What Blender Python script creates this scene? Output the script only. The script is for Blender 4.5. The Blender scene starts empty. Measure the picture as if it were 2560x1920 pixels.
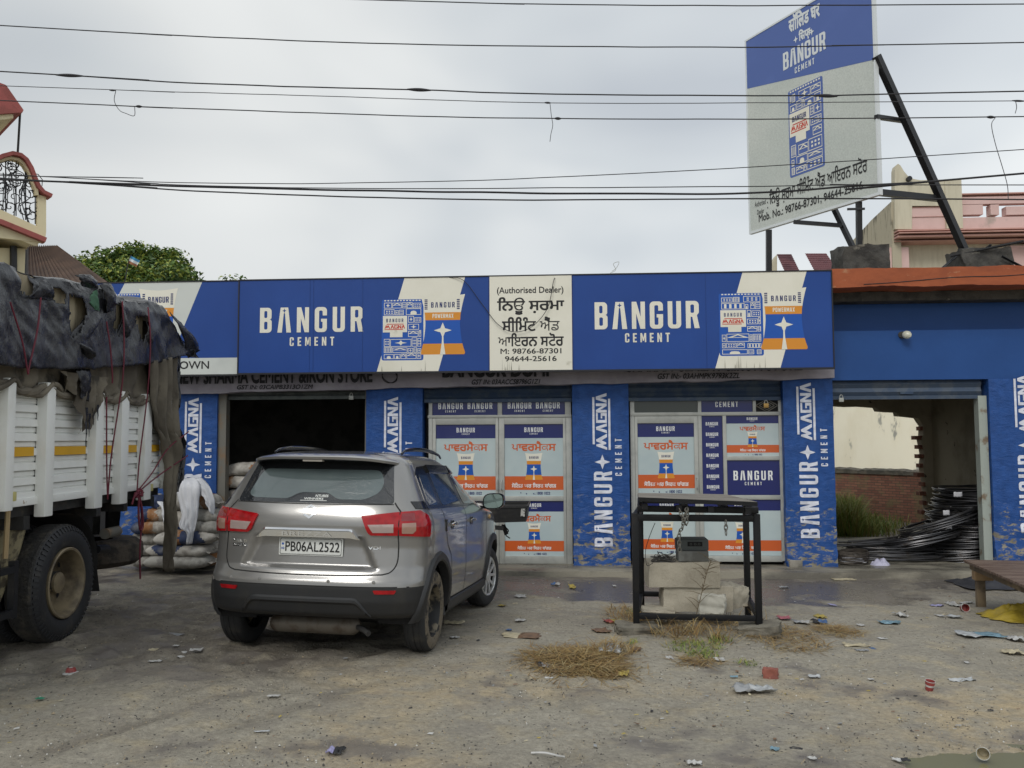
import bpy, bmesh, math, random
import numpy as np
from mathutils import Vector, Matrix, noise, Euler
from mathutils.geometry import tessellate_polygon, interpolate_bezier
random.seed(11)
SC = bpy.context.scene
COL = SC.collection
pi = math.pi

# ------------------------------------------------------------------ camera
F, CX, CY = 2110.0, 1280.0, 960.0          # focal length and centre in pixels of the 2560 x 1920 photograph
CAMH, YAW, PITCH, ROLL = 1.70, 0.06, 0.064, -0.005
fw = Vector((0, math.cos(PITCH), math.sin(PITCH))); up = Vector((0, -math.sin(PITCH), math.cos(PITCH))); rt = Vector((1, 0, 0))
rt, up = rt*math.cos(ROLL)+up*math.sin(ROLL), -rt*math.sin(ROLL)+up*math.cos(ROLL)
_rz = Matrix.Rotation(YAW, 3, 'Z')
fw, rt, up = _rz @ fw, _rz @ rt, _rz @ up
EYE = Vector((0, 0, CAMH))
cam = bpy.data.cameras.new('camera'); camo = bpy.data.objects.new('camera', cam); COL.objects.link(camo)
cam.sensor_width = 36; cam.lens = F*36/2560; cam.clip_start = .05; cam.clip_end = 2000
camo.matrix_world = Matrix(((rt.x, up.x, -fw.x, 0), (rt.y, up.y, -fw.y, 0), (rt.z, up.z, -fw.z, CAMH), (0, 0, 0, 1)))
SC.camera = camo

# ------------------------------------------------------------------ sky, sun, exposure
SUN_EL, SUN_AZ = math.radians(42), math.radians(200)     # azimuth clockwise from +Y: the sun veiled, behind the camera
W = bpy.data.worlds.new('World'); SC.world = W; W.use_nodes = True
nt = W.node_tree; nt.nodes.clear()
N = nt.nodes.new; L = nt.links.new
wo = N('ShaderNodeOutputWorld'); mx = N('ShaderNodeMixShader'); b1 = N('ShaderNodeBackground'); b2 = N('ShaderNodeBackground')
st = N('ShaderNodeTexSky'); st.sky_type = 'NISHITA'; st.sun_disc = False; st.sun_elevation = SUN_EL; st.sun_rotation = SUN_AZ
L(st.outputs[0], b1.inputs[0]); b1.inputs[1].default_value = .1
tc = N('ShaderNodeTexCoord'); mp = N('ShaderNodeMapping'); mp.inputs['Scale'].default_value = (1.3, 1.3, 3.2); mp.inputs['Location'].default_value = (3.1, .4, .2)
L(tc.outputs['Generated'], mp.inputs[0])
n1 = N('ShaderNodeTexNoise'); n1.inputs['Scale'].default_value = 1.3; n1.inputs['Detail'].default_value = 3; n1.inputs['Roughness'].default_value = .45; n1.inputs['Distortion'].default_value = .35
L(mp.outputs[0], n1.inputs['Vector'])
cr = N('ShaderNodeValToRGB')
for i, (p, c) in enumerate([(.32, (.46, .495, .535, 1)), (.46, (.57, .605, .63, 1)), (.58, (.72, .74, .74, 1)), (.72, (.83, .845, .835, 1))]):
    e = cr.color_ramp.elements[i] if i < 2 else cr.color_ramp.elements.new(p)
    e.position = p; e.color = c
L(n1.outputs['Fac'], cr.inputs[0])
sx = N('ShaderNodeSeparateXYZ'); L(tc.outputs['Generated'], sx.inputs[0])
mr = N('ShaderNodeMapRange'); mr.inputs['From Min'].default_value = -.6; mr.inputs['From Max'].default_value = .6; mr.inputs['To Min'].default_value = .86; mr.inputs['To Max'].default_value = 1.16
L(sx.outputs['X'], mr.inputs['Value'])
vm = N('ShaderNodeVectorMath'); vm.operation = 'SCALE'; L(cr.outputs[0], vm.inputs[0]); L(mr.outputs[0], vm.inputs['Scale'])
L(vm.outputs[0], b2.inputs[0]); b2.inputs[1].default_value = .97
mx.inputs[0].default_value = .96
L(b1.outputs[0], mx.inputs[1]); L(b2.outputs[0], mx.inputs[2]); L(mx.outputs[0], wo.inputs[0])
sun = bpy.data.lights.new('sun', 'SUN'); sun.energy = 1.15; sun.angle = math.radians(25); sun.color = (1, .965, .91)
suno = bpy.data.objects.new('sun', sun); COL.objects.link(suno)
sd = Vector((math.sin(SUN_AZ)*math.cos(SUN_EL), math.cos(SUN_AZ)*math.cos(SUN_EL), math.sin(SUN_EL)))
suno.rotation_euler = sd.to_track_quat('Z', 'Y').to_euler(); suno.location = (0, 0, 30)
SC.view_settings.view_transform = 'Standard'; SC.view_settings.look = 'None'
SC.view_settings.exposure = 0.24; SC.view_settings.gamma = 1
SC.cycles.max_bounces = 6; SC.cycles.use_denoising = True

# ------------------------------------------------------------------ from photograph pixels to places
def ray(u, v): return fw*F+rt*(u-CX)-up*(v-CY)
def PY(u, v, Y): r = ray(u, v); return EYE+r*(Y/r.y)
def PD(u, v, d): r = ray(u, v); return EYE+r*(d/F)
def gz(x, y):
    z = 0.0
    if y > 7: z -= .054*(min(y, 10.1)-7)
    z -= .014*max(-2, min(3, x+1.9))*max(0, min(1, (y-4)/2))*max(0, min(1, 13-y))
    z += .045*math.exp(-(((x-1.45)/.75)**2+((y-7.95)/.75)**2))
    return z
def ground(u, v):
    z = 0
    for _ in range(8):
        r = ray(u, v); p = EYE+r*((z-CAMH)/r.z); z = gz(p.x, p.y)
    return Vector((p.x, p.y, z))
def scale_at(u, v): return (ground(u, v)-EYE).dot(fw)/F      # metres per photo pixel where the ground shows there

# ------------------------------------------------------------------ objects
def wm(o):
    m = o.matrix_basis.copy()
    while o.parent: o = o.parent; m = o.matrix_basis @ m
    return m
def tag(o, label=None, cat=None, group=None, kind=None):
    if label: o['label'] = label
    if cat: o['category'] = cat
    if group: o['group'] = group
    if kind: o['kind'] = kind
    return o
def thing(name, label, cat, loc=(0, 0, 0), rot=(0, 0, 0), group=None):
    o = bpy.data.objects.new(name, None); COL.objects.link(o); o.location = loc
    o.rotation_euler = rot if isinstance(rot, (tuple, list, Euler)) else (0, 0, rot); o.empty_display_size = .1
    return tag(o, label, cat, group)
def copy_tree(o, parent=None):
    c = o.copy(); COL.objects.link(c); c.parent = parent
    for ch in list(o.children): copy_tree(ch, c)
    return c

class MB:
    def __init__(s): s.v = []; s.f = []; s.mi = []; s.sm = []; s.mats = []
    def m(s, mat):
        if mat not in s.mats: s.mats.append(mat)
        return s.mats.index(mat)
    def add(s, vs, fs, mat, smooth=False):
        b = len(s.v); s.v += [tuple(v) for v in vs]; k = s.m(mat)
        for f in fs: s.f.append([b+i for i in f]); s.mi.append(k); s.sm.append(smooth)
    def box(s, c, size, mat, rot=None, bev=0, jit=0):
        c = Vector(c); R = rot if rot is not None else Matrix.Identity(3)
        if bev:
            bm = bmesh.new(); bmesh.ops.create_cube(bm, size=1)
            for v in bm.verts: v.co = Vector((v.co.x*size[0], v.co.y*size[1], v.co.z*size[2]))
            bmesh.ops.bevel(bm, geom=bm.edges[:], offset=bev, segments=2, affect='EDGES', profile=.6)
            bm.verts.index_update()
            vs = [v.co.copy() for v in bm.verts]; fs = [[v.index for v in f.verts] for f in bm.faces]; bm.free()
        else:
            h = [x/2 for x in size]
            vs = [Vector((a*h[0], b*h[1], d*h[2])) for a in (-1, 1) for b in (-1, 1) for d in (-1, 1)]
            fs = [(0, 1, 3, 2), (4, 6, 7, 5), (0, 4, 5, 1), (2, 3, 7, 6), (0, 2, 6, 4), (1, 5, 7, 3)]
        if jit: vs = [v+Vector([random.uniform(-jit, jit) for _ in range(3)]) for v in vs]
        s.add([c+R @ v for v in vs], fs, mat, bool(bev))
    def span(s, x0, x1, y0, y1, z0, z1, mat, bev=0): s.box(((x0+x1)/2, (y0+y1)/2, (z0+z1)/2), (abs(x1-x0), abs(y1-y0), abs(z1-z0)), mat, None, bev)
    def bar(s, a, b, w, h, mat, upv=(0, 0, 1), bev=0):
        a, b = Vector(a), Vector(b); d = (b-a); l = d.length; d.normalize(); u = Vector(upv)
        if abs(d.dot(u)) > .98: u = Vector((1, 0, 0))
        x = d.cross(u).normalized(); z = x.cross(d)
        R = Matrix((x, d, z)).transposed()
        s.box((a+b)/2, (w, l, h), mat, R, bev)
    def tube(s, pts, r, mat, n=8, cap=True, closed=False):
        pts = [Vector(p) for p in pts]; k = len(pts); rs = r if isinstance(r, (list, tuple)) else [r]*k
        t0 = (pts[1]-pts[0]).normalized(); u = Vector((0, 0, 1)) if abs(t0.z) < .9 else Vector((1, 0, 0))
        x = t0.cross(u).normalized(); vs = []
        for i, p in enumerate(pts):
            a = pts[i-1] if (i or closed) else pts[i]; b = pts[(i+1) % k] if (i < k-1 or closed) else pts[i]
            t = (b-a).normalized(); x = (x-t*x.dot(t)).normalized(); y = t.cross(x)
            for j in range(n): an = 2*pi*j/n; vs.append(p+(x*math.cos(an)+y*math.sin(an))*rs[i])
        fs = []
        for i in range(k if closed else k-1):
            for j in range(n):
                j2 = (j+1) % n; i2 = (i+1) % k
                fs.append((i*n+j, i*n+j2, i2*n+j2, i2*n+j))
        if cap and not closed: fs += [tuple(range(n-1, -1, -1)), tuple((k-1)*n+j for j in range(n))]
        s.add(vs, fs, mat, True)
    def lathe(s, prof, mat, n=32, O=(0, 0, 0), X=(1, 0, 0), Y=(0, 1, 0), Z=(0, 0, 1)):
        O, X, Y, Z = Vector(O), Vector(X), Vector(Y), Vector(Z); vs = []; fs = []
        for (r, h) in prof:
            for j in range(n): a = 2*pi*j/n; vs.append(O+X*(r*math.cos(a))+Y*(r*math.sin(a))+Z*h)
        for i in range(len(prof)-1):
            for j in range(n): j2 = (j+1) % n; fs.append((i*n+j, i*n+j2, (i+1)*n+j2, (i+1)*n+j))
        s.add(vs, fs, mat, True)
    def prism(s, poly, d0, d1, mat, O, U, V):
        O, U, V = Vector(O), Vector(U), Vector(V); Nn = U.cross(V).normalized(); n = len(poly)
        vs = [O+U*p[0]+V*p[1]+Nn*d0 for p in poly]+[O+U*p[0]+V*p[1]+Nn*d1 for p in poly]
        tr = tessellate_polygon([[Vector((p[0], p[1], 0)) for p in poly]])
        fs = [tuple(i+n for i in t) for t in tr]+[tuple(reversed(t)) for t in tr]
        fs += [(i, (i+1) % n, (i+1) % n+n, i+n) for i in range(n)]
        s.add(vs, fs, mat)
    def grid(s, P, mat, smooth=True, skip=None):
        a, b = len(P), len(P[0]); vs = [p for r in P for p in r]; fs = []
        for i in range(a-1):
            for j in range(b-1):
                if skip and skip(i, j): continue
                fs.append((i*b+j, i*b+j+1, (i+1)*b+j+1, (i+1)*b+j))
        s.add(vs, fs, mat, smooth)
    def build(s, name, parent=None, local=False, sharp=38, recalc=True, weld=0):
        vs = s.v
        if parent is not None and not local:
            im = wm(parent).inverted(); vs = [im @ Vector(v) for v in vs]
        me = bpy.data.meshes.new(name); me.from_pydata(vs, [], s.f); me.validate()
        for m in s.mats: me.materials.append(m)
        me.polygons.foreach_set('material_index', s.mi); me.polygons.foreach_set('use_smooth', s.sm)
        if recalc:
            bm = bmesh.new(); bm.from_mesh(me)
            if weld: bmesh.ops.remove_doubles(bm, verts=bm.verts, dist=weld)
            bmesh.ops.recalc_face_normals(bm, faces=bm.faces); bm.to_mesh(me); bm.free()
        if any(s.sm): me.set_sharp_from_angle(angle=math.radians(sharp))
        me.update()
        o = bpy.data.objects.new(name, me); COL.objects.link(o)
        if parent is not None: o.parent = parent
        return o
def single(mb, name, label, cat, group=None, kind=None, loc=None, **k):
    "one-mesh thing: origin moved to its base"
    a = np.array(mb.v)
    if loc is None: loc = ((a[:, 0].min()+a[:, 0].max())/2, (a[:, 1].min()+a[:, 1].max())/2, a[:, 2].min())
    mb.v = [tuple(r) for r in (a-np.array(loc))]
    o = mb.build(name, None, **k); o.location = loc
    return tag(o, label, cat, group, kind)
def fbm(x, y, z=0, o=4):
    return noise.fractal(Vector((x, y, z)), 1.0, 2.0, o)
def nz(x, y, z=0): return noise.noise(Vector((x, y, z)))
def smooth(a, b, x): t = max(0., min(1., (x-a)/(b-a))); return t*t*(3-2*t)
def catmull(pts, k=6):
    pts = [Vector(p) for p in pts]; P = [pts[0]*2-pts[1]]+pts+[pts[-1]*2-pts[-2]]; out = []
    for i in range(1, len(P)-2):
        for j in range(k):
            t = j/k; a, b, c, d = P[i-1], P[i], P[i+1], P[i+2]
            out.append(.5*((2*b)+(c-a)*t+(2*a-5*b+4*c-d)*t*t+(3*b-a-3*c+d)*t**3))
    return out+[pts[-1]]

# ------------------------------------------------------------------ materials
def M(name, col, rough=.6, metal=0., col2=None, ns=4., nd=5., t=(.45, .6), bump=0., bs=30., spec=.5, coat=0., rough2=None, stretch=(1, 1, 1),
      col3=None, ns3=20., t3=(.55, .62), bst=(1, 1, 1), bd=.01, speck=0., sps=150.):
    m = bpy.data.materials.new(name); m.use_nodes = True; nt = m.node_tree; N = nt.nodes.new; L = nt.links.new
    b = nt.nodes['Principled BSDF']; b.inputs['Base Color'].default_value = (*col, 1); b.inputs['Roughness'].default_value = rough
    b.inputs['Metallic'].default_value = metal; b.inputs['Specular IOR Level'].default_value = spec; b.inputs['Coat Weight'].default_value = coat
    tc = N('ShaderNodeTexCoord')
    def nzt(sc, st, d=nd):
        mp = N('ShaderNodeMapping'); mp.inputs['Scale'].default_value = st; L(tc.outputs['Object'], mp.inputs[0])
        n = N('ShaderNodeTexNoise'); n.inputs['Scale'].default_value = sc; n.inputs['Detail'].default_value = d; n.inputs['Roughness'].default_value = .6
        L(mp.outputs[0], n.inputs['Vector']); return n.outputs['Fac']
    def ramp(f, t):
        r = N('ShaderNodeMapRange'); r.interpolation_type = 'SMOOTHSTEP'; r.inputs['From Min'].default_value = t[0]; r.inputs['From Max'].default_value = t[1]; L(f, r.inputs['Value']); return r.outputs[0]
    cur = None
    if col2:
        f = ramp(nzt(ns, stretch), t); x = N('ShaderNodeMix'); x.data_type = 'RGBA'; x.inputs[6].default_value = (*col, 1); x.inputs[7].default_value = (*col2, 1); L(f, x.inputs[0]); cur = x.outputs[2]
        if rough2 is not None:
            r = N('ShaderNodeMapRange'); r.inputs['To Min'].default_value = rough; r.inputs['To Max'].default_value = rough2; L(f, r.inputs['Value']); L(r.outputs[0], b.inputs['Roughness'])
    if col3:
        f = ramp(nzt(ns3, stretch), t3); x = N('ShaderNodeMix'); x.data_type = 'RGBA'; x.inputs[7].default_value = (*col3, 1)
        if cur: L(cur, x.inputs[6])
        else: x.inputs[6].default_value = (*col, 1)
        L(f, x.inputs[0]); cur = x.outputs[2]
    if speck:
        f = nzt(sps, (1, 1, 1), 2.); r = N('ShaderNodeMapRange'); r.inputs['From Min'].default_value = .3; r.inputs['From Max'].default_value = .7; r.inputs['To Min'].default_value = 1-speck; r.inputs['To Max'].default_value = 1+speck; L(f, r.inputs['Value'])
        v = N('ShaderNodeVectorMath'); v.operation = 'SCALE'; L(r.outputs[0], v.inputs['Scale'])
        if cur: L(cur, v.inputs[0])
        else: v.inputs[0].default_value = col
        cur = v.outputs[0]
    if cur: L(cur, b.inputs['Base Color'])
    if bump:
        f = nzt(bs, bst, 6.); k = N('ShaderNodeBump'); k.inputs['Strength'].default_value = bump; k.inputs['Distance'].default_value = bd; L(f, k.inputs['Height']); L(k.outputs[0], b.inputs['Normal'])
    return m

# ------------------------------------------------------------------ flat printing: polygons laid on a plane, a hair apart
def arc(cx, cy, r, a0, a1, n=5): return [(cx+r*math.cos(math.radians(a0+(a1-a0)*i/n)), cy+r*math.sin(math.radians(a0+(a1-a0)*i/n))) for i in range(n+1)]
def rrect(x0, y0, x1, y1, r, n=4):
    r = min(r, (x1-x0)/2*.999, (y1-y0)/2*.999)
    return arc(x1-r, y0+r, r, -90, 0, n)+arc(x1-r, y1-r, r, 0, 90, n)+arc(x0+r, y1-r, r, 90, 180, n)+arc(x0+r, y0+r, r, 180, 270, n)
def star4(cx, cy, rx, ry=None, k=.22):
    ry = ry or rx; p = []
    for i in range(4):
        a = pi/2*i; p.append((cx+rx*math.cos(a), cy+ry*math.sin(a)))
        for t in (.25, .5, .75):
            b = a+pi/2*t; q = {.25: .50, .5: .36, .75: .50}[t]; p.append((cx+rx*q*math.cos(b), cy+ry*q*math.sin(b)))
    return p
def _arcs(*a):
    out = []
    for q in a: out += q if isinstance(q, list) else [q]
    return out
_R = .14
GL = {
 'B': (.47, [(_arcs((0, 0), arc(.32, .15, .15, -90, 0), arc(.37, .43, .10, 0, 80), arc(.36, .62, .10, -70, 0), arc(.31, .85, .15, 0, 90), (0, 1)), [rrect(.17, .13, .30, .44, .05), rrect(.17, .59, .29, .87, .05)])]),
 'N': (.48, [([(0, 0), (.16, 0), (.16, .56), (.31, 0), (.48, 0), (.48, 1), (.32, 1), (.32, .44), (.17, 1), (0, 1)], [])]),
 'G': (.48, [(_arcs(arc(.15, .15, .15, 180, 270), arc(.33, .15, .15, -90, 0), (.48, .53), (.25, .53), (.25, .41), (.31, .41), arc(.26, .19, .05, 0, -90), arc(.22, .19, .05, -90, -180), arc(.22, .81, .05, 180, 90), arc(.26, .81, .05, 90, 0), (.31, .66), (.48, .66), arc(.33, .85, .15, 0, 90), arc(.15, .85, .15, 90, 180)), [])]),
 'U': (.48, [(_arcs(arc(.16, .16, .16, 180, 270), arc(.32, .16, .16, -90, 0), (.48, 1), (.31, 1), arc(.26, .19, .05, 0, -90), arc(.22, .19, .05, -90, -180), (.17, 1), (0, 1)), [])]),
 'R': (.49, [(_arcs((0, 0), (.17, 0), (.17, .42), (.23, .42), (.31, 0), (.49, 0), (.40, .46), arc(.36, .60, .11, -60, 0), arc(.32, .85, .15, 0, 90), (0, 1)), [rrect(.17, .56, .30, .87, .05)])]),
 'P': (.47, [(_arcs((0, 0), (.17, 0), (.17, .40), arc(.32, .55, .15, -90, 0), arc(.32, .85, .15, 0, 90), (0, 1)), [rrect(.17, .54, .30, .87, .05)])]),
 'A': (.54, [([(0, 0), (.18, 0), (.245, .76), (.255, .76), (.262, .80), (.278, .80), (.285, .76), (.295, .76), (.36, 0), (.54, 0), (.42, 1), (.12, 1)], [star4(.27, .87, .085, .10)])]),
 'a': (.52, [([(0, 0), (.16, 0), (.19, .2), (.33, .2), (.36, 0), (.52, 0), (.36, 1), (.16, 1)], [[(.215, .34), (.305, .34), (.26, .72)]])]),
 'C': (.45, [(_arcs(arc(.15, .15, .15, 180, 270), arc(.30, .15, .15, -90, 0), (.45, .36), (.29, .36), arc(.25, .18, .04, 0, -90), arc(.20, .18, .04, -90, -180), arc(.20, .82, .04, 180, 90), arc(.25, .82, .04, 90, 0), (.29, .64), (.45, .64), arc(.30, .85, .15, 0, 90), arc(.15, .85, .15, 90, 180)), [])]),
 'E': (.40, [([(0, 0), (.40, 0), (.40, .16), (.17, .16), (.17, .42), (.36, .42), (.36, .58), (.17, .58), (.17, .84), (.40, .84), (.40, 1), (0, 1)], [])]),
 'M': (.60, [([(0, 0), (.15, 0), (.15, .58), (.24, .15), (.36, .15), (.45, .58), (.45, 0), (.60, 0), (.60, 1), (.42, 1), (.30, .48), (.18, 1), (0, 1)], [])]),
 'T': (.44, [([(.135, 0), (.305, 0), (.305, .84), (.44, .84), (.44, 1), (0, 1), (0, .84), (.135, .84)], [])]),
 'O': (.48, [(rrect(0, 0, .48, 1, .16), [rrect(.17, .14, .31, .86, .06)])]),
 'W': (.70, [([(.13, 0), (.28, 0), (.35, .5), (.42, 0), (.57, 0), (.70, 1), (.54, 1), (.48, .42), (.41, .9), (.29, .9), (.22, .42), (.16, 1), (0, 1)], [])]),
 'X': (.48, [([(0, 0), (.17, 0), (.24, .3), (.31, 0), (.48, 0), (.33, .5), (.48, 1), (.31, 1), (.24, .7), (.17, 1), (0, 1), (.15, .5)], [])]),
 'L': (.40, [([(0, 0), (.40, 0), (.40, .16), (.17, .16), (.17, 1), (0, 1)], [])]),
 'm': (1.02, [([(0, 0), (.16, 0), (.30, .42), (.37, .08), (.47, .08), (.60, .5), (.80, 0), (1.02, 0), (.66, 1), (.54, 1), (.42, .52), (.34, 1), (.24, 1)], [])]),
 'v': (.62, [([(0, 0), (.19, 0), (.31, .62), (.43, 0), (.62, 0), (.40, 1), (.22, 1)], [])]),
 'g': (.62, [([(0, 0), (.62, 0), (.62, .56), (.28, .56), (.28, .42), (.44, .42), (.44, .17), (.18, .17), (.18, .83), (.62, .83), (.62, 1), (0, 1)], [])]),
 'n': (.58, [([(0, 0), (.17, 0), (.17, .60), (.41, 0), (.58, 0), (.58, 1), (.41, 1), (.41, .40), (.17, 1), (0, 1)], [])]),
}
_tc = {}
def area2(p): return sum(p[i-1][0]*p[i][1]-p[i][0]*p[i-1][1] for i in range(len(p)))/2
def inside(pt, poly):
    x, y = pt; c = False
    for i in range(len(poly)):
        (x1, y1), (x2, y2) = poly[i-1], poly[i]
        if (y1 > y) != (y2 > y) and x < (x2-x1)*(y-y1)/(y2-y1)+x1: c = not c
    return c
def text_polys(s, bold=0.):
    key = (s, bold)
    if key in _tc: return _tc[key]
    cu = bpy.data.curves.new('t', 'FONT'); cu.body = s; cu.size = 1
    o = bpy.data.objects.new('t', cu); COL.objects.link(o); dg = bpy.context.evaluated_depsgraph_get()
    k = o.to_curve(dg); cs = []
    for sp in k.splines:
        b = sp.bezier_points; pts = []
        if len(b) < 2: continue
        for i in range(len(b)):
            p, q = b[i], b[(i+1) % len(b)]
            ln = (q.co-p.co).length
            if (p.handle_right-p.co).cross(q.co-p.co).length < 1e-5*max(ln, 1e-6) and (q.handle_left-q.co).cross(q.co-p.co).length < 1e-5*max(ln, 1e-6): seg = [p.co]
            else: seg = interpolate_bezier(p.co, p.handle_right, q.handle_left, q.co, 4)[:-1]
            pts += [(v[0], v[1]) for v in seg]
        out = []
        for v in pts:
            if not out or abs(v[0]-out[-1][0])+abs(v[1]-out[-1][1]) > 1e-4: out.append(v)
        if len(out) > 2 and abs(area2(out)) > 1e-5: cs.append(out)
    o.to_curve_clear(); bpy.data.objects.remove(o); bpy.data.curves.remove(cu)
    sg = 1 if area2(max(cs, key=lambda p: abs(area2(p)))) > 0 else -1
    def fat(p, b_):
        q = []; n = len(p)
        for i in range(n):
            a, b, c = Vector(p[i-1]), Vector(p[i]), Vector(p[(i+1) % n]); d1 = (b-a).normalized(); d2 = (c-b).normalized()
            nn = Vector((d1.y, -d1.x))+Vector((d2.y, -d2.x)); nn = nn/max(.9, nn.length) if nn.length > 1e-6 else Vector((0, 0))
            q.append((b.x+nn.x*b_*sg, b.y+nn.y*b_*sg))
        return q
    def sound(p):
        tr = tessellate_polygon([[Vector((a, b, 0)) for a, b in p]])
        t = sum(abs((p[b][0]-p[a][0])*(p[c][1]-p[a][1])-(p[c][0]-p[a][0])*(p[b][1]-p[a][1]))/2 for a, b, c in tr)
        return abs(t-abs(area2(p))) < .02*abs(area2(p))
    nc = []
    for p in cs:
        for k, e in ((1., .012), (1., .006), (.7, .012), (.6, .004), (.4, .004), (.3, 1e-4), (0, 1e-4)):
            r = []
            for v in p:
                if not r or abs(v[0]-r[-1][0])+abs(v[1]-r[-1][1]) > (e if bold else 1e-4): r.append(v)
            if k == 0 or len(r) < 3: q = p; break
            q = fat(r, bold*k)
            if sound(q) and area2(q)*area2(p) > 0 and abs(area2(r)-area2(p)) < .04*abs(area2(p)): break
        nc.append(q)
    cs = nc
    outs = [[p, []] for p in cs if area2(p)*sg > 0]
    for h in cs:
        if area2(h)*sg > 0: continue
        c = [q for q in outs if inside(h[0], q[0])]
        if c: min(c, key=lambda q: abs(area2(q[0])))[1].append(h)
    xs = [v[0] for p in cs for v in p]; ys = [v[1] for p in cs for v in p]
    _tc[key] = (outs, (min(xs), max(xs), min(ys), max(ys)))
    return _tc[key]

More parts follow.
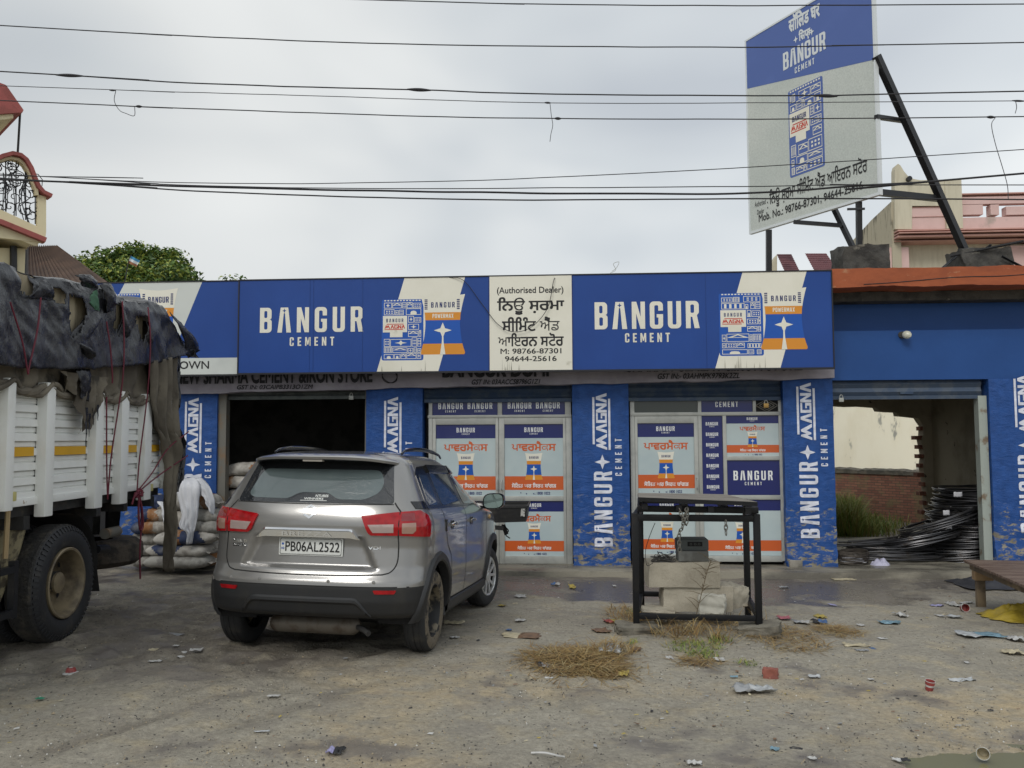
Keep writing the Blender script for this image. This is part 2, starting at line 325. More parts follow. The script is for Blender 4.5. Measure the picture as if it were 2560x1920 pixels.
class Art:
    def __init__(s): s.p = []
    def poly(s, pts, mat, layer=1, holes=()): s.p.append((list(pts), [list(h) for h in holes], mat, layer))
    def rect(s, x0, y0, x1, y1, mat, layer=1): s.poly([(x0, y0), (x1, y0), (x1, y1), (x0, y1)], mat, layer)
    def text(s, t, x0, x1, y0, y1, mat, layer=3, bold=0., shear=0.):
        outs, (a, b, c, d) = text_polys(t, bold); kx = (x1-x0)/(b-a); ky = (y1-y0)/(d-c)
        T = lambda q: [(x0+(v[0]-a)*kx+shear*(v[1]-c)*ky, y0+(v[1]-c)*ky) for v in q]
        for o, h in outs: s.poly(T(o), mat, layer, [T(q) for q in h])
    def block(s, w, x0, x1, y0, y1, mat, layer=3, f=None):
        h = y1-y0; ws = [GL[c][0]*h for c in w]; k = 1.
        if f is None: f = 1. if sum(ws) < (x1-x0)*.9 else (x1-x0)*.86/sum(ws)
        gap = ((x1-x0)-sum(ws)*f)/max(1, len(w)-1); x = x0
        for c, wd in zip(w, ws):
            for o, hs in GL[c][1]:
                T = lambda q: [(x+v[0]*h*f, y0+v[1]*h) for v in q]
                s.poly(T(o), mat, layer, [T(q) for q in hs])
            x += wd*f+gap
    def brand(s, x0, x1, y0, y1, mat, layer=3):
        "the two-line word mark: y0..y1 covers both lines"
        h = y1-y0; w = x1-x0
        s.block('BANGUR', x0, x1, y0+h*.345, y1, mat, layer); s.block('CEMENT', x0+w*.285, x0+w*.715, y0, y0+h*.225, mat, layer)
    def magna(s, x0, x1, y0, y1, mat, layer=3):
        h = y1-y0; b = h*.12; w = x1-x0
        s.block('mvgnv', x0, x1, y0+h*.20, y0+h*.80, mat, layer, (w*.97)/(3.46*h*.6))
        s.rect(x0+w*.10, y1-b, x1-w*.07, y1, mat, layer); s.rect(x0, y0, x1-w*.10, y0+b, mat, layer)
    def powerbag(s, x0, x1, y0, y1, small=False):
        w = x1-x0; h = y1-y0; X = lambda a: x0+a*w; Y = lambda b: y0+b*h
        # pinched outline as left/right x for a list of heights
        prof = [(0, .02), (.03, .0), (.10, .035), (.2, .07), (.35, .10), (.5, .115), (.65, .105), (.8, .07), (.92, .03), (1., .0)]
        def lx(b):
            for (a0, c0), (a1, c1) in zip(prof, prof[1:]):
                if a0 <= b <= a1: return c0+(c1-c0)*(b-a0)/(a1-a0)
            return 0
        def band(b0, b1, mat, layer, sag=.0, inset=0.):
            n = 8; l = [b0+(b1-b0)*i/n for i in range(n+1)]
            le = [(X(lx(b)+inset), Y(b)) for b in l]; ri = [(X(1-lx(b)-inset), Y(b)) for b in l]
            top = [(X(1-lx(b1)-(1-2*lx(b1))*i/6), Y(b1-sag*math.sin(pi*i/6))) for i in range(1, 6)] if sag else []
            s.poly(le[::-1]+[le[0]][:0]+ri[:0]+[(p[0], p[1]) for p in ri]+top if False else ri+top+le[::-1], mat, layer)
        band(0, .20, PR['amber'], 2); band(.18, .60, PR['royal'], 2.4); band(.57, .71, PR['amber'], 2.8); band(.70, 1., PR['cream'], 3, .035)
        s.poly([(X(.44), Y(.0)), (X(.56), Y(.0)), (X(.52), Y(.2)), (X(.515), Y(.33)), (X(.485), Y(.33)), (X(.48), Y(.2))], PR['cream'], 4)
        s.poly(star4(X(.5), Y(.40), w*.20, h*.13), PR['cream'], 4)
        s.block('BANGUR', X(.24), X(.77), Y(.78), Y(.87), PR['navy'], 4)
        if not small:
            s.block('POWERMaX', X(.27), X(.74), Y(.605), Y(.675), PR['cream'], 4)
            for q in (.115, .835):
                for i in range(6): s.rect(X(q-.02), Y(.75+i*.03), X(q+.045), Y(.768+i*.03), PR['navy'], 4)
    def magnabag(s, x0, x1, y0, y1, seed=3, mat=None):
        rnd = random.Random(seed); w = x1-x0; h = y1-y0; X = lambda a: x0+a*w; Y = lambda b: y0+b*h; cr = PR['cream']
        s.poly(rrect(x0, y0, x1, y1, w*.05), mat or PR['royal'], 2)
        for i in range(12): s.rect(X(.06+.075*i), Y(.972), X(.06+.075*i+.045), Y(.99), cr, 3)
        def house(a, b, cw, ch):
            k = rnd.random(); e = .012
            fr = [(X(a), Y(b)), (X(a+cw), Y(b)), (X(a+cw), Y(b+ch)), (X(a), Y(b+ch))]
            inn = [(X(a+e), Y(b+e*.7)), (X(a+cw-e), Y(b+e*.7)), (X(a+cw-e), Y(b+ch-e*.7)), (X(a+e), Y(b+ch-e*.7))]
            s.poly(fr, cr, 3, [inn])
            if k < .35:
                for i in range(3):
                    for j in range(2):
                        q = a+cw*(.2+.25*i); r = b+ch*(.25+.32*j); s.rect(X(q), Y(r), X(q+cw*.13), Y(r+ch*.18), cr, 3)
            elif k < .55: s.poly(_arcs((X(a+cw*.3), Y(b)), (X(a+cw*.7), Y(b)), [(X(a+cw*(.5+.2*math.cos(t))), Y(b+ch*(.4+.25*math.sin(t)))) for t in (0, .8, 1.57, 2.3, pi)]), cr, 3)
            elif k < .75: s.poly([(X(a), Y(b+ch*.5)), (X(a+cw), Y(b+ch*.5)), (X(a+cw*.5), Y(b+ch*.95))], cr, 3, [[(X(a+cw*.25), Y(b+ch*.56)), (X(a+cw*.75), Y(b+ch*.56)), (X(a+cw*.5), Y(b+ch*.82))]])
            elif k < .88: s.poly(star4(X(a+cw*.5), Y(b+ch*.5), cw*w*.3, ch*h*.35), cr, 3)
            else:
                for i in range(4): s.rect(X(a+cw*(.12+.22*i)), Y(b+ch*.15), X(a+cw*(.22+.22*i)), Y(b+ch*.85), cr, 3)
        def rows(a0, a1, b0, b1, n, m):
            for j in range(m):
                c = [0]+sorted(rnd.uniform(.1, .9) for _ in range(n-1))+[1]
                for i in range(n):
                    cw = (c[i+1]-c[i])*(a1-a0)
                    if cw > .06: house(a0+c[i]*(a1-a0)+.006, b0+(b1-b0)*j/m+.004, cw-.012, (b1-b0)/m*rnd.uniform(.7, .95))
        rows(.05, .95, .74, .96, 5, 2); rows(.63, .95, .38, .73, 2, 3); rows(.05, .95, .02, .22, 5, 2); rows(.05, .95, .22, .38, 4, 1)
        s.rect(X(.03), Y(.46), X(.61), Y(.73), cr, 3.4); s.rect(X(.2), Y(.38), X(.5), Y(.47), cr, 3.4)
        s.block('BANGUR', X(.11), X(.52), Y(.625), Y(.685), PR['navy'], 4); s.magna(X(.07), X(.56), Y(.50), Y(.60), PR['red'], 4)
    def poster(s, x0, x1, y0, y1, small=False, cut=0.):
        w = x1-x0; h = y1-y0; X = lambda a: x0+a*w; Y = lambda b: y0+b*h
        s.rect(x0, y0, x1, y1, PR['film_sky'], 1); s.rect(x0, Y(.805), x1, y1, PR['film_navy'], 2); s.rect(x0, Y(.085), x1, Y(.275), PR['film_orange'], 2)
        bw = min(.36, .26*h/w); s.brand(X(.5-bw*.5), X(.5+bw*.5), Y(.855), Y(.955), PR['film_white'], 3)
        tw = min(.80, .62*h/w)
        s.text('ਪਾਵਰਮੈਕਸ', X(.5-tw/2), X(.5+tw/2), Y(.625), Y(.765), PR['film_orange'], 3, .035)
        bw = .25*h/w if w > h*.9 else .30
        s.powerbag(X(.5-bw/2), X(.5+bw/2), Y(.225), Y(.60), True)
        tw = min(.80, .62*h/w); s.text('ਸੋਿਲਡ ਘਰ ਿਸਰਫ ਬਾਂਗੜ', X(.5-tw/2), X(.5+tw/2), Y(.115), Y(.185), PR['film_white'], 3, .03)
        tw = min(.55, .45*h/w); s.text('ਕਸਟਮਰ ਕੇਅਰ: 1800 1022', X(.5-tw/2), X(.5+tw/2), Y(.018), Y(.068), PR['film_navy'], 3, .03)
    def place(s, mb, O, U, V, lift=.0, step=.0016):
        O, U, V = Vector(O), Vector(U).normalized(), Vector(V).normalized(); Nn = U.cross(V)
        for k, (p, hs, mat, layer) in enumerate(s.p):
            if len(p) < 3: continue
            loops = [p]+hs; flat = [v for l in loops for v in l]
            tr = tessellate_polygon([[Vector((a, b, 0)) for a, b in l] for l in loops])
            d = lift+layer*step+k*4e-6
            fs = []
            for t in tr:
                a, b, c = [flat[i] for i in t]
                fs.append(t if (b[0]-a[0])*(c[1]-a[1])-(b[1]-a[1])*(c[0]-a[0]) > 0 else (t[0], t[2], t[1]))
            mb.add([O+U*a+V*b+Nn*d for a, b in flat], fs, mat)
def pr(name, c, rough=.42, c2=None, ns=3, t=(.5, .8)): return M(name, c, rough, 0, c2, ns, 6, t, spec=.35)
PR = dict(
 seam=pr('sign_seam_shade', (.008, .042, .20)), streak=pr('rain_streak_grime', (.30, .29, .24), .7),
 blue=M('sign_blue_print', (.010, .052, .245), .42, 0, (.013, .063, .285), .8, 3, (.3, .8), .12, 2.2, .35, bst=(3, 3, .5), bd=.03), royal=pr('royal_blue_print', (.012, .09, .42)), navy=pr('navy_print', (.014, .026, .13)),
 cream=M('cream_print', (.78, .76, .66), .45, 0, (.70, .68, .57), 1.2, 5, (.45, .75), spec=.3, col3=(.5, .48, .38), ns3=3, t3=(.66, .8)), amber=pr('amber_print', (.68, .27, .03)), red=pr('red_print', (.55, .05, .03)),
 black=pr('black_print', (.015, .015, .017)), grey=pr('pale_print', (.60, .63, .60), .5, (.52, .55, .53), 1.5),
 film_navy=M('film_navy', (.010, .018, .13), .22, spec=.5), film_sky=M('film_pale_blue', (.43, .52, .54), .25, 0, (.50, .58, .58), 1.5, 3, (.35, .7), spec=.5), film_orange=M('film_orange', (.58, .11, .025), .25, spec=.5), film_white=M('film_white', (.78, .80, .80), .3),
 bill_blue=pr('billboard_blue', (.085, .14, .38), .5, (.10, .16, .42), 1.2), bill_grey=M('billboard_grey_print', (.50, .54, .51), .55, 0, (.57, .60, .565), .7, 3, (.35, .7), speck=.10, sps=42, spec=.25), bill_white=pr('billboard_white', (.66, .70, .72), .5))

# ------------------------------------------------------------------ ground
def mud_material():
    m = bpy.data.materials.new('wet_gravelly_mud'); m.use_nodes = True; nt = m.node_tree; N = nt.nodes.new; L = nt.links.new
    b = nt.nodes['Principled BSDF']; tc = N('ShaderNodeTexCoord')
    def nn(sc, d=6., st=(1, 1, 1), rg=.6):
        mp = N('ShaderNodeMapping'); mp.inputs['Scale'].default_value = st; L(tc.outputs['Object'], mp.inputs[0])
        n = N('ShaderNodeTexNoise'); n.inputs['Scale'].default_value = sc; n.inputs['Detail'].default_value = d; n.inputs['Roughness'].default_value = rg; L(mp.outputs[0], n.inputs['Vector']); return n.outputs['Fac']
    def rmp(f, a, c, lo=0., hi=1.):
        r = N('ShaderNodeMapRange'); r.inputs['From Min'].default_value = a; r.inputs['From Max'].default_value = c; r.inputs['To Min'].default_value = lo; r.inputs['To Max'].default_value = hi; L(f, r.inputs['Value']); return r.outputs[0]
    def mixc(f, a, c):
        x = N('ShaderNodeMix'); x.data_type = 'RGBA'
        for i, q in ((6, a), (7, c)):
            if isinstance(q, tuple): x.inputs[i].default_value = (*q, 1)
            else: L(q, x.inputs[i])
        L(f, x.inputs[0]); return x.outputs[2]
    def mul(a, c):
        k = N('ShaderNodeMath'); k.operation = 'MULTIPLY'
        for i, q in ((0, a), (1, c)):
            if isinstance(q, float): k.inputs[i].default_value = q
            else: L(q, k.inputs[i])
        return k.outputs[0]
    def att(n): a = N('ShaderNodeAttribute'); a.attribute_name = n; return a.outputs['Fac']
    c = mixc(rmp(nn(1.1), .30, .70), (.365, .338, .278), (.295, .27, .218))
    c = mixc(rmp(nn(3.7), .52, .68), c, (.395, .345, .25))
    c = mixc(mul(att('tan'), rmp(nn(5.), .35, .6)), c, (.46, .37, .235))
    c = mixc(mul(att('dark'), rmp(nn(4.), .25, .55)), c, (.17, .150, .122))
    # grit
    vo = N('ShaderNodeTexVoronoi'); vo.inputs['Scale'].default_value = 48; L(tc.outputs['Object'], vo.inputs['Vector'])
    sc = N('ShaderNodeVectorMath'); sc.operation = 'SCALE'; L(c, sc.inputs[0])
    g1 = rmp(nn(24., 7., rg=.78), .32, .68, .72, 1.26)
    L(g1, sc.inputs['Scale'])
    sp = N('ShaderNodeSeparateColor'); L(vo.outputs['Color'], sp.inputs[0])
    c = mixc(mul(rmp(sp.outputs[0], .955, .985), rmp(vo.outputs['Distance'], .35, .25)), sc.outputs[0], (.36, .34, .28))
    c = mixc(mul(rmp(sp.outputs[1], .90, .96), rmp(vo.outputs['Distance'], .4, .3)), c, (.055, .05, .045))
    wet = att('wet')
    wn = rmp(nn(2.4, 5.), .35, .6)
    w2 = N('ShaderNodeMath'); w2.operation = 'MULTIPLY_ADD'; L(wet, w2.inputs[0]); w2.inputs[1].default_value = 1.5; L(wn, w2.inputs[2])
    wf = rmp(w2.outputs[0], .8, 1.5)
    c = mixc(wf, c, (.115, .102, .094))
    L(c, b.inputs['Base Color'])
    L(rmp(wf, .0, 1., .85, .27), b.inputs['Roughness']); b.inputs['Specular IOR Level'].default_value = .4
    bu = N('ShaderNodeBump'); bu.inputs['Distance'].default_value = .03; L(nn(14., 9., rg=.72), bu.inputs['Height'])
    L(rmp(wf, 0., 1., .8, .10), bu.inputs['Strength'])
    b2 = N('ShaderNodeBump'); b2.inputs['Distance'].default_value = .014; L(nn(45., 5.), b2.inputs['Height']); L(rmp(wf, 0., 1., .9, .04), b2.inputs['Strength']); L(bu.outputs[0], b2.inputs['Normal'])
    L(b2.outputs[0], b.inputs['Normal'])
    return m
MUD = mud_material()
PUD = ground(2500, 1905)
def axis(a, b, st, far, g=1.35):
    r = list(np.arange(a, b+1e-6, st)); d = st*2; x = a
    lo = []
    while x > -far: x -= d; lo.append(x); d *= g
    hi = []; x = b; d = st*2
    while x < far: x += d; hi.append(x); d *= g
    return lo[::-1]+r+hi
TRK = [(-4.6, 4.4, -2.2, 8.6, 1.), (-3.2, 4.0, -.9, 7.9, .9), (-4.9, 5.4, -2.9, 8.8, .8), (-.6, 3.8, .9, 5.9, .7), (.7, 3.8, 2.0, 5.6, .7), (.2, 5.0, -.7, 9.5, .5), (1.0, 4.3, 3.4, 4.9, .8), (-2.4, 4.3, -1.2, 6.3, .6)]
def pud_mask(x, y):
    q = ((x-PUD.x-.12)/.62)**2+((y-PUD.y+.10)/.27)**2+.55*nz(x*4.5, y*6, 3)+.3*nz(x*11, y*15, 1)
    return smooth(1.25, .65, q)
gx = axis(-6.6, 6.6, .04, 260); gy = axis(3.4, 11.9, .035, 260)
vs = []; A = {'wet': [], 'dark': [], 'tan': []}
for y in gy:
    for x in gx:
        z = gz(x, y); near = smooth(30, 12, abs(x)+abs(y)); w = dk = tn = 0
        if near > 0:
            n1 = fbm(x*.9, y*.9, 2.2, 4); n2 = nz(x*3.1, y*3.1, 5)
            churn = smooth(-.9, -2.4, x)*smooth(5.3, 6.6, y)*smooth(10.8, 9.6, y)
            wetn = (.55+.45*smooth(-.3, .2, nz(x*1.1, y*2.4, 51)))*smooth(9.5, 10.4, y+.5*n2)*smooth(-3.0, -1.2, x)*smooth(4.6, 3.6, x)*smooth(11.62, 11.40, y+.15*n2)
            fl = 1-.85*wetn
            z += .014*n1*near*fl
            rg = 1-abs(noise.fractal(Vector((x*1.7+y*1.1, y*2.6-x*.7, 8)), 1., 2., 4))
            z += (.016+.075*churn)*(rg-.75)*fl*near; z += .022*churn*abs(nz(x*5+y*2, y*7-x, 4))
            # ruts pressed by tyres, running in from the road
            for (x0, k, s) in ((-2.7, .32, 1.), (-.1, -.18, .55), (-3.9, .30, .8)):
                d = x-(x0+k*(y-5))+.12*nz(y*.8, x0, 2); z -= .022*s*math.exp(-(d/.16)**2)*smooth(8.5, 6.5, y)*(.6+.6*nz(x*2, y*2, 9)); z += .010*s*math.exp(-((abs(d)-.26)/.09)**2)*smooth(8.5, 6.5, y)
                z += .006*s*math.exp(-(d/.16)**2)*math.sin(y*52+x*30)*smooth(7.5, 6, y)
            z += .006*n2*fl*near
            w = max(wetn*1.0, .30*churn*(.6+.8*n2), .28*smooth(.15, .5, n1)*smooth(5.6, 4.7, y)*smooth(-.6, .6, x), .30*smooth(10.2, 10.8, y))
            w = max(w, .22*smooth(.1, .45, nz(x*.9, y*1.6, 11))*smooth(9.0, 6.5, y))
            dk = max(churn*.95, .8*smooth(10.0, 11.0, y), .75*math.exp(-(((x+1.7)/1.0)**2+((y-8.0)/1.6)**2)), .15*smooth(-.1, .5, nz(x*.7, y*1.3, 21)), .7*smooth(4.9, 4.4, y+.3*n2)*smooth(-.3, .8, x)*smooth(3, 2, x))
            for (xa, ya, xb, yb, s) in TRK:
                L2_ = (xb-xa)**2+(yb-ya)**2; t = max(0, min(1, ((x-xa)*(xb-xa)+(y-ya)*(yb-ya))/L2_)); d = math.hypot(x-xa-t*(xb-xa), y-ya-t*(yb-ya))+.05*nz(x*2.2, y*2.2, 6)
                e = math.exp(-(d/.10)**2)*smooth(0, .15, t)*smooth(1, .8, t)*s*smooth(-.5, .25, nz(x*1.3, y*1.3, 14))
                dk = max(dk, .85*e); z -= .016*e; z += .012*s*math.exp(-((d-.17)/.06)**2)*smooth(0, .1, t)*smooth(1, .85, t); z += .005*e*math.sin((x+y)*46)
            tn = max(smooth(1.2, 2.8, x)*smooth(6.6, 5.6, y), .75*smooth(.05, .4, nz(x*.6, y*.9, 31))*smooth(7.5, 5.5, y))
            pm = pud_mask(x, y); z -= .045*pm; w = max(w, .7*pm)
        vs.append((x, y, z)); A['wet'].append(w); A['dark'].append(dk); A['tan'].append(tn)
nx = len(gx)
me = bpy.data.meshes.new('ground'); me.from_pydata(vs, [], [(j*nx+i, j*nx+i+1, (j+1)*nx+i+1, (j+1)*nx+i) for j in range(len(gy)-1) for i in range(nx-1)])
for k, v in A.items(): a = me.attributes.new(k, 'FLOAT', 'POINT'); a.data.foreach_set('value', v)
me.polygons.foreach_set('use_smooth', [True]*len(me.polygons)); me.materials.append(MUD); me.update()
go = bpy.data.objects.new('ground', me); COL.objects.link(go); tag(go, kind='structure')
mw = M('puddle_water', (.20, .19, .105), .06, 0, spec=.3)
mb = MB(); pz = gz(PUD.x, PUD.y)-.016
mb.add([(PUD.x+.12+.95*math.cos(2*pi*i/28), PUD.y-.10+.42*math.sin(2*pi*i/28), pz) for i in range(28)], [tuple(range(28))], mw)
tag(mb.build('puddle'), kind='structure')

# ------------------------------------------------------------------ the shop
YF = 12.1
def paint_peel(name, paint, under, lo, hi, seed=0., rough=.5, base=.0, most=.16):
    "paint flaking off plaster, most of it low on the wall (object Z between lo and hi)"
    m = bpy.data.materials.new(name); m.use_nodes = True; nt = m.node_tree; N = nt.nodes.new; L = nt.links.new
    b = nt.nodes['Principled BSDF']; b.inputs['Specular IOR Level'].default_value = .35
    tc = N('ShaderNodeTexCoord'); mp = N('ShaderNodeMapping'); mp.inputs['Location'].default_value = (seed, seed*.7, seed*.3); mp.inputs['Scale'].default_value = (1, 1, 2.2); L(tc.outputs['Object'], mp.inputs[0])
    n = N('ShaderNodeTexNoise'); n.inputs['Scale'].default_value = 6.5; n.inputs['Detail'].default_value = 9; n.inputs['Roughness'].default_value = .72; n.inputs['Distortion'].default_value = .5; L(mp.outputs[0], n.inputs['Vector'])
    s = N('ShaderNodeSeparateXYZ'); L(tc.outputs['Object'], s.inputs[0])
    r = N('ShaderNodeMapRange'); r.interpolation_type = 'SMOOTHSTEP'; r.inputs['From Min'].default_value = lo; r.inputs['From Max'].default_value = hi; r.inputs['To Min'].default_value = most; r.inputs['To Max'].default_value = base; L(s.outputs['Z'], r.inputs['Value'])
    a = N('ShaderNodeMath'); a.operation = 'ADD'; L(n.outputs['Fac'], a.inputs[0]); L(r.outputs[0], a.inputs[1])
    f = N('ShaderNodeMapRange'); f.interpolation_type = 'SMOOTHSTEP'; f.inputs['From Min'].default_value = .635; f.inputs['From Max'].default_value = .675; L(a.outputs[0], f.inputs['Value'])
    n2 = N('ShaderNodeTexNoise'); n2.inputs['Scale'].default_value = 9; n2.inputs['Detail'].default_value = 5; L(tc.outputs['Object'], n2.inputs['Vector'])
    def mixc(fac, c1, c2):
        x = N('ShaderNodeMix'); x.data_type = 'RGBA'
        for i, q in ((6, c1), (7, c2)):
            if isinstance(q, tuple): x.inputs[i].default_value = (*q, 1)
            else: L(q, x.inputs[i])
        L(fac, x.inputs[0]); return x.outputs[2]
    r2 = N('ShaderNodeMapRange'); r2.inputs['From Min'].default_value = .35; r2.inputs['From Max'].default_value = .7; L(n2.outputs['Fac'], r2.inputs['Value'])
    c1 = mixc(r2.outputs[0], paint, tuple(min(1, q*1.35+.004) for q in paint)); c2 = mixc(r2.outputs[0], under, tuple(q*.45 for q in under))
    e = N('ShaderNodeMapRange'); e.inputs['From Min'].default_value = .59; e.inputs['From Max'].default_value = .64; e.inputs['To Max'].default_value = .35; L(a.outputs[0], e.inputs['Value'])
    c1 = mixc(e.outputs[0], c1, tuple(min(1, q+.12) for q in paint))
    L(mixc(f.outputs[0], c1, c2), b.inputs['Base Color'])
    rr = N('ShaderNodeMapRange'); rr.inputs['To Min'].default_value = rough; rr.inputs['To Max'].default_value = .9; L(f.outputs[0], rr.inputs['Value']); L(rr.outputs[0], b.inputs['Roughness'])
    k = N('ShaderNodeBump'); k.invert = True; k.inputs['Strength'].default_value = .9; k.inputs['Distance'].default_value = .02; L(a.outputs[0], k.inputs['Height']); L(k.outputs[0], b.inputs['Normal'])
    return m
BLUE = (.012, .062, .235)
m_pil = paint_peel('flaking_blue_wall_paint', BLUE, (.33, .30, .23), .1, 1.45, 0, .5, -.06, .115)
m_let = paint_peel('flaking_white_lettering', (.62, .64, .72), (.33, .30, .23), .1, 1.4, 0, .55, -.08, .035)
m_wallb = M('blue_wall_paint', (.012, .064, .235), .55, 0, (.015, .074, .265), 1.2, 6, (.35, .75), .25, 12, .35)
m_fasc = M('faded_mauve_plaster', (.36, .335, .375), .8, 0, (.25, .23, .265), 2.5, 6, (.35, .7), .5, 18, col3=(.32, .31, .31), ns3=6, t3=(.62, .7))
m_ink = M('hand_painted_black', (.018, .018, .022), .7)
m_terr = M('terracotta_paint', (.36, .10, .042), .75, 0, (.27, .075, .035), 2., 6, (.4, .7), .5, 20, .3, col3=(.42, .2, .11), ns3=5, t3=(.62, .72), stretch=(1, 1, 2))
m_conc = M('weathered_concrete', (.30, .28, .24), .85, 0, (.19, .18, .155), 3., 7, (.4, .65), .7, 25, .3, speck=.2)
m_cdark = M('blackened_concrete', (.085, .082, .075), .9, 0, (.045, .044, .042), 4., 7, (.4, .65), 1., 14, .3, col3=(.21, .20, .17), ns3=3.5, t3=(.6, .68), bd=.03)
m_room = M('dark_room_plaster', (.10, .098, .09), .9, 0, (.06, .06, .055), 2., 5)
m_beige = M('stained_beige_plaster', (.42, .37, .27), .85, 0, (.28, .245, .175), 1.6, 7, (.42, .7), .4, 14, .3, col3=(.09, .08, .065), ns3=4.5, t3=(.66, .70))
m_brick_cut = M('broken_brick', (.30, .13, .085), .9, 0, (.2, .09, .06), 12, 4, bump=.8, bs=20)
m_alu = M('grey_aluminium_frame', (.44, .45, .42), .45, .25, (.34, .35, .33), 5, 5, (.4, .75), .1, 30)
m_shut = M('blue_grey_shutter', (.035, .06, .11), .5, .3, (.06, .085, .12), 6, 4)
m_shutg = M('grey_green_shutter', (.10, .115, .11), .55, .4, (.07, .08, .08), 6, 4)
m_steel = M('rusty_grey_steel', (.17, .165, .145), .65, .3, (.22, .15, .09), 5, 6, (.5, .7))
m_dark = M('black_void_paint', (.012, .012, .013), .9)
m_glass = M('dark_glass', (.018, .022, .024), .06, spec=.6)
m_plinth = M('worn_cement_step', (.27, .25, .20), .6, 0, (.13, .12, .10), 2.2, 7, (.4, .62), .6, 12, .3, rough2=.25, speck=.15, stretch=(.6, 1.6, 1))

shop = thing('shop_building', 'long single storey blue painted cement shop with four doorways under its signs', 'shop', (0, YF, 0))
def Zs(u, v, Y=YF): return PY(u, v, Y).z
def Xs(u, v, Y=YF): return PY(u, v, Y).x
PIL = [(-6.5, -5.07), (-2.855, -2.03), (.135, .937), (3.107, 3.795), (5.925, 7.6)]
def pillar(i, x0, x1, z1):
    mb = MB(); n = int((x1-x0)/.04)+1; k = 52; g = []
    zs = [-.25+(z1+.25)*j/k for j in range(k+1)]
    for z in zs:
        row = []
        for a in range(n+1):
            x = x0+(x1-x0)*a/n; am = smooth(1.3, .3, z); e = min(a, n-a)
            d = am*(.020*fbm(x*5, z*9, i, 4)+.010*nz(x*14, z*22, i))-.02*smooth(1.2, .9, e)
            xx = x+(.018*nz(z*7, i, 4)*am if e == 0 else 0)
            if z < .12: d += .015
            row.append((xx, YF+.0-d, z))
        g.append(row)
    mb.grid(g, m_pil)
    for xe, c in ((x0, 0), (x1, n)):
        mb.grid([[r[c], (xe, YF+.38, r[c][2])] for r in g], m_pil)
    mb.add([(x0, YF+.38, -.25), (x1, YF+.38, -.25), (x1, YF+.38, z1), (x0, YF+.38, z1)], [(0, 1, 2, 3)], m_pil)
    o = mb.build('pillar', shop)
    return o
def pillar_print(p, i, xo, zm, parts):
    "white lettering reading upwards; xo = left edge of the MAGNA band, zm = z of its top"
    a = Art()
    m0, m1 = zm-.81, zm
    if 'm' in parts: a.magna(m0, m1, -.255, 0, m_let, 1)
    if 's' in parts: a.poly(star4(m0-.17, -.135, .105, .11), m_let, 1)
    if 'b' in parts: a.block('BANGUR', m0-1.36, m0-.30, -.268, -.012, m_let, 1, 1.06)
    if 'c' in parts: a.block('CEMENT', m0-.365, m0+.16, -.41, -.315, m_let, 1, .95)
    mb = MB(); a.place(mb, (xo, YF-.008, 0), (0, 0, 1), (-1, 0, 0), 0, .001)
    # let it follow the uneven face: cut finely and push out with the wall
    bm = bmesh.new(); me = bpy.data.meshes.new('t'); me.from_pydata(mb.v, [], mb.f); bm.from_mesh(me)
    for _ in range(4):
        ed = [e for e in bm.edges if e.calc_length() > .05]
        if not ed: break
        bmesh.ops.subdivide_edges(bm, edges=ed, cuts=1); bmesh.ops.triangulate(bm, faces=[f for f in bm.faces if len(f.verts) > 4])
    bm.verts.index_update(); q = MB()
    vv = []
    for v in bm.verts:
        x, z = v.co.x, v.co.z; am = smooth(1.3, .3, z); d = am*(.020*fbm(x*5, z*9, i, 4)+.010*nz(x*14, z*22, i)); vv.append((x, YF-.006-d-.003*am, z))
    q.add(vv, [[v.index for v in f.verts] for f in bm.faces], m_let, True); bm.free(); bpy.data.meshes.remove(me)
    q.build('lettering', p)
lay = [(-5.545+.0, 2.315, 'mscb'), (-2.585, 2.305, 'mscb'), (.42, 2.335, 'mscb'), (3.285+.0, 2.46, 'mscb'), (6.25, 2.545, 'mscb')]
for i, (x0, x1) in enumerate(PIL):
    z1 = 2.56 if i < 4 else 2.49
    p = pillar(i, x0, x1, z1); a = lay[i]; pillar_print(p, i, a[0]-.0, a[1], a[2])

def cracked_band(name, x0, x1, z0, z1, y0, y1, mat, par, amp=.006, slope=0.):
    mb = MB(); n = int((x1-x0)/.08); rows = []
    sec = [(y1, z0), (y0, z0), (y0, (z0+z1)/2), (y0, z1), (y1, z1)]
    for a in range(n+1):
        x = x0+(x1-x0)*a/n; rows.append([(x, y, z+(slope*x if j < 2 else 0)+amp*2*nz(x*2.1, z*3, 1)+amp*nz(x*9, z, 4)) if j != 2 else (x, y-amp*nz(x*5, 3, 2), z) for j, (y, z) in enumerate(sec)])
    mb.grid(rows, mat, False); mb.add(rows[0], [(0, 1, 2, 3, 4)], mat); mb.add(rows[-1], [(4, 3, 2, 1, 0)], mat)
    return mb.build(name, par)
fas = cracked_band('fascia', -8.2, 3.79, 2.46, 3.90, YF-.10, YF+.36, m_fasc, shop, .008, .0155)
a = Art()
def ftxt(s, u0, u1, v0, v1, sh=0., bold=.02, zz=None):
    p, q = PY(u0, v1, YF-.1), PY(u1, v0, YF-.1); z0, z1 = zz or (p.z, q.z)
    a.text(s, p.x, q.x, z0, z1, m_ink, 1, bold, sh)
def fascia_print():
    mb = MB(); a.place(mb, (0, YF-.116, 0), (1, 0, 0), (0, 0, 1), 0, .001); mb.build('lettering', fas); a.p.clear()
ftxt('NEW SHARMA CEMENT &IRON STORE', 437, 932, 925, 955, 0, .045, (2.505, 2.74))
ftxt('GST IN: 03CAIPB3313O1ZM', 592, 781, 958, 970, .25, .03, (2.425, 2.49))
fascia_print()
ftxt('BANGUR DUMP', 1106, 1386, 920, 943, 0, .05, (2.565, 2.80))
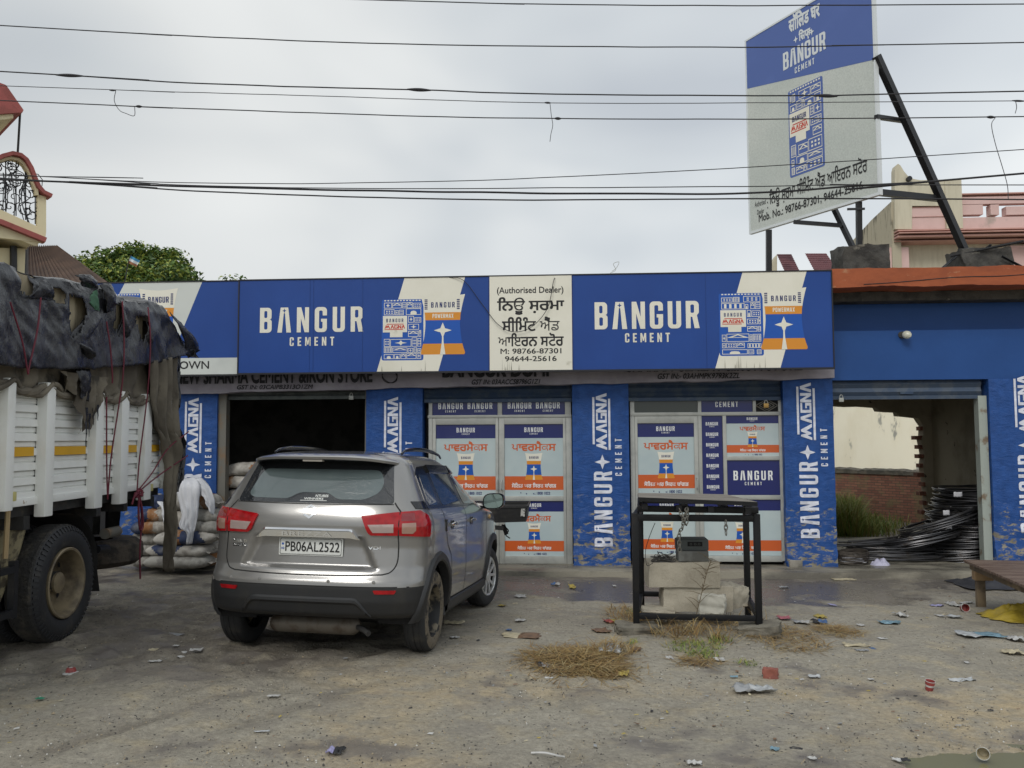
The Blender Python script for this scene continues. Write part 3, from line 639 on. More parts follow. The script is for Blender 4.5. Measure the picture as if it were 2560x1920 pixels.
ftxt('GST IN: 03AACCS8796G1Z1', 1178, 1348, 948, 962, .25, .03, (2.465, 2.54))
fascia_print()
ftxt('SHARMA CEMENT &IRON STORE', 1566, 2005, 912, 935, 0, .05, (2.62, 2.86))
ftxt('GST IN:- 03AHMPK9793K2ZL', 1642, 1848, 938, 952, .25, .03, (2.52, 2.60))
fascia_print()

mb = MB(); mb.prism([(-8.2, YF+.02), (7.8, YF+.02), (7.8, YF+3.6), (3.6, YF+3.6), (3.6, YF+6.2), (-8.2, YF+6.2)], 3.86, 4.0, m_conc, (0, 0, 0), (1, 0, 0), (0, 1, 0)); mb.build('roof', shop)
ev = cracked_band('eave', 3.685, 7.8, 3.735, 3.985, YF-.46, YF+.02, m_terr, shop, .012)
mb = MB()
pts = [(4.1, 3.765), (4.45, 3.78), (4.8, 3.80), (5.2, 3.83), (5.5, 3.85), (5.9, 3.845), (6.3, 3.87), (6.8, 3.89)]
mb.tube(catmull([(x, YF-.462, z+.012*nz(x*7, 1)) for x, z in pts], 6), .006, m_ink, 5); mb.build('crack', ev)
mb = MB()
mb.span(3.80, 7.8, YF+.03, YF+.36, 2.49, 3.187, m_wallb); mb.span(3.80, 7.8, YF+.26, YF+.36, 3.189, 3.60, m_wallb)
mb.build('upper_wall', shop)
mb = MB(); mb.span(3.80, 7.8, YF-.03, YF+.36, 3.601, 3.733, m_cdark); mb.build('soffit_shadow_band', shop)  # dark strip under the eave, colouring in the soffit's shadow
# inside walls
mb = MB()
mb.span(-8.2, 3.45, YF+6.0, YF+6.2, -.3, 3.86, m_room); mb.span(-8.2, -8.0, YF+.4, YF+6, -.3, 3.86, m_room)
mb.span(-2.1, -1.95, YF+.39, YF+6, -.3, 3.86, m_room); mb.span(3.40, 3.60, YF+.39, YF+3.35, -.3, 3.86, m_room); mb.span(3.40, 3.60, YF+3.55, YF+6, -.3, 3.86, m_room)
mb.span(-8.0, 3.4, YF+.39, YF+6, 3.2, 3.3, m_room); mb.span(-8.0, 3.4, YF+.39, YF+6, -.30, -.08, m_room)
mb.build('inner_wall', shop)
mb = MB(); BY = YF+3.35
hole = [(2088, 1015), (2120, 1017), (2150, 1016), (2192, 1019), (2197, 1028), (2222, 1030), (2244, 1031), (2246, 1040), (2270, 1042), (2296, 1045), (2303, 1056), (2309, 1064), (2308, 1090), (2304, 1100), (2309, 1122), (2312, 1140), (2309, 1168), (2315, 1205), (2319, 1262), (2322, 1300), (2324, 1345)]
hp = [PY(u, v, BY) for u, v in hole]; hp = [(3.62, hp[0].z)]+[(p.x, p.z) for p in hp]
poly = [(3.62, 3.86)]+hp+[(hp[-1][0], -.3), (6.75, -.3), (6.75, 3.86)]
mb.prism(poly, -.0, .22, m_beige, (0, BY+.22, 0), (1, 0, 0), (0, 0, 1))
for k in range(13):                              # brick ends standing out of the broken edge
    z = .15+k*.165; 
    xs = [x for (x, zz), (x2, z2) in zip(hp, hp[1:]) if min(zz, z2)-.01 <= z <= max(zz, z2)+.01]
    if xs and z < 1.95: mb.span(min(xs)-.05-.05*(k % 2), min(xs)+.04, BY+.03, BY+.2, z, z+.07, m_brick_cut)
mb.build('back_wall', shop)
mb = MB(); mb.span(6.55, 6.75, YF+.39, BY, -.3, 3.86, m_beige); mb.span(3.6, 6.55, YF+.39, BY, 2.95, 3.1, m_dark); mb.span(3.6, 6.75, YF+.3, BY+.2, -.3, -.105, m_plinth)
mb.build('side_wall', shop)
mb = MB(); n = 60; R = []
for i in range(n+1):
    x = -6.4+14*i/n; y = YF-.34-.05*nz(x*1.3, 2)-.02*nz(x*5, 1); t = -.105+.008*nz(x*2, 5)
    R.append([(x, YF+.5, t), (x, YF-.05, t), (x, y+.05, t-.012), (x, y, t-.03), (x, y-.03, -.35)])
mb.grid(R, m_plinth); mb.build('plinth', shop)
mb = MB(); mb.span(3.12, 3.3, YF-.06, YF+.1, -.11, -.01, m_conc, .02); mb.build('broken_kerb', shop)

# roller shutters, rolled up
def shutter(x0, x1, z0, z1, y, mat, handle=True):
    mb = MB(); n = max(2, int((z1-z0)/.075)); R = []
    for j in range(n*4+1):
        z = z0+(z1-z0)*j/(n*4); d = .012*math.cos(2*pi*j/4); R.append([(x0, y+d, z), (x1, y+d, z)])
    mb.grid(R, mat); mb.span(x0, x1, y-.02, y+.03, z0-.05, z0, mat); mb.span(x0, x1, y+.03, y+.3, z0+.02, z1, m_dark)
    o = mb.build('roller_shutter', shop)
    if handle:
        h = MB(); c = (x0+x1)/2; h.span(c-.09, c+.09, y-.035, y-.022, z0+.02, z0+.055, m_shut); h.build('handle', o)
    return o
shutter(-4.95, -2.86, 2.335, 2.54, YF+.12, m_shutg, False)
shutter(-2.02, .13, 2.27, 2.54, YF+.12, m_shut, False)
shutter(.94, 3.10, 2.27, 2.54, YF+.12, m_shut, False)
shutter(3.80, 5.86, 2.27, 2.49, YF+.10, M('blue_painted_shutter', (.05, .075, .12), .5, .3, (.08, .10, .13), 5, 4))
mb = MB(); mb.span(-5.07, -4.95, YF+.06, YF+.2, -.1, 2.46, m_steel); mb.span(-2.89, -2.857, YF+.1, YF+.2, -.1, 2.4, m_steel)
mb.build('shutter_guide', shop)
mb = MB(); mb.span(5.80, 5.915, YF+.07, YF+.2, -.1, 2.26, M('pale_green_flaking_steel', (.36, .40, .36), .6, .1, (.20, .15, .10), 5, 7, (.52, .66), .3, 20)); mb.build('shutter_guide', shop)

# glazed fronts
DY = YF+.17
def dx(u): return PY(u, 1200, DY).x
def dz(v, u=1400): return PY(u, v, DY).z
def frame(mb, u0, u1, v0, v1, y=DY, dep=.06, mat=m_alu): mb.span(dx(u0), dx(u1), y-dep/2, y+dep/2, dz(v1), dz(v0), mat, .004)
def handle(par, u, v0, v1):
    h = MB(); x = dx(u); z0, z1 = dz(v1), dz(v0); y = DY-.03
    h.tube(catmull([(x, y, z0), (x, y-.05, z0+.01), (x, y-.055, (z0+z1)/2), (x, y-.05, z1-.01), (x, y, z1)], 4), .008, m_alu, 6); h.build('handle', par)
def pane(name, par, u0, u1, v0, v1, fn, y=DY, back=m_glass):
    mb = MB(); x0, x1, z0, z1 = dx(u0), dx(u1), dz(v1), dz(v0)
    mb.span(x0-.005, x1+.005, y-.004, y+.006, z0-.005, z1+.005, back)
    a = Art(); fn(a, 0, x1-x0, 0, z1-z0); a.place(mb, (x0, y-.005, z0), (1, 0, 0), (0, 0, 1), 0, .0009); return mb.build(name, par)
def navy_two(a, x0, x1, y0, y1):
    a.rect(x0, y0, x1, y1, PR['film_navy'], 1); w = x1-x0; h = y1-y0
    for c in (.28, .73): a.brand(x0+w*(c-.19), x0+w*(c+.19), y0+h*.2, y0+h*.85, PR['film_white'], 2)
POST = lambda a, x0, x1, y0, y1: a.poster(x0, x1, y0, y1)
fr = MB()
for u0, u1 in ((1072, 1081), (1245, 1256), (1414, 1429)): frame(fr, u0, u1, 990, 1040)
frame(fr, 1072, 1081, 1040, 1409); frame(fr, 1416, 1430, 1040, 1409); frame(fr, 1070, 1430, 1036.5, 1043.5, dep=.08)
do = fr.build('door_frame', shop)
pane('transom', shop, 1081, 1245, 1000, 1036.5, navy_two); pane('transom', shop, 1256, 1414, 1000, 1036.5, navy_two)
for (ul, ur, gl, gr, hu) in ((1081.5, 1247, 1090, 1239.5, 1243.5), (1248, 1415.5, 1261.5, 1408.5, 1254.5)):
    mb = MB(); frame(mb, ul, gl, 1044, 1409); frame(mb, gr, ur, 1044, 1409); frame(mb, gl, gr, 1044, 1060); frame(mb, gl, gr, 1240, 1252); frame(mb, gl, gr, 1390, 1409)
    d = mb.build('glass_door', shop)
    pane('poster', d, gl, gr, 1060, 1240, POST); pane('poster', d, gl, gr, 1252, 1390, POST); handle(d, hu, 1199, 1224)
fr = MB()
frame(fr, 1577, 1588, 1000, 1400); frame(fr, 1949, 1962, 1000, 1400); frame(fr, 1577, 1955, 1033, 1041.5, dep=.08); frame(fr, 1747, 1756, 1005, 1240); frame(fr, 1808.5, 1817.5, 1041, 1240)
frame(fr, 1885, 1893, 1000, 1033); frame(fr, 1817, 1950, 1142, 1152); frame(fr, 1756, 1950, 1238, 1249); frame(fr, 1747, 1757, 1240, 1392); frame(fr, 1756, 1950, 1388, 1402)
fr.build('window_frame', shop)
mb = MB(); frame(mb, 1588.5, 1595, 1042, 1394); frame(mb, 1736.5, 1746.5, 1042, 1394); frame(mb, 1594.5, 1737, 1042, 1059.5); frame(mb, 1594.5, 1737, 1236, 1250); frame(mb, 1594.5, 1737, 1384, 1394)
d = mb.build('glass_door', shop); pane('poster', d, 1595, 1736.5, 1059.5, 1236, POST); pane('poster', d, 1595, 1736.5, 1250, 1384, POST); handle(d, 1741, 1196, 1222)
pane('transom', shop, 1588, 1747, 1005, 1033, lambda a, *q: None, back=M('dim_transom_glass', (.045, .055, .05), .15))
def cem(a, x0, x1, y0, y1): a.rect(x0, y0, x1, y1, PR['film_navy'], 1); w = x1-x0; h = y1-y0; a.block('CEMENT', x0+w*.28, x0+w*.72, y0+h*.42, y0+h*.86, PR['film_white'], 2)
pane('transom', shop, 1756, 1885, 1003, 1033, cem)
def col7(a, x0, x1, y0, y1):
    a.rect(x0, y0, x1, y1, PR['film_navy'], 1); w = x1-x0; h = y1-y0
    for i in range(7): c = y0+h*(.89-.133*i); a.brand(x0+w*.2, x0+w*.8, c-h*.035, c+h*.03, PR['film_white'], 2)
pane('window_pane', shop, 1756.5, 1808, 1042, 1237.5, col7)
pane('window_pane', shop, 1818, 1949, 1042, 1142, POST)
def onebr(a, x0, x1, y0, y1): a.rect(x0, y0, x1, y1, PR['film_navy'], 1); w = x1-x0; h = y1-y0; a.brand(x0+w*.12, x0+w*.87, y0+h*.28, y0+h*.70, PR['film_white'], 2)
pane('window_pane', shop, 1818, 1949, 1152.5, 1237.5, onebr)
pane('window_pane', shop, 1757, 1949, 1249.5, 1387.5, POST)
# pressed metal grille over the last transom pane, a padlock hanging in front of it
mb = MB(); x0, x1, z0, z1 = dx(1893), dx(1949), dz(1033), dz(1002); mb.span(x0, x1, DY-.004, DY+.01, z0, z1, m_dark)
cx, cz = (x0+x1)/2, (z0+z1)/2
for k in (1, .68, .36):
    w_, h_ = (x1-x0)/2*k, (z1-z0)/2*k; q = [(cx-w_, cz), (cx, cz+h_), (cx+w_, cz), (cx, cz-h_)]
    for i in range(4): mb.bar((q[i][0], DY-.014, q[i][1]), (q[(i+1) % 4][0], DY-.014, q[(i+1) % 4][1]), .012, .012, m_steel, (0, 1, 0))
mb.build('grille', shop)
def padlock(u, v, Y, sz, label, mat):
    p = PY(u, v, Y); mb = MB(); mb.box((0, 0, -.02*sz), (.05*sz, .018*sz, .045*sz), mat, None, .005)
    mb.tube([( .017*sz*math.cos(t), 0, .0+.035*sz*math.sin(t)) for t in [pi*i/8 for i in range(9)]], .004*sz, m_alu, 6)
    mb.v = [(p.x+a, p.y+b, p.z+c) for a, b, c in mb.v]; single(mb, 'padlock', label, 'padlock')
brass = M('old_brass', (.42, .27, .10), .4, .9)
padlock(1915, 1009, YF+.06, 1.4, 'small brass padlock hanging over the diamond grille of the right hand window', brass)
padlock(2103, 995, YF+.03, 1.3, 'steel padlock dangling at the left end of the raised blue shutter', m_alu)
padlock(878, 990, YF+.05, 1.3, 'steel padlock hanging below the raised shutter of the dark storeroom', m_alu)
# bulb on the blue wall
p = PY(2256, 828, YF); mb = MB()
mb.lathe([(.0, 0), (.05, 0), (.05, .035), (.035, .05), (.035, .06)], m_cdark, 16, (p.x, YF+.03, p.z-.05), (1, 0, 0), (0, 0, 1), (.25, -1, -.1))
mb.lathe([(.03, .055), (.045, .075), (.058, .10), (.055, .13), (.035, .155), (.0, .165)], M('frosted_bulb', (.62, .62, .52), .25, spec=.5), 16, (p.x, YF+.03, p.z-.05), (1, 0, 0), (0, 0, 1), (.25, -1, -.1))
single(mb, 'wall_lamp', 'round frosted bulb in a dark holder on the upper blue wall', 'lamp')

# ------------------------------------------------------------------ signs
S = 1.15733                                       # some pixel positions were read off a 2212-wide view
m_sframe = M('sign_black_frame', (.02, .02, .024), .5, .3); m_sheet = M('sign_galvanised_back', (.25, .26, .27), .5, .6)
m_blk = M('black_painted_steel', (.016, .017, .020), .45, .2, (.03, .028, .026), 6, 6, (.5, .75), .15, 40)
def signbox(par, x0, x1, z0, z1, y, dep=.16):
    mb = MB(); mb.span(x0, x1, y+.002, y+dep, z0, z1, m_sheet)
    o = mb.build('sign_box', par)
    mb = MB(); t = .016
    mb.span(x0-t, x1+t, y-.012, y+.03, z1, z1+t, m_sframe); mb.span(x0-t, x1+t, y-.012, y+.03, z0-t*1.6, z0, m_sframe)
    mb.span(x0-t, x0, y-.012, y+.03, z0, z1, m_sframe); mb.span(x1, x1+t, y-.012, y+.03, z0, z1, m_sframe)
    mb.build('frame', par); return o
SY = 11.62; sx0, sx1, sz0, sz1 = -4.565, 3.66, 2.635, 3.950
sg = thing('shop_sign', 'long blue main signboard with two word marks and a cream dealer panel', 'signboard', ((sx0+sx1)/2, SY, sz0))
signbox(sg, sx0, sx1, sz0, sz1, SY)
KX = (sx1-sx0)/1483.; KZ = (sz1-sz0)/232.
a = Art()
def su(u): return PY(u, 814, SY).x-sx0
def sv(v, u=1340): return PY(u, v, SY).z-sz0
def sb(u0, u1, v0, v1): um = (u0+u1)/2; return su(u0), su(u1), sv(v1, um), sv(v0, um)
Wd, Hd = sx1-sx0, sz1-sz0
a.rect(0, 0, Wd, Hd, PR['blue'], 1)
for (t0, t1, b0, b1) in ((1011, 1163, 942.5, 1096), (1859, 2020, 1786, 1948.6)):
    a.poly([(su(b0), 0), (su(b1), 0), (su(t1), Hd), (su(t0), Hd)], PR['cream'], 2)
a.block('BANGUR', *sb(650, 908, 768, 830.6), PR['cream'], 3, 1.02); a.block('CEMENT', *sb(725, 836, 842.6, 864.5), PR['cream'], 3, 1.05)
a.block('BANGUR', *sb(1486.8, 1749, 754, 822), PR['cream'], 3, 1.0); a.block('CEMENT', *sb(1562, 1674, 832.6, 855.5), PR['cream'], 3, 1.05)
a.magnabag(*sb(954.4, 1058.8, 748.6, 901), 3); a.powerbag(*sb(1051, 1163, 736, 886))
a.magnabag(*sb(1798, 1908, 733, 889.5), 5); a.powerbag(*sb(1901, 2018, 719, 873.5))
a.rect(su(1222.5), 0, su(1430.5), Hd, PR['cream'], 4.6)
for u in (774, 783, 906, 1765): a.rect(su(u), 0, su(u)+.006, Hd, PR['seam'], 2.2)
rs = random.Random(4)
for i in range(26):
    u = rs.choice((rs.uniform(1800, 1950), rs.uniform(1250, 1300), rs.uniform(950, 1080))); x = su(u); h_ = rs.uniform(.04, .20); a.poly([(x, .004), (x+rs.uniform(.004, .012), .004), (x+.004, h_)], PR['streak'], 6)
for u in (1222, 1430): a.rect(su(u), 0, su(u)+.012, Hd, PR['navy'], 5)
tx = lambda s, u0, u1, v0, v1, b=.02: a.text(s, *sb(u0, u1, v0, v1), PR['black'], 5.2, b)
tx('(Authorised Dealer)', 1242.7, 1409.5, 717, 738, .02); tx('ਿਨਊ ਸ਼ਰਮਾ', 1243, 1411, 742, 787, .03); tx('ਸੀਿਮੰਟ ਐਂਡ', 1255, 1399, 792, 828, .03)
tx('ਆਇਰਨ ਸਟੋਰ', 1245, 1409, 832, 866, .03); tx('M: 98766-87301', 1251, 1403, 871, 884.5, .02); tx('94644-25616', 1262, 1391, 890, 903.5, .02)
mb = MB(); a.place(mb, (sx0, SY, sz0), (1, 0, 0), (0, 0, 1), 0, .0016); mb.build('sign_face', sg)
sl = thing('side_sign', 'lower blue and white side signboard half hidden behind the lorry tarpaulin', 'signboard', (-5.9, SY+.04, 2.62))
lx0, lx1, lz0, lz1 = -8.0, -4.60, 2.625, 3.955
signbox(sl, lx0, lx1, lz0, lz1, SY+.06)
a = Art(); ou = lambda u, v=800: PY(u, v, SY+.06).x-lx0; ov = lambda v, u=450: PY(u, v, SY+.06).z-lz0
a.rect(0, 0, lx1-lx0, lz1-lz0, PR['blue'], 1); a.rect(0, 0, lx1-lx0, ov(895, 500), PR['grey'], 2)
a.poly([(ou(215), ov(895)), (ou(430), ov(895)), (ou(504), lz1-lz0), (ou(310), lz1-lz0)], PR['grey'], 2)
a.powerbag(ou(346), ou(444), ov(885), ov(720)); a.magnabag(ou(262), ou(352), ov(888), ov(732), 8)
a.text('GODOWN', ou(385), ou(525), ov(923), ov(903), PR['black'], 3, .02)
mb = MB(); a.place(mb, (lx0, SY+.06, lz0), (1, 0, 0), (0, 0, 1), 0, .0016); mb.build('sign_face', sl)
# wires lying along and hanging over the sign
def wire(name, label, pts, r, mat=None, k=6, cat='wire', group=None):
    mb = MB(); mb.tube(catmull(pts, k), r, mat or m_ink, 6); return single(mb, name, label, cat, group)
q = lambda u, v, y=SY-.05: PY(u*S, v*S, y)
wire('loose_wire', 'thin black wire drooping in a loop across the cream dealer panel of the main sign', [q(960, 599, SY+.02), q(1000, 605), q(1040, 655), q(1075, 700), q(1110, 717), q(1150, 705), q(1183, 665), q(1195, 610), q(1200, 598, SY+.02)], .005)
wire('loose_wire', 'thin wire lying along the top edge of the main sign', [q(620, 603, SY+.04), q(760, 601, SY+.04), q(900, 600, SY+.05), q(1000, 598, SY+.04), q(1110, 601, SY+.04), q(1230, 596, SY+.04), q(1330, 591, SY+.05), q(1430, 592, SY+.04)], .006)
wire('loose_wire', 'pale crooked wire end sticking up from the roof edge behind the main sign', [q(1318, 590, 11.9), q(1330, 583, 11.9), q(1325, 570, 11.9), q(1337, 566, 11.9), q(1332, 578, 11.9), q(1322, 586, 11.9)], .004, m_alu)
p0 = PY(842*S, 812*S, YF-.12); wire('wire_coil', 'ring of black wire hung on the mauve fascia beside the big black lettering', [(p0.x+.11*math.cos(t*.5+j*.3), YF-.125-.006*j, p0.z+.10*math.sin(t*.5)) for j in range(2) for t in range(13)], .006)

# ------------------------------------------------------------------ billboard on the roof
def hit(u, v, O, Nn): r = ray(u, v); return EYE+r*((O-EYE).dot(Nn)/r.dot(Nn))
BL, BR = PD(1877, 581, 14.5), PD(2196, 479, 12.2)
BL.z = BR.z = (BL.z+BR.z)/2
BU = (BR-BL); BW = BU.length; BU.normalize(); BV = Vector((0, 0, 1)); BN = BU.cross(BV); BH = 3.36
def bb(u, v): p = hit(u, v, BL, BN)-BL; return p.dot(BU), p.z
bill = thing('billboard', 'tall tilted roof billboard, blue above and pale grey below, braced by long black struts', 'billboard', (BL+BR)/2-Vector((0, 0, 1.15)))
mb = MB(); NB = 30; g = []
def bwob(x, z): return .018*nz(x*1.6, z*1.1, 4)+.010*nz(x*4, z*2.5, 7)
mb.prism([(-.01, -.01), (BW+.01, -.01), (BW+.01, BH), (-.01, BH)], -.055, -.03, m_sheet, BL, BU, BV); mb.build('backing', bill)
mb = MB()
for (x0, x1, z0, z1) in ((-.03, BW+.03, -.04, 0), (-.03, BW+.03, BH, BH+.03), (-.03, 0, 0, BH), (BW, BW+.03, 0, BH)):
    mb.prism([(x0, z0), (x1, z0), (x1, z1), (x0, z1)], -.055, .012, PR['bill_white'], BL, BU, BV)
mb.build('frame', bill)
a = Art(); a.rect(0, 0, BW, BH, PR['bill_grey'], 1)
d0, d1 = bb(1867, 223)[1], bb(2190, 147)[1]
a.poly([(0, d0), (BW, d1), (BW, BH), (0, BH)], PR['bill_blue'], 2)
def btx(s, p, q, h, mat, bold=.03, kind='t'):
    (x0, z0), (x1, z1) = bb(*p), bb(*q); z = (z0+z1)/2
    (a.text(s, x0, x1, z, z+h, mat, 4, bold) if kind == 't' else a.block(s, x0, x1, z, z+h, mat, 4))
btx('सॉिलड घर', (1973, 83), (2051, 42), .30, PR['bill_white'], .05); btx('िसफ़', (1998, 108), (2027, 96), .22, PR['bill_white'], .05)
x, z = bb(2020, 88); a.poly([(x, z), (x+.03, z+.05), (x+.09, z+.03), (x+.08, z+.055), (x+.03, z+.08), (x-.01, z+.02)], PR['bill_white'], 4)
for u, v in ((1990, 99), (2030, 80)): x, z = bb(u, v); a.poly(star4(x, z, .05, .06), PR['bill_white'], 4)
btx('BANGUR', (1959, 175), (2066, 124), .29, PR['bill_white'], 0, 'b'); btx('CEMENT', (1988, 181), (2037, 163), .10, PR['bill_white'], 0, 'b')
(x0, z0), (x1, z1) = bb(1976, 450), bb(2063, 410); zt = bb(2018, 207)[1]
a.magnabag(x0, x1, (z0+z1)/2, zt, 9, PR['bill_blue'])
btx('ਿਨਊ ਸ਼ਰਮਾ ਸੀਿਮੰਟ ਐਂਡ ਆਇਰਨ ਸਟੋਰ', (1925, 524), (2170, 440), .33, PR['black'], .012)
btx('Authorised', (1888, 519), (1915, 509), .09, PR['black'], 0); btx('Dealer', (1894, 537), (1911, 531), .08, PR['black'], 0); btx(':', (1919, 522), (1921, 521), .12, PR['black'], 0)
btx('Mob. No.: 98766-87301, 94644-25616', (1898, 560), (2158, 474), .15, PR['black'], .015)
mb = MB(); a.place(mb, BL, BU, BV, 0, .002)
mb.build('printed_face', bill)
mp_ = lambda u, v, d: PD(u, v, d)
def strut(name, p, q_, w=.085):
    m = MB(); m.bar(p, q_, w, w, m_blk); m.build(name, bill)
strut('post', PD(1922, 575, 14.1), PD(1922, 690, 14.1)); strut('post', PD(2147, 505, 12.55), PD(2148, 640, 12.6), .075); strut('cross_bar', PD(2118, 523, 12.55), PD(2162, 522, 12.5), .03)
strut('brace', PD(2191, 140, 12.3), PD(2420, 645, 12.95), .095); strut('brace', PD(2060, 470, 13.5), PD(2133, 620, 12.95), .07)
strut('cross_bar', PD(2190, 292, 12.25), PD(2259, 302, 12.65), .06); strut('cross_bar', PD(2186, 480, 12.28), PD(2352, 497, 12.82), .085); strut('cross_bar', PD(1985, 555, 13.55), PD(2106, 564, 13.1), .06)
def block(name, label, cat, c, size, mat, seed=0, amp=.05, k=9, rot=0, group=None, par=None, rnd_=.14, tilt=0):
    mb = MB(); bm = bmesh.new(); bmesh.ops.create_cube(bm, size=1); bmesh.ops.subdivide_edges(bm, edges=bm.edges[:], cuts=k, use_grid_fill=True)
    R = Matrix.Rotation(rot, 3, 'Z') @ Matrix.Rotation(tilt, 3, 'Y'); vs = []
    for v in bm.verts:
        p = v.co.copy(); q = Vector([max(-.5, min(.5, t))*.5 for t in p])
        l = max(abs(t) for t in p); rr_ = p.normalized()*.5*1.25; p = p*(1-rnd_)+rr_*rnd_
        n = Vector((nz(p.x*3+seed, p.y*3, p.z*3), nz(p.x*3, p.y*3+seed+5, p.z*3), nz(p.x*3, p.y*3, p.z*3+seed+9)))*amp*1.6+Vector((nz(p.x*9+seed, p.y*9, p.z*9), nz(p.x*9, p.y*9+seed+5, p.z*9), nz(p.x*9, p.y*9, p.z*9+seed)))*amp*.7
        vs.append(Vector(c)+R @ Vector(((p.x)*size[0]+n.x, p.y*size[1]+n.y, (p.z+.5)*size[2]+n.z)))
    bm.verts.index_update(); mb.add(vs, [[v.index for v in f.verts] for f in bm.faces], mat, True); bm.free()
    return single(mb, name, label, cat, group, sharp=50) if par is None else mb.build(name, par, sharp=50)
p = PD(2150, 690, 12.75); block('concrete_block', 'large blackened concrete block on the roof under the billboard post', 'concrete block', (p.x, p.y, 3.98), (.70, .62, .56), m_cdark, 2, .03)
p = PD(2449, 690, 12.95); block('concrete_block', 'blackened concrete block on the roof at the foot of the long brace', 'concrete block', (p.x, p.y, 3.98), (.72, .55, .55), m_cdark, 7, .03)
p = PD(1925, 690, 13.9); block('concrete_block', 'low dark concrete pad on the roof behind the sign, under the thin post', 'concrete block', (p.x, p.y, 3.98), (.75, .5, .18), m_cdark, 4, .03)
# scrap angle iron beside the second block
for i, (a_, b_) in enumerate(((((2355, 672, 12.5), (2392, 640, 12.9))), ((2376, 640, 12.8), (2560, 602, 12.5)), ((2440, 640, 13.3), (2478, 612, 13.0)), ((2506, 640, 12.6), (2600, 690, 12.6)), ((2510, 675, 12.6), (2545, 668, 12.5)))):
    m = MB(); P0, P1 = PD(*a_), PD(*b_); P0.z = max(P0.z, 4.02); P1.z = max(P1.z, 4.02); m.bar(P0, P1, .035, .01, m_blk); m.bar(P0+Vector((0, .018, -.0)), P1+Vector((0, .018, 0)), .01, .04, m_blk)
    single(m, 'scrap_iron', ['short grey angle iron leaning up to the left of the roof block', 'long angle iron rising to the right edge over the roof block', 'bent bit of angle iron lying on top of the roof block', 'angle iron sloping down at the right of the roof block', 'stub of angle iron beside the roof block at the parapet'][i], 'scrap iron', 'scrap iron on the roof')

# ------------------------------------------------------------------ behind the shop
class Pl:
    "an upright wall plane; pixels of the photograph are read where they meet it"
    def __init__(s, P, ang): s.O = Vector(P); s.U = Vector((math.cos(ang), math.sin(ang), 0)); s.V = Vector((0, 0, 1)); s.N = s.U.cross(s.V)
    def __call__(s, u, v): p = hit(u, v, s.O, s.N)-s.O; return (p.dot(s.U), p.z)
    def pr(s, mb, px, d0, d1, mat): mb.prism([s(*q) for q in px], d0, d1, mat, s.O, s.U, s.V)
    def rc(s, mb, u0, u1, v0, v1, d0, d1, mat):
        a, b = s(u0, v1), s(u1, v0); mb.prism([(a[0], a[1]), (b[0], a[1]), (b[0], b[1]), (a[0], b[1])], d0, d1, mat, s.O, s.U, s.V)
m_pink = M('pink_house_paint', (.66, .47, .44), .8, 0, (.58, .40, .37), 1.2, 6, (.4, .7), .2, 8, .3, col3=(.40, .33, .29), ns3=1.6, t3=(.60, .75))
m_tan = M('tan_streaked_plaster', (.58, .54, .42), .85, 0, (.50, .46, .35), 3, 6, (.35, .7), .2, 10, .3, stretch=(3, 3, .35))
m_corn = M('rose_cornice_paint', (.55, .32, .27), .8, 0, (.48, .27, .23), 2, 5, (.4, .7))
m_mold = M('mould_streaked_wall', (.45, .41, .31), .9, 0, (.09, .085, .07), 2.2, 8, (.52, .68), .3, 8, .2, stretch=(2.2, 2.2, .5))
m_tile = M('maroon_roof_tiles', (.17, .075, .085), .7, 0, (.12, .055, .065), 2, 4)
def ground_wall(mb, P, u0, u1, v0, mat, d0, d1):
    a, b = P(u0, v0), P(u1, v0); mb.prism([(a[0], -P.O.z-.4), (b[0], -P.O.z-.4), (b[0], b[1]), (a[0], a[1])], d0, d1, mat, P.O, P.U, P.V)
ho = PY(2400, 800, 24); ho.z = -.2
pink = thing('house', 'pink upstairs house with rose cornice and two small square holes in its parapet', 'house', ho)
P = Pl((ho.x, 24, 0), 0)
mb = MB(); ground_wall(mb, P, 2226, 2760, 600, m_tan, -5.5, -.5); mb.build('wall', pink)
mb = MB(); P.rc(mb, 2228, 2275, 616, 676, -.49, -.1, m_pink); mb.build('side_pier', pink)
mb = MB(); P.rc(mb, 2543, 2760, 604, 676, -.49, -.3, m_pink); mb.build('side_pier', pink)
mb = MB()
for (v0, v1, d) in ((573, 580, .25), (580.5, 588, .34), (588.5, 594, .25), (594.5, 603, .05)): P.rc(mb, 2236, 2760, v0, v1, -2.5, d, m_corn)
mb.build('cornice', pink)
mb = MB()                                        # parapet with its two square holes
h1, h2 = (2457, 2477, 511, 537), (2497, 2516, 510, 536)
P.rc(mb, 2400, 2760, 485, 511, -.25, 0, m_pink); P.rc(mb, 2400, 2760, 537, 573.5, -.25, 0, m_pink)
for u0, u1 in ((2400, 2457), (2477, 2497), (2516, 2760)): P.rc(mb, u0, u1, 511, 537, -.25, 0, m_pink)
P.rc(mb, 2398, 2760, 480, 485, -.3, .06, m_corn); mb.build('parapet', pink)
mb = MB()
P.pr(mb, [(2235, 574), (2235, 425), (2238, 415), (2243, 411), (2249, 415), (2258, 430), (2268, 442), (2282, 449), (2299, 452), (2363, 450), (2363, 516), (2278, 516), (2278, 574)], -.2, .06, m_tan)
P.rc(mb, 2363.5, 2400, 449, 573, -.2, .08, m_tan); mb.build('gable_top', pink)
mb = MB(); P.rc(mb, 2278, 2363, 516.5, 573.5, -.2, .0, m_pink); P.rc(mb, 2279, 2362, 517, 519, 0, .03, m_corn); P.rc(mb, 2279, 2362, 541, 543, 0, .03, m_corn); mb.build('panel', pink)
Ps = Pl(PY(2235, 560, 24.0), pi/2+.02)
mb = MB(); e0, e1 = Ps(2234, 503), Ps(2137, 600)
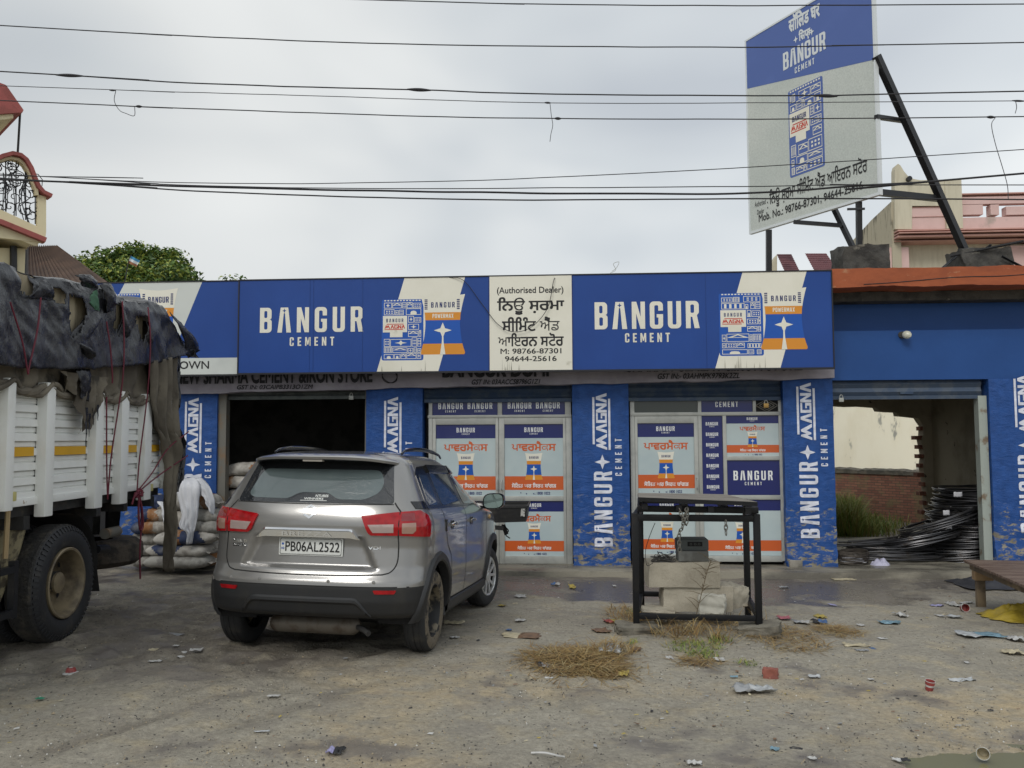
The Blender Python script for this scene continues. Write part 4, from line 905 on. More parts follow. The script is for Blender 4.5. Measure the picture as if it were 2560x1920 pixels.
mb.prism([(0.05, -Ps.O.z-.4), (e1[0], -Ps.O.z-.4), (e1[0], e1[1]), ((e0[0]+e1[0])*.5, (e0[1]+e1[1])*.5+.05), (0.05, e0[1])], -.05, .2, m_mold, Ps.O, Ps.U, Ps.V); mb.build('side_wall', pink)
m = MB(); a_ = P(2268, 446); m.lathe([(0, 0), (.07, 0), (.07, .12), (0, .12)], m_blk, 12, P.O+P.U*a_[0]+P.V*(a_[1]-.05)+Vector((0, -.18, 0)), (1, 0, 0), (0, 0, 1), (0, 1, 0)); m.build('waste_pipe', pink)
t0 = PY(2040, 640, 30)
th = thing('house', 'far house with two maroon tiled slopes showing over the roof beside the concrete block', 'house', (t0.x, 30, -.2))
P = Pl((t0.x, 30, 0), 0)
def tiles(px):
    mb = MB(); q = [P(*a) for a in px]; n = 9; R = []
    for j in range(n*2+1):
        t = j/(n*2); l = Vector(q[0]).lerp(Vector(q[3]), t); r = Vector(q[1]).lerp(Vector(q[2]), t); d = .35+.9*t+(.05 if j % 2 else 0)
        row = []
        for i in range(25): p_ = l.lerp(r, i/24); row.append(P.O+P.U*p_.x+P.V*p_.y-P.N*(1.3-d)+P.N*(.03*(i % 2)))
        R.append(row)
    mb.grid(R, m_tile, False); mb.build('tiled_slope', th)
tiles([(1958, 621), (1996, 621), (1999, 676), (1961, 676)]); tiles([(2031, 619), (2086, 619), (2096, 676), (2036, 676)])
mb = MB(); ground_wall(mb, P, 1925, 2140, 664, m_tan, -1.6, -1.35); P.pr(mb, [(1925, 676), (1957, 624), (1957, 676)], -1.3, -.8, m_tan); mb.build('wall', th)
# wall and brickwork seen through the broken room
def brick_material():
    m = bpy.data.materials.new('old_red_brickwork'); m.use_nodes = True; nt = m.node_tree; N = nt.nodes.new; L = nt.links.new; b = nt.nodes['Principled BSDF']; b.inputs['Roughness'].default_value = .9
    tc = N('ShaderNodeTexCoord'); mp = N('ShaderNodeMapping'); mp.inputs['Rotation'].default_value = (pi/2, 0, 0); L(tc.outputs['Object'], mp.inputs[0])
    n = N('ShaderNodeTexNoise'); n.inputs['Scale'].default_value = 3.; L(tc.outputs['Object'], n.inputs['Vector'])
    k = N('ShaderNodeTexBrick'); k.inputs['Scale'].default_value = 6.2; k.inputs['Color1'].default_value = (.43, .20, .135, 1); k.inputs['Color2'].default_value = (.28, .125, .09, 1); k.inputs['Mortar'].default_value = (.16, .13, .10, 1); k.inputs['Mortar Size'].default_value = .035; k.inputs['Brick Width'].default_value = 1.05; k.inputs['Row Height'].default_value = .36
    L(mp.outputs[0], k.inputs['Vector'])
    r = N('ShaderNodeMapRange'); r.inputs['From Min'].default_value = .52; r.inputs['From Max'].default_value = .66; r.inputs['To Max'].default_value = .7; L(n.outputs['Fac'], r.inputs['Value'])
    x = N('ShaderNodeMix'); x.data_type = 'RGBA'; x.inputs[7].default_value = (.27, .23, .12, 1); L(k.outputs[0], x.inputs[6]); L(r.outputs[0], x.inputs[0]); L(x.outputs[2], b.inputs['Base Color'])
    bu = N('ShaderNodeBump'); bu.invert = True; bu.inputs['Distance'].default_value = .02; L(k.outputs['Fac'], bu.inputs['Height']); L(bu.outputs[0], b.inputs['Normal']); return m
A0, A1 = PY(2020, 1300, 20.9), PY(2370, 1300, 18.2); A0.z = A1.z = -.15
br = thing('brick_wall', 'low old red brick wall with cement capping seen through the broken storeroom', 'wall', A0, (0, 0, math.atan2(A1.y-A0.y, A1.x-A0.x)))
ln = (A1-A0).length+.6; mb = MB(); mb.span(0, ln, 0, .24, -.3, 1.0, brick_material()); mb.build('brickwork', br, True)
mb = MB(); n = 40; R = []
for i in range(n+1):
    x = ln*i/n; t = .03*nz(x*4, 3)+.02*nz(x*11, 1); R.append([(x, -.03-.02*nz(x*5, 8), 1.0+.3*abs(t)), (x, -.02, 1.09+t), (x, .12, 1.13+t), (x, .27, 1.02)])
mb.grid(R, M('mossy_dark_capping', (.17, .15, .12), .95, 0, (.09, .085, .07), 5, 6, bump=.8, bs=14)); mb.build('capping', br, True)
p = PY(2200, 1100, 23.2)
cw = M('cream_stained_wall', (.84, .80, .65), .85, 0, (.78, .73, .57), 1.4, 6, (.4, .7), .15, 8, .2, stretch=(1.6, 1.6, .6), col3=(.34, .34, .30), ns3=.7, t3=(.56, .60))
mb = MB(); mb.span(p.x-3.8, p.x+2.9, 23.2, 23.45, -.4, 3.3, cw); single(mb, 'rendered_wall', 'cream wall with grey damp stains behind the brick wall', 'wall')

# left: yellow house with an arched balcony, its tin shed, a tree
m_cream = M('cream_house_paint', (.74, .66, .44), .75, 0, (.66, .58, .38), 1.1, 6, (.4, .75), .1, 8, .3, col3=(.5, .45, .33), ns3=2.2, t3=(.64, .75))
m_trim = M('maroon_trim_paint', (.33, .085, .075), .7, 0, (.26, .07, .06), 3, 4)
m_iron = M('wrought_iron', (.03, .03, .033), .5, .4)
yo = PD(20, 560, 17.5); P = Pl((yo.x, yo.y, 0), math.radians(47))
yh = thing('house', 'cream house with maroon trim and an arched wrought iron balcony at the left edge', 'house', (yo.x, yo.y, -.2))
mb = MB(); P.pr(mb, [(-330, 600), (96, 612), (96, 640), (96, 1010), (-330, 1010)], -5, -.5, m_cream); P.pr(mb, [(-330, 250), (-110, 250), (-110, 612), (-330, 612)], -5, -.9, m_cream); mb.build('wall', yh)
mb = MB(); P.pr(mb, [(-330, 385), (-330, 560), (97, 605), (112, 607), (115.5, 580), (115.5, 492), (94, 486), (93.5, 566), (0, 523), (-60, 495), (-60, 400), (-40, 398)], -.12, 0, m_cream)
mb.build('balcony_wall', yh)
outer = [(-60, 470), (-48, 432), (-30, 405), (0, 389), (27, 382), (50, 387), (66, 400), (79, 422), (88, 446), (97, 467), (108, 480), (127, 489)]
def ribbon(pts, wpx, d0, d1, mat, name):
    mb = MB(); q = [Vector(P(*a)) for a in pts]; n = len(q); off = P(100, 480)[1]-P(100, 480+wpx)[1]; L0 = []; L1 = []
    for i in range(n):
        t = (q[min(n-1, i+1)]-q[max(0, i-1)]).normalized(); nn = Vector((t.y, -t.x)); L0.append(q[i]); L1.append(q[i]+nn*off)
    for i in range(n-1): mb.prism([L1[i], L1[i+1], L0[i+1], L0[i]], d0, d1, mat, P.O, P.U, P.V)
    mb.build(name, yh)
ribbon(outer, 9, -.15, .16, m_trim, 'arch_trim'); ribbon([(u-3.0, v+9.6) for u, v in outer[:-2]]+[(95, 489)], 7, -.13, .05, m_cream, 'arch_band')
ribbon([(-330, 512), (0, 551), (113, 597)], 12, -.1, .14, m_trim, 'floor_trim'); ribbon([(-330, 527), (0, 566), (98, 606)], 12, -3.5, -.02, m_cream, 'floor_slab')
mb = MB(); rnd = random.Random(4)
def scroll(c, r, s, k=12): return [(c[0]+r*(1-i/k)*math.cos(s+i*.75), c[1]+r*(1-i/k)*math.sin(s+i*.75)) for i in range(k)]
def on(p2, d=-.06): return P.O+P.U*p2[0]+P.V*p2[1]+P.N*d
for u in (-40, -12, 16, 42, 66, 90):
    top = 398 if u < 50 else (420 if u < 80 else 470); b0 = P(u, 560+.43*(u-93)); t0 = P(u, top); mb.tube([on(b0), on(t0)], .012, m_iron, 5)
for i in range(34):
    u = rnd.uniform(-30, 90); vmin = 405 if u < 60 else 440; v = rnd.uniform(vmin, 515+.43*u); mb.tube([on(p_, -.06+.01*rnd.random()) for p_ in scroll(P(u, v), rnd.uniform(.10, .2), rnd.uniform(0, 6))], .010, m_iron, 4)
for i in range(12):
    u = rnd.uniform(-20, 80); p_, q_ = P(u, 540+.3*u), P(u+rnd.uniform(-16, 16), 430); md = ((p_[0]+q_[0])/2+rnd.uniform(-.15, .15), (p_[1]+q_[1])/2); mb.tube([on(x) for x in catmull([(p_[0], p_[1], 0), (md[0], md[1], 0), (q_[0], q_[1], 0)], 5)], .010, m_iron, 4)
mb.build('balcony_grille', yh)
mb = MB(); P.pr(mb, [(-300, 320), (-300, 120), (0, 231), (43, 292), (40, 298)], -4.5, .5, m_trim); mb.build('roof', yh)
mb = MB(); P.pr(mb, [(-300, 345), (-300, 322), (20, 299), (20, 309), (0, 312)], -4.4, .42, m_cream); mb.build('eaves_soffit', yh)
mb = MB(); mb.tube([on(P(44, 287), .2), on(P(44, 388), .0)], .022, m_iron, 6); mb.build('pole', yh)
mb = MB(); mb.tube([on(P(48, 606), -.45), on(P(48, 700), -.45)], .07, m_blk, 8); mb.build('rain_pipe', yh)
m_tin = M('rusted_brown_tin', (.085, .058, .048), .6, .3, (.13, .085, .065), 2.2, 6, (.4, .7), .1, 12)
c4 = [PD(62*S, 531*S, 17), PD(122*S, 531*S, 16.5), PD(238*S, 616*S, 13.6), PD(60*S, 655*S, 13.6)]
mb = MB(); R = []
for j in range(9):
    row = []
    for i in range(61): p_ = c4[0].lerp(c4[1], i/60).lerp(c4[3].lerp(c4[2], i/60), j/8); row.append(p_+Vector((0, 0, .02*math.cos(i*pi/2))))
    R.append(row)
mb.grid(R, m_tin, False)
sh = thing('shed_roof', 'brown rusted tin shed roof sloping down behind the lorry load', 'shed', c4[3]); mb.build('tin_sheet', sh)
mb = MB()
for a_, b_ in ((c4[0], c4[3]), (c4[1], c4[2])):
    mb.bar(a_-Vector((0, 0, .06)), b_-Vector((0, 0, .06)), .05, .06, m_blk)
for c in c4: mb.bar(c-Vector((0, 0, .08)), (c.x, c.y, -.3), .08, .08, m_blk)
mb.build('shed_frame', sh)

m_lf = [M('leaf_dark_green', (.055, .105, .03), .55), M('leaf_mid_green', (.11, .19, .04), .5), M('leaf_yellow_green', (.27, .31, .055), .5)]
def leaves(mb, c, rad, n, size, rnd, mats, wts, flat=.8):
    for _ in range(n):
        d = Vector((rnd.gauss(0, 1), rnd.gauss(0, 1), rnd.gauss(0, 1))).normalized()*(rnd.random()**.45); p_ = Vector(c)+Vector((d.x*rad[0], d.y*rad[1], d.z*rad[2]))
        e = Euler((rnd.uniform(-.9, .9), rnd.uniform(-.9, .9), rnd.uniform(0, 6.3))).to_matrix(); s = size*rnd.uniform(.6, 1.3)
        mb.add([p_+e @ Vector((-s*.5, 0, 0)), p_+e @ Vector((0, -s*.26, .1*s)), p_+e @ Vector((s*.6, 0, -.12*s)), p_+e @ Vector((0, s*.26, .1*s))], [(0, 1, 2, 3)], rnd.choices(mats, wts)[0])
rnd = random.Random(5); tp = PY(350, 800, 30)
tr = thing('tree', 'broad dense green tree with highlights painted yellow-green on its clump tops beyond the shop roof', 'tree', (tp.x, 30, -.3))
mb = MB(); cl = []
for i in range(110):
    a_ = rnd.uniform(0, 2*pi); k = rnd.random()**.6; h = rnd.uniform(0, 1)
    rr_ = 3.75*math.sqrt(max(.02, 1-h**3)); c = (tp.x+.15+k*rr_*math.cos(a_), 30+.7*k*rr_*math.sin(a_), 4.3+4.3*h-.25*k*max(0, math.cos(a_))); cl.append(c)
    leaves(mb, c, (.8, .8, .55), 240, .19, rnd, m_lf, (.5, .33, .17)); leaves(mb, (c[0], c[1]-.1, c[2]+.3), (.7, .7, .3), 110, .17, rnd, m_lf, (.1, .35, .55))  # clump tops get more yellow-green leaves, highlights put into the colour
for i in range(20):
    x = rnd.uniform(.8, 3.1); c = (tp.x+x, 30+rnd.uniform(-1.5, 1.5), 8.05-.17*x-rnd.uniform(0, 1.6)); leaves(mb, c, (.7, .7, .5), 200, .19, rnd, m_lf, (.4, .35, .25))
mb.build('crown', tr, recalc=False)
mb = MB(); bark = M('grey_bark', (.10, .08, .06), .9, bump=.6, bs=20)
mb.tube(catmull([(tp.x, 30, -.4), (tp.x+.1, 30, 1.5), (tp.x, 30.1, 3.2), (tp.x-.1, 30, 5.4)], 5), [.30-.010*i for i in range(16)], bark, 8)
for c in cl[:14]: mb.tube(catmull([(tp.x, 30.05, 3.0), ((tp.x+c[0])/2, (30+c[1])/2, (3.2+c[2])/2+.2), c], 4), [.11, .10, .09, .08, .07, .06, .05, .04, .03], bark, 6)
mb.build('trunk', tr)
# small flag in front of the tree
fl = [PY(328, 640, 13.2), PY(349, 651, 13.2), PY(340, 667, 13.2), PY(319, 657, 13.2)]
fg = thing('flag', 'small blue, white and rust striped flag standing in front of the tree', 'flag', (fl[3].x, 13.2, 3.9))
mb = MB()
for k, mt in enumerate((M('flag_blue', (.06, .26, .45), .7), M('flag_white', (.6, .64, .66), .7), M('flag_rust', (.28, .12, .06), .7))):
    R = []
    for j in range(3):
        t = (k+j/2)/3; R.append([fl[0].lerp(fl[3], t).lerp(fl[1].lerp(fl[2], t), i/8)+Vector((0, .02*math.sin(i*1.1), 0)) for i in range(9)])
    mb.grid(R, mt)
mb.build('cloth', fg, recalc=False); mb = MB(); mb.tube([(fl[0].x-.005, 13.21, fl[0].z+.02), (fl[3].x+.0, 13.21, fl[3].z-.02), (fl[3].x-.1, 13.21, 3.9)], .008, m_iron, 6); mb.build('flagpole', fg)

# ------------------------------------------------------------------ overhead cables
m_cab = M('black_cable', (.018, .018, .022), .6); m_cab2 = M('grey_bare_wire', (.055, .055, .06), .5, .5)
def cable(label, pts, r, Y=9.4, mat=None, splice=()):
    q = [PY(u*S, v*S, Y) for u, v in pts]; d = (q[0]-q[1]).normalized(); e = (q[-1]-q[-2]).normalized(); q = [q[0]+d*22]+q+[q[-1]+e*22]
    o = thing('cable', label, 'cable', q[0], 0, 'overhead cables'); mb = MB(); c = catmull(q, 8)
    c = [p_+Vector((0, 0, .006*nz(p_.x*1.7, r*900, Y))) for p_ in c]; mb.tube(c, r, mat or m_cab, 6); mb.build('strand', o)
    for (u, v, w_) in splice:
        m = MB(); a_, b_ = PY((u-w_)*S, v*S-w_*.05, Y), PY((u+w_)*S, v*S+w_*.05, Y); n = 9
        m.tube([a_.lerp(b_, i/n)+Vector((0, 0, .004*nz(i, u))) for i in range(n+1)], [r*(1+1.7*math.sin(pi*i/n)*(1+.4*nz(i*2, v))) for i in range(n+1)], m_cab, 6); m.build('splice', o)
    return o
cable('topmost cable, cutting the billboard at the very top of the view', [(700, -3), (1106, 8), (1500, 12), (1860, 11), (2212, 9)], .0062)
cable('second cable from the top, crossing the blue half of the billboard', [(0, 55), (300, 72), (640, 88), (1000, 98), (1600, 102), (1900, 97), (2212, 92)], .0065)
cable('thick cable with fat black splices, crossing the printed bag on the billboard', [(0, 154), (150, 163), (450, 181), (900, 194), (1200, 203), (1780, 206), (2212, 197)], .0075, splice=((150, 163, 30), (905, 194, 26), (1785, 207, 24)))
cable('thin grey wire just under the thick spliced cable', [(0, 185), (300, 196), (700, 208), (1180, 222), (1700, 222), (2212, 218)], .0042, 9.2, m_cab2, ((243, 195, 7), (1183, 222, 7), (2200, 218, 14)))
cable('cable running level with the upper cross bar of the billboard brace', [(0, 217), (300, 230), (800, 248), (1200, 256), (1700, 257), (2212, 252)], .006, 9.2, splice=((300, 230, 7), (1205, 256, 7), (2140, 253, 9)))
cable('thick bundled cable sagging from the arched balcony across the view', [(0, 388), (150, 393), (400, 403), (700, 410), (1000, 415), (1300, 418), (1620, 417), (1850, 401), (2000, 393), (2212, 374)], .0115, 9.5)
cable('lowest of the sagging cables, passing under the billboard corner', [(0, 385), (200, 397), (420, 412), (600, 420), (900, 429), (1200, 432), (1700, 429), (2212, 431)], .0085, 9.6)
cable('thin cable that climbs to the right in front of the printed bag', [(0, 379), (100, 381), (300, 392), (600, 397), (1000, 390), (1300, 378), (1620, 361), (1900, 343), (2212, 323)], .005, 9.5)
cable('thin cable twisted along the top of the thick bundle', [(0, 376), (200, 388), (450, 402), (800, 407), (1200, 406), (1640, 402), (1900, 399), (2212, 400)], .0055, 9.45)
for i, (y, z, sg_) in enumerate(((3.6, 6.9, .5), (4.3, 7.3, .7), (5.0, 6.7, .3))):
    o = thing('cable', 'cable overhead on the near side of the yard, above and out of the view', 'cable', (0, y, z), 0, 'cables above the viewer'); mb = MB(); mb.tube([(x, y+.02*x, z-sg_*(1-(x/14)**2)+.05*x) for x in np.linspace(-14, 14, 30)], .012, m_cab, 6); mb.build('strand', o)
def dangle(label, pts): wire('hanging_wire', label, [PY(u*S, v*S, 9.2) for u, v in pts], .0038, m_cab2, 5, 'wire', 'loose wires hanging from the cables')
dangle('kinked loose wire looping between two cables near the balcony side', [(250, 196), (247, 218), (258, 238), (272, 245), (290, 250), (291, 231)])
dangle('short loose wire hanging from the cables above the middle of the shop sign', [(1188, 223), (1191, 250), (1194, 270), (1190, 290), (1188, 306)])
dangle('long loose wire hanging down in front of the pink house', [(2150, 254), (2142, 270), (2150, 310), (2165, 360), (2176, 400), (2178, 430)])
dangle('tiny wire end hanging at the right edge under the thin grey wire', [(2194, 219), (2196, 232), (2193, 245)])

# ------------------------------------------------------------------ lorry on the left (local: +Y to its tail, +X out of the side we see)
LX, LY = -4.12, 6.75; LZ = gz(LX, LY)+.0
lorry = thing('lorry', 'white slatted lorry with a yellow stripe, backed up to the shop under tarpaulins', 'lorry', (LX, LY, LZ), .053)
TM = lambda: wm(lorry)
m_twh = M('lorry_white_paint', (.80, .81, .78), .5, 0, (.70, .70, .65), 2.2, 6, (.45, .75), .1, 20, .4, col3=(.30, .20, .10), ns3=7, t3=(.675, .74))
m_yel = M('lorry_yellow_stripe', (.66, .36, .012), .5, 0, (.5, .27, .02), 5, 5, (.55, .8))
m_und = M('grimy_chassis', (.030, .030, .030), .7, 0, (.075, .065, .05), 5, 7, (.5, .72), .5, 20)
m_tyre = M('lorry_tyre_rubber', (.022, .023, .026), .6, 0, (.045, .043, .04), 7, 6, (.5, .75), .25, 40)
m_tread = M('muddy_tyre_tread', (.028, .027, .026), .8, 0, (.075, .066, .052), 9, 7, (.45, .7), 1., 30, bd=.02)
m_rim = M('dirty_beige_rim', (.27, .22, .14), .5, .25, (.075, .06, .045), 3.5, 7, (.4, .68), .2, 30)
m_flap = M('speckled_tan_mudflap', (.30, .26, .16), .8, 0, (.10, .085, .06), 16, 5, (.45, .6), .5, 20, stretch=(1, 1, .35))
RAILZ0, RAILZ1 = 1.215, 2.10
posts = [-3.3, -2.55, -1.75, -.81, -.285, .505, .985, 1.49, 2.015]
wid = [.14, .14, .14, .10, .125, .14, .15, .155, .155]
mb = MB(); n = 0; z = RAILZ0; prof = []
while z < RAILZ1-.01:                              # pressed slats: proud band, recess
    prof += [(-.048, z), (-.018, z+.006), (-.022, z+.060), (-.045, z+.064), (-.045, z+.070), (-.036, z+.075), (-.038, z+.106), (-.048, z+.110)]; z += .112
for a_, b_ in zip(posts, posts[1:]):
    ys = [a_+.05, b_-.05]
    R = [[(x+.004*nz(y*3, zz*4), y, zz) for y in np.linspace(ys[0], ys[1], 6)] for x, zz in prof]
    mb.grid([r for r in R], m_twh, False)
    mb.span(-.03, -.014, ys[0]+.06, ys[1]-.06, 1.552, 1.622, m_yel)
mb.span(-.07, -.005, posts[0], posts[-1], 1.175, 1.235, m_twh, .006); mb.span(-.14, -.10, posts[0], posts[-1], 1.2, 2.1, m_und)
mb.build('side_panel', lorry, True)
for p_, w_ in zip(posts, wid):
    mb = MB(); zb = 1.16 if p_ < -.4 or p_ > 1.9 else 1.075
    mb.box((.012, p_, (zb+2.13)/2), (.085, w_, 2.13-zb), m_twh, None, .01)
    mb.build('post', lorry, True)
mb = MB(); mb.span(-2.42, -.08, -3.3, 2.05, 1.09, 1.2, m_und); mb.span(-2.42, -2.34, -3.3, 2.05, 1.2, 2.1, m_twh); mb.span(-2.4, -.1, 2.0, 2.06, 1.2, 2.3, m_twh); mb.span(-2.4, -.1, -3.36, -3.3, 1.2, 2.5, m_twh); mb.build('cargo_bed', lorry, True)
mb = MB(); mb.span(-2.3, -.14, -3.3, 1.9, 1.2, 2.85, m_und, .1); mb.build('load', lorry, True)
mb = MB()
for y in (-1.3, -.4, .72, 1.25, 1.85): mb.span(-2.4, -.05, y-.04, y+.04, .985, 1.09, m_und)
mb.span(-1.7, -1.58, -3.4, 2.0, .72, .985, m_und); mb.span(-.86, -.74, -3.4, 2.0, .72, .985, m_und); mb.build('chassis_rail', lorry, True)
mb = MB(); mb.lathe([(.0, -2.3), (.09, -2.3), (.09, -1.4), (.2, -1.28), (.2, -1.12), (.09, -1.0), (.09, -.1), (.0, -.1)], m_und, 16, (0, .15, .49), (0, 1, 0), (0, 0, 1), (1, 0, 0)); mb.build('axle', lorry, True)
def lorry_wheel(x0, flip=1):
    w = MB(); O = (x0, .15, .487); ax = dict(X=(0, 1, 0), Y=(0, 0, 1), Z=(flip, 0, 0))
    w.box((x0, .15, .487), (.001, .001, .001), m_und)
    wheel = w.build('wheel', lorry, True)
    t = MB(); pf = [(.285, -.03), (.30, -.005), (.345, .012), (.40, .014), (.445, -.004), (.468, -.030)]
    t.lathe(pf, m_tyre, 72, O, **ax)
    t.lathe([(.345, -.26), (.41, -.262), (.45, -.25), (.468, -.225)], m_tyre, 48, O, **ax)
    # tread blocks round the shoulder
    k = 60; vs = []; R = []
    for j in range(k*3+1):
        a_ = 2*pi*j/(k*3); s = (0, .006, .006)[j % 3]; row = []
        for i, h in enumerate((-.030, -.045, -.07, -.10, -.13, -.16, -.19, -.225)):
            r = .468+(.010 if 0 < i < 7 else 0)+(s if i in (1, 2, 5, 6) else (.004 if i in (3, 4) else 0)); row.append(Vector((O[0]+h*flip, O[1]+r*math.cos(a_), O[2]+r*math.sin(a_))))
        R.append(row)
    t.grid(R, m_tread)
    for j in range(64):                             # ribs moulded in the shoulder of the sidewall
        a_ = 2*pi*j/64; c, s_ = math.cos(a_), math.sin(a_); b = Vector((0, c, s_)); tg = Vector((0, -s_, c))
        t.bar(Vector(O)+b*.425+Vector((.006*flip, 0, 0)), Vector(O)+b*.464+Vector((-.018*flip, 0, 0)), .020, .016, m_tyre, (1, 0, 0))
    t.build('tyre', wheel, True)
    r = MB()
    r.lathe([(.288, -.026), (.292, .008), (.284, .014), (.268, .010), (.258, -.02), (.250, -.05), (.246, -.11), (.225, -.165), (.135, -.185), (.12, -.185), (.115, -.15), (.09, -.13), (.085, -.06), (.06, -.05), (.0, -.05)], m_rim, 48, O, **ax)
    for j in range(8):
        a_ = 2*pi*j/8+.2; c = Vector((O[0]-.18*flip, O[1]+.16*math.cos(a_), O[2]+.16*math.sin(a_))); r.lathe([(.018, 0), (.018, .03), (.0, .034)], m_und, 6, c, (0, 1, 0), (0, 0, 1), (flip, 0, 0))
    for j in range(5):
        a_ = 2*pi*j/5+.6; c = Vector((O[0]-.163*flip, O[1]+.222*math.cos(a_), O[2]+.222*math.sin(a_))); r.lathe([(.028, 0), (.0, .006)], m_dark, 12, c, (0, 1, 0), (0, 0, 1), (flip, 0, 0))
    r.build('rim', wheel, True)
lorry_wheel(-.02); lorry_wheel(-2.36, -1); lorry_wheel(-.34)
mb = MB(); arcp = []
for i in range(19): a_ = math.radians(-32+224*i/18); arcp.append((.15+.60*math.cos(a_)*(1.0), .56+.50*math.sin(a_)))
arcp = [(.80, .30)]+arcp[2:10]
mb.grid([[(x, y, z) for x in (-.06, -.30, -.66)] for y, z in arcp], m_und); mb.build('mudguard', lorry, True)
mb = MB(); R = []
for i in range(9): t = i/8; R.append([(x, -.40-.34*t+.02*math.sin(t*5), 1.0-.60*t) for x in (-.62, -.35, -.05)])
mb.grid(R, m_flap); mb.grid([[(x, y-.015, z) for x, y, z in r] for r in R], m_flap); mb.build('mud_flap', lorry, True)
mb = MB()
for z in (.40, .72): mb.bar((.0, -1.9, z), (.0, -.62, z), .05, .05, m_blk)
for y in (-.64, -.86, -1.3, -1.85): mb.bar((0, y, .36), (0, y, .78), .05, .05, m_blk)
mb.bar((0, -1.1, .78), (-.1, -1.1, 1.1), .05, .05, m_blk); mb.build('side_guard', lorry, True)
mb = MB(); mb.tube([(-.03, -.68, 1.17), (-.05, -.66, .8)], .018, M('pale_wood_prop', (.38, .28, .15), .8), 6); mb.build('wooden_prop', lorry, True)
sp = MB(); sp.lathe([(.20, .0), (.30, -.02), (.42, .0), (.48, .05), (.49, .12), (.48, .20), (.42, .25), (.30, .26), (.2, .25)], M('dusty_spare_tyre', (.085, .07, .055), .9, 0, (.03, .027, .024), 8, 7, (.45, .65), 1., 24, bd=.02), 40, (-.58, 1.66, .42), (1, 0, 0), (0, 1, 0), (0, 0, 1)); sp.build('spare_tyre', lorry, True)
mb = MB(); mb.tube([(-.10, .95, .80), (-.1, 1.2, .80)], .05, m_steel, 12); mb.tube([(-.16, .92, .66), (-.16, 1.12, .64)], .04, m_blk, 12); mb.build('air_tank', lorry, True)
mb = MB(); mb.span(-2.3, -1.0, 1.92, 2.0, .62, .70, m_und); mb.bar((-1.1, 1.96, .66), (-1.2, 1.8, 1.0), .05, .05, m_und); mb.bar((-1.9, 1.96, .56), (-1.7, 1.8, 1.0), .05, .05, m_und); mb.build('rear_bumper_bar', lorry, True)
m_mk = M('side_marker_lens', (.55, .50, .20), .3)
for y, z in ((-.72, 1.26), (1.63, 1.19)): mb = MB(); mb.box((.02, y, z), (.04, .06, .07), m_mk, None, .008); mb.build('side_marker', lorry, True)

# tarpaulins: made in lorry space, then placed
def to_world(mb): m = TM(); mb.v = [tuple(m @ Vector(v)) for v in mb.v]
m_plas = M('black_plastic_sheet', (.012, .0125, .015), .24, 0, (.062, .065, .075), 2.2, 9, (.50, .74), .5, 4.5, .5, 0., rough2=.36, bd=.06, bst=(1, 1.5, .8))  # second colour paints pale grey sheen highlights onto the black sheet
m_canv = M('brown_grey_canvas', (.105, .092, .074), .9, 0, (.22, .195, .15), 1.8, 7, (.4, .68), .35, 30, .2, stretch=(1, 1, .6), col3=(.05, .045, .038), ns3=3.0, t3=(.57, .68))
m_cream2 = M('cream_under_sheet', (.44, .38, .26), .9, 0, (.26, .22, .15), 2.5, 6, (.4, .7), .2, 20, stretch=(1, 2, .5))
def htop(y): return 3.03+.05*math.sin(y*1.3+.5)+.03*nz(y*1.6, 3)+(.07 if y > 1 else 0)*smooth(1, 1.7, y)-.42*smooth(1.75, 2.75, y)
def zlow(y): return float(np.interp(y, [-3.4, -.85, 0, 1.27, 2.13, 2.6], [2.16, 2.20, 2.26, 2.41, 2.57, 2.74]))
def wr(y, s):                                      # creases of a stiff sheet
    w1, w2 = .5*nz(y*1.1, s*1.1, 2), .5*nz(y*1.6, s*1.6, 8); tri = lambda t: abs((t % 1)-.5)*2
    m1, m2 = smooth(-.3, .3, nz(y*.9, s*.9, 31)), smooth(-.3, .3, nz(y*1.4, s*1.2, 37))
    return .040*(tri(y*.85+s*.55+w1)-.5)+.034*m1*(tri(y*1.5-s*1.3+w2)-.5)+.020*m2*(tri(y*2.9+s*2.3+w1*2)-.5)+.012*(1-m1)*(tri(s*4.6-y*1.1+w2*2)-.5)+.007*(tri(y*6.3-s*4.1+w1*3)-.5)
holes = [[(-.80, 2.97), (-.62, 2.985), (-.60, 2.86), (-.66, 2.76), (-.78, 2.78)], [(-.52, 2.90), (-.22, 2.91), (-.19, 2.86), (-.22, 2.78), (-.44, 2.80)], [(-.15, 2.88), (.06, 2.86), (.12, 2.78), (.0, 2.60), (-.13, 2.52)], [(.64, 2.92), (.80, 2.96), (.78, 2.84), (.68, 2.66), (.62, 2.70)], [(1.10, 2.87), (1.31, 2.89), (1.30, 2.78), (1.22, 2.64), (1.16, 2.68)]]
mb = MB(); ny, ms = 300, 90; ys = np.linspace(-3.4, 2.62, ny); R = []
for y in ys:
    h = htop(y); zl = zlow(y)+.02*nz(y*6, 1)+.012*nz(y*19, 4); L1 = 1.25; L2 = max(.06, h-zl); row = []
    for j in range(ms):
        s = (L1+L2)*j/(ms-1)
        if s < L1: x, z = -1.22+s, h-.06*smooth(.95, 1.25, s)-.03*smooth(.3, .0, s); d = Vector((0, 0, 1))
        else: t = s-L1; x, z = .03+.05*smooth(0, .12, t)+.05*smooth(.1, .8, t), h-.06-t*(L2-.06)/L2; d = Vector((1, 0, .15))
        k = wr(float(y), s); p_ = Vector((x, float(y), z))+d*k
        if y > 1.9: p_.x += .05*smooth(1.9, 2.6, y); p_.y += .04*nz(s*5, 2)
        row.append(p_)
    R.append(row)
def skip(i, j):
    p_ = R[i][j]
    return p_.x > -.06 and any(inside((p_.y+.015*nz(p_.y*30, p_.z*30), p_.z+.015*nz(p_.y*25, p_.z*25, 4)), h) for h in holes)
mb.grid(R, m_plas, True, skip); to_world(mb)
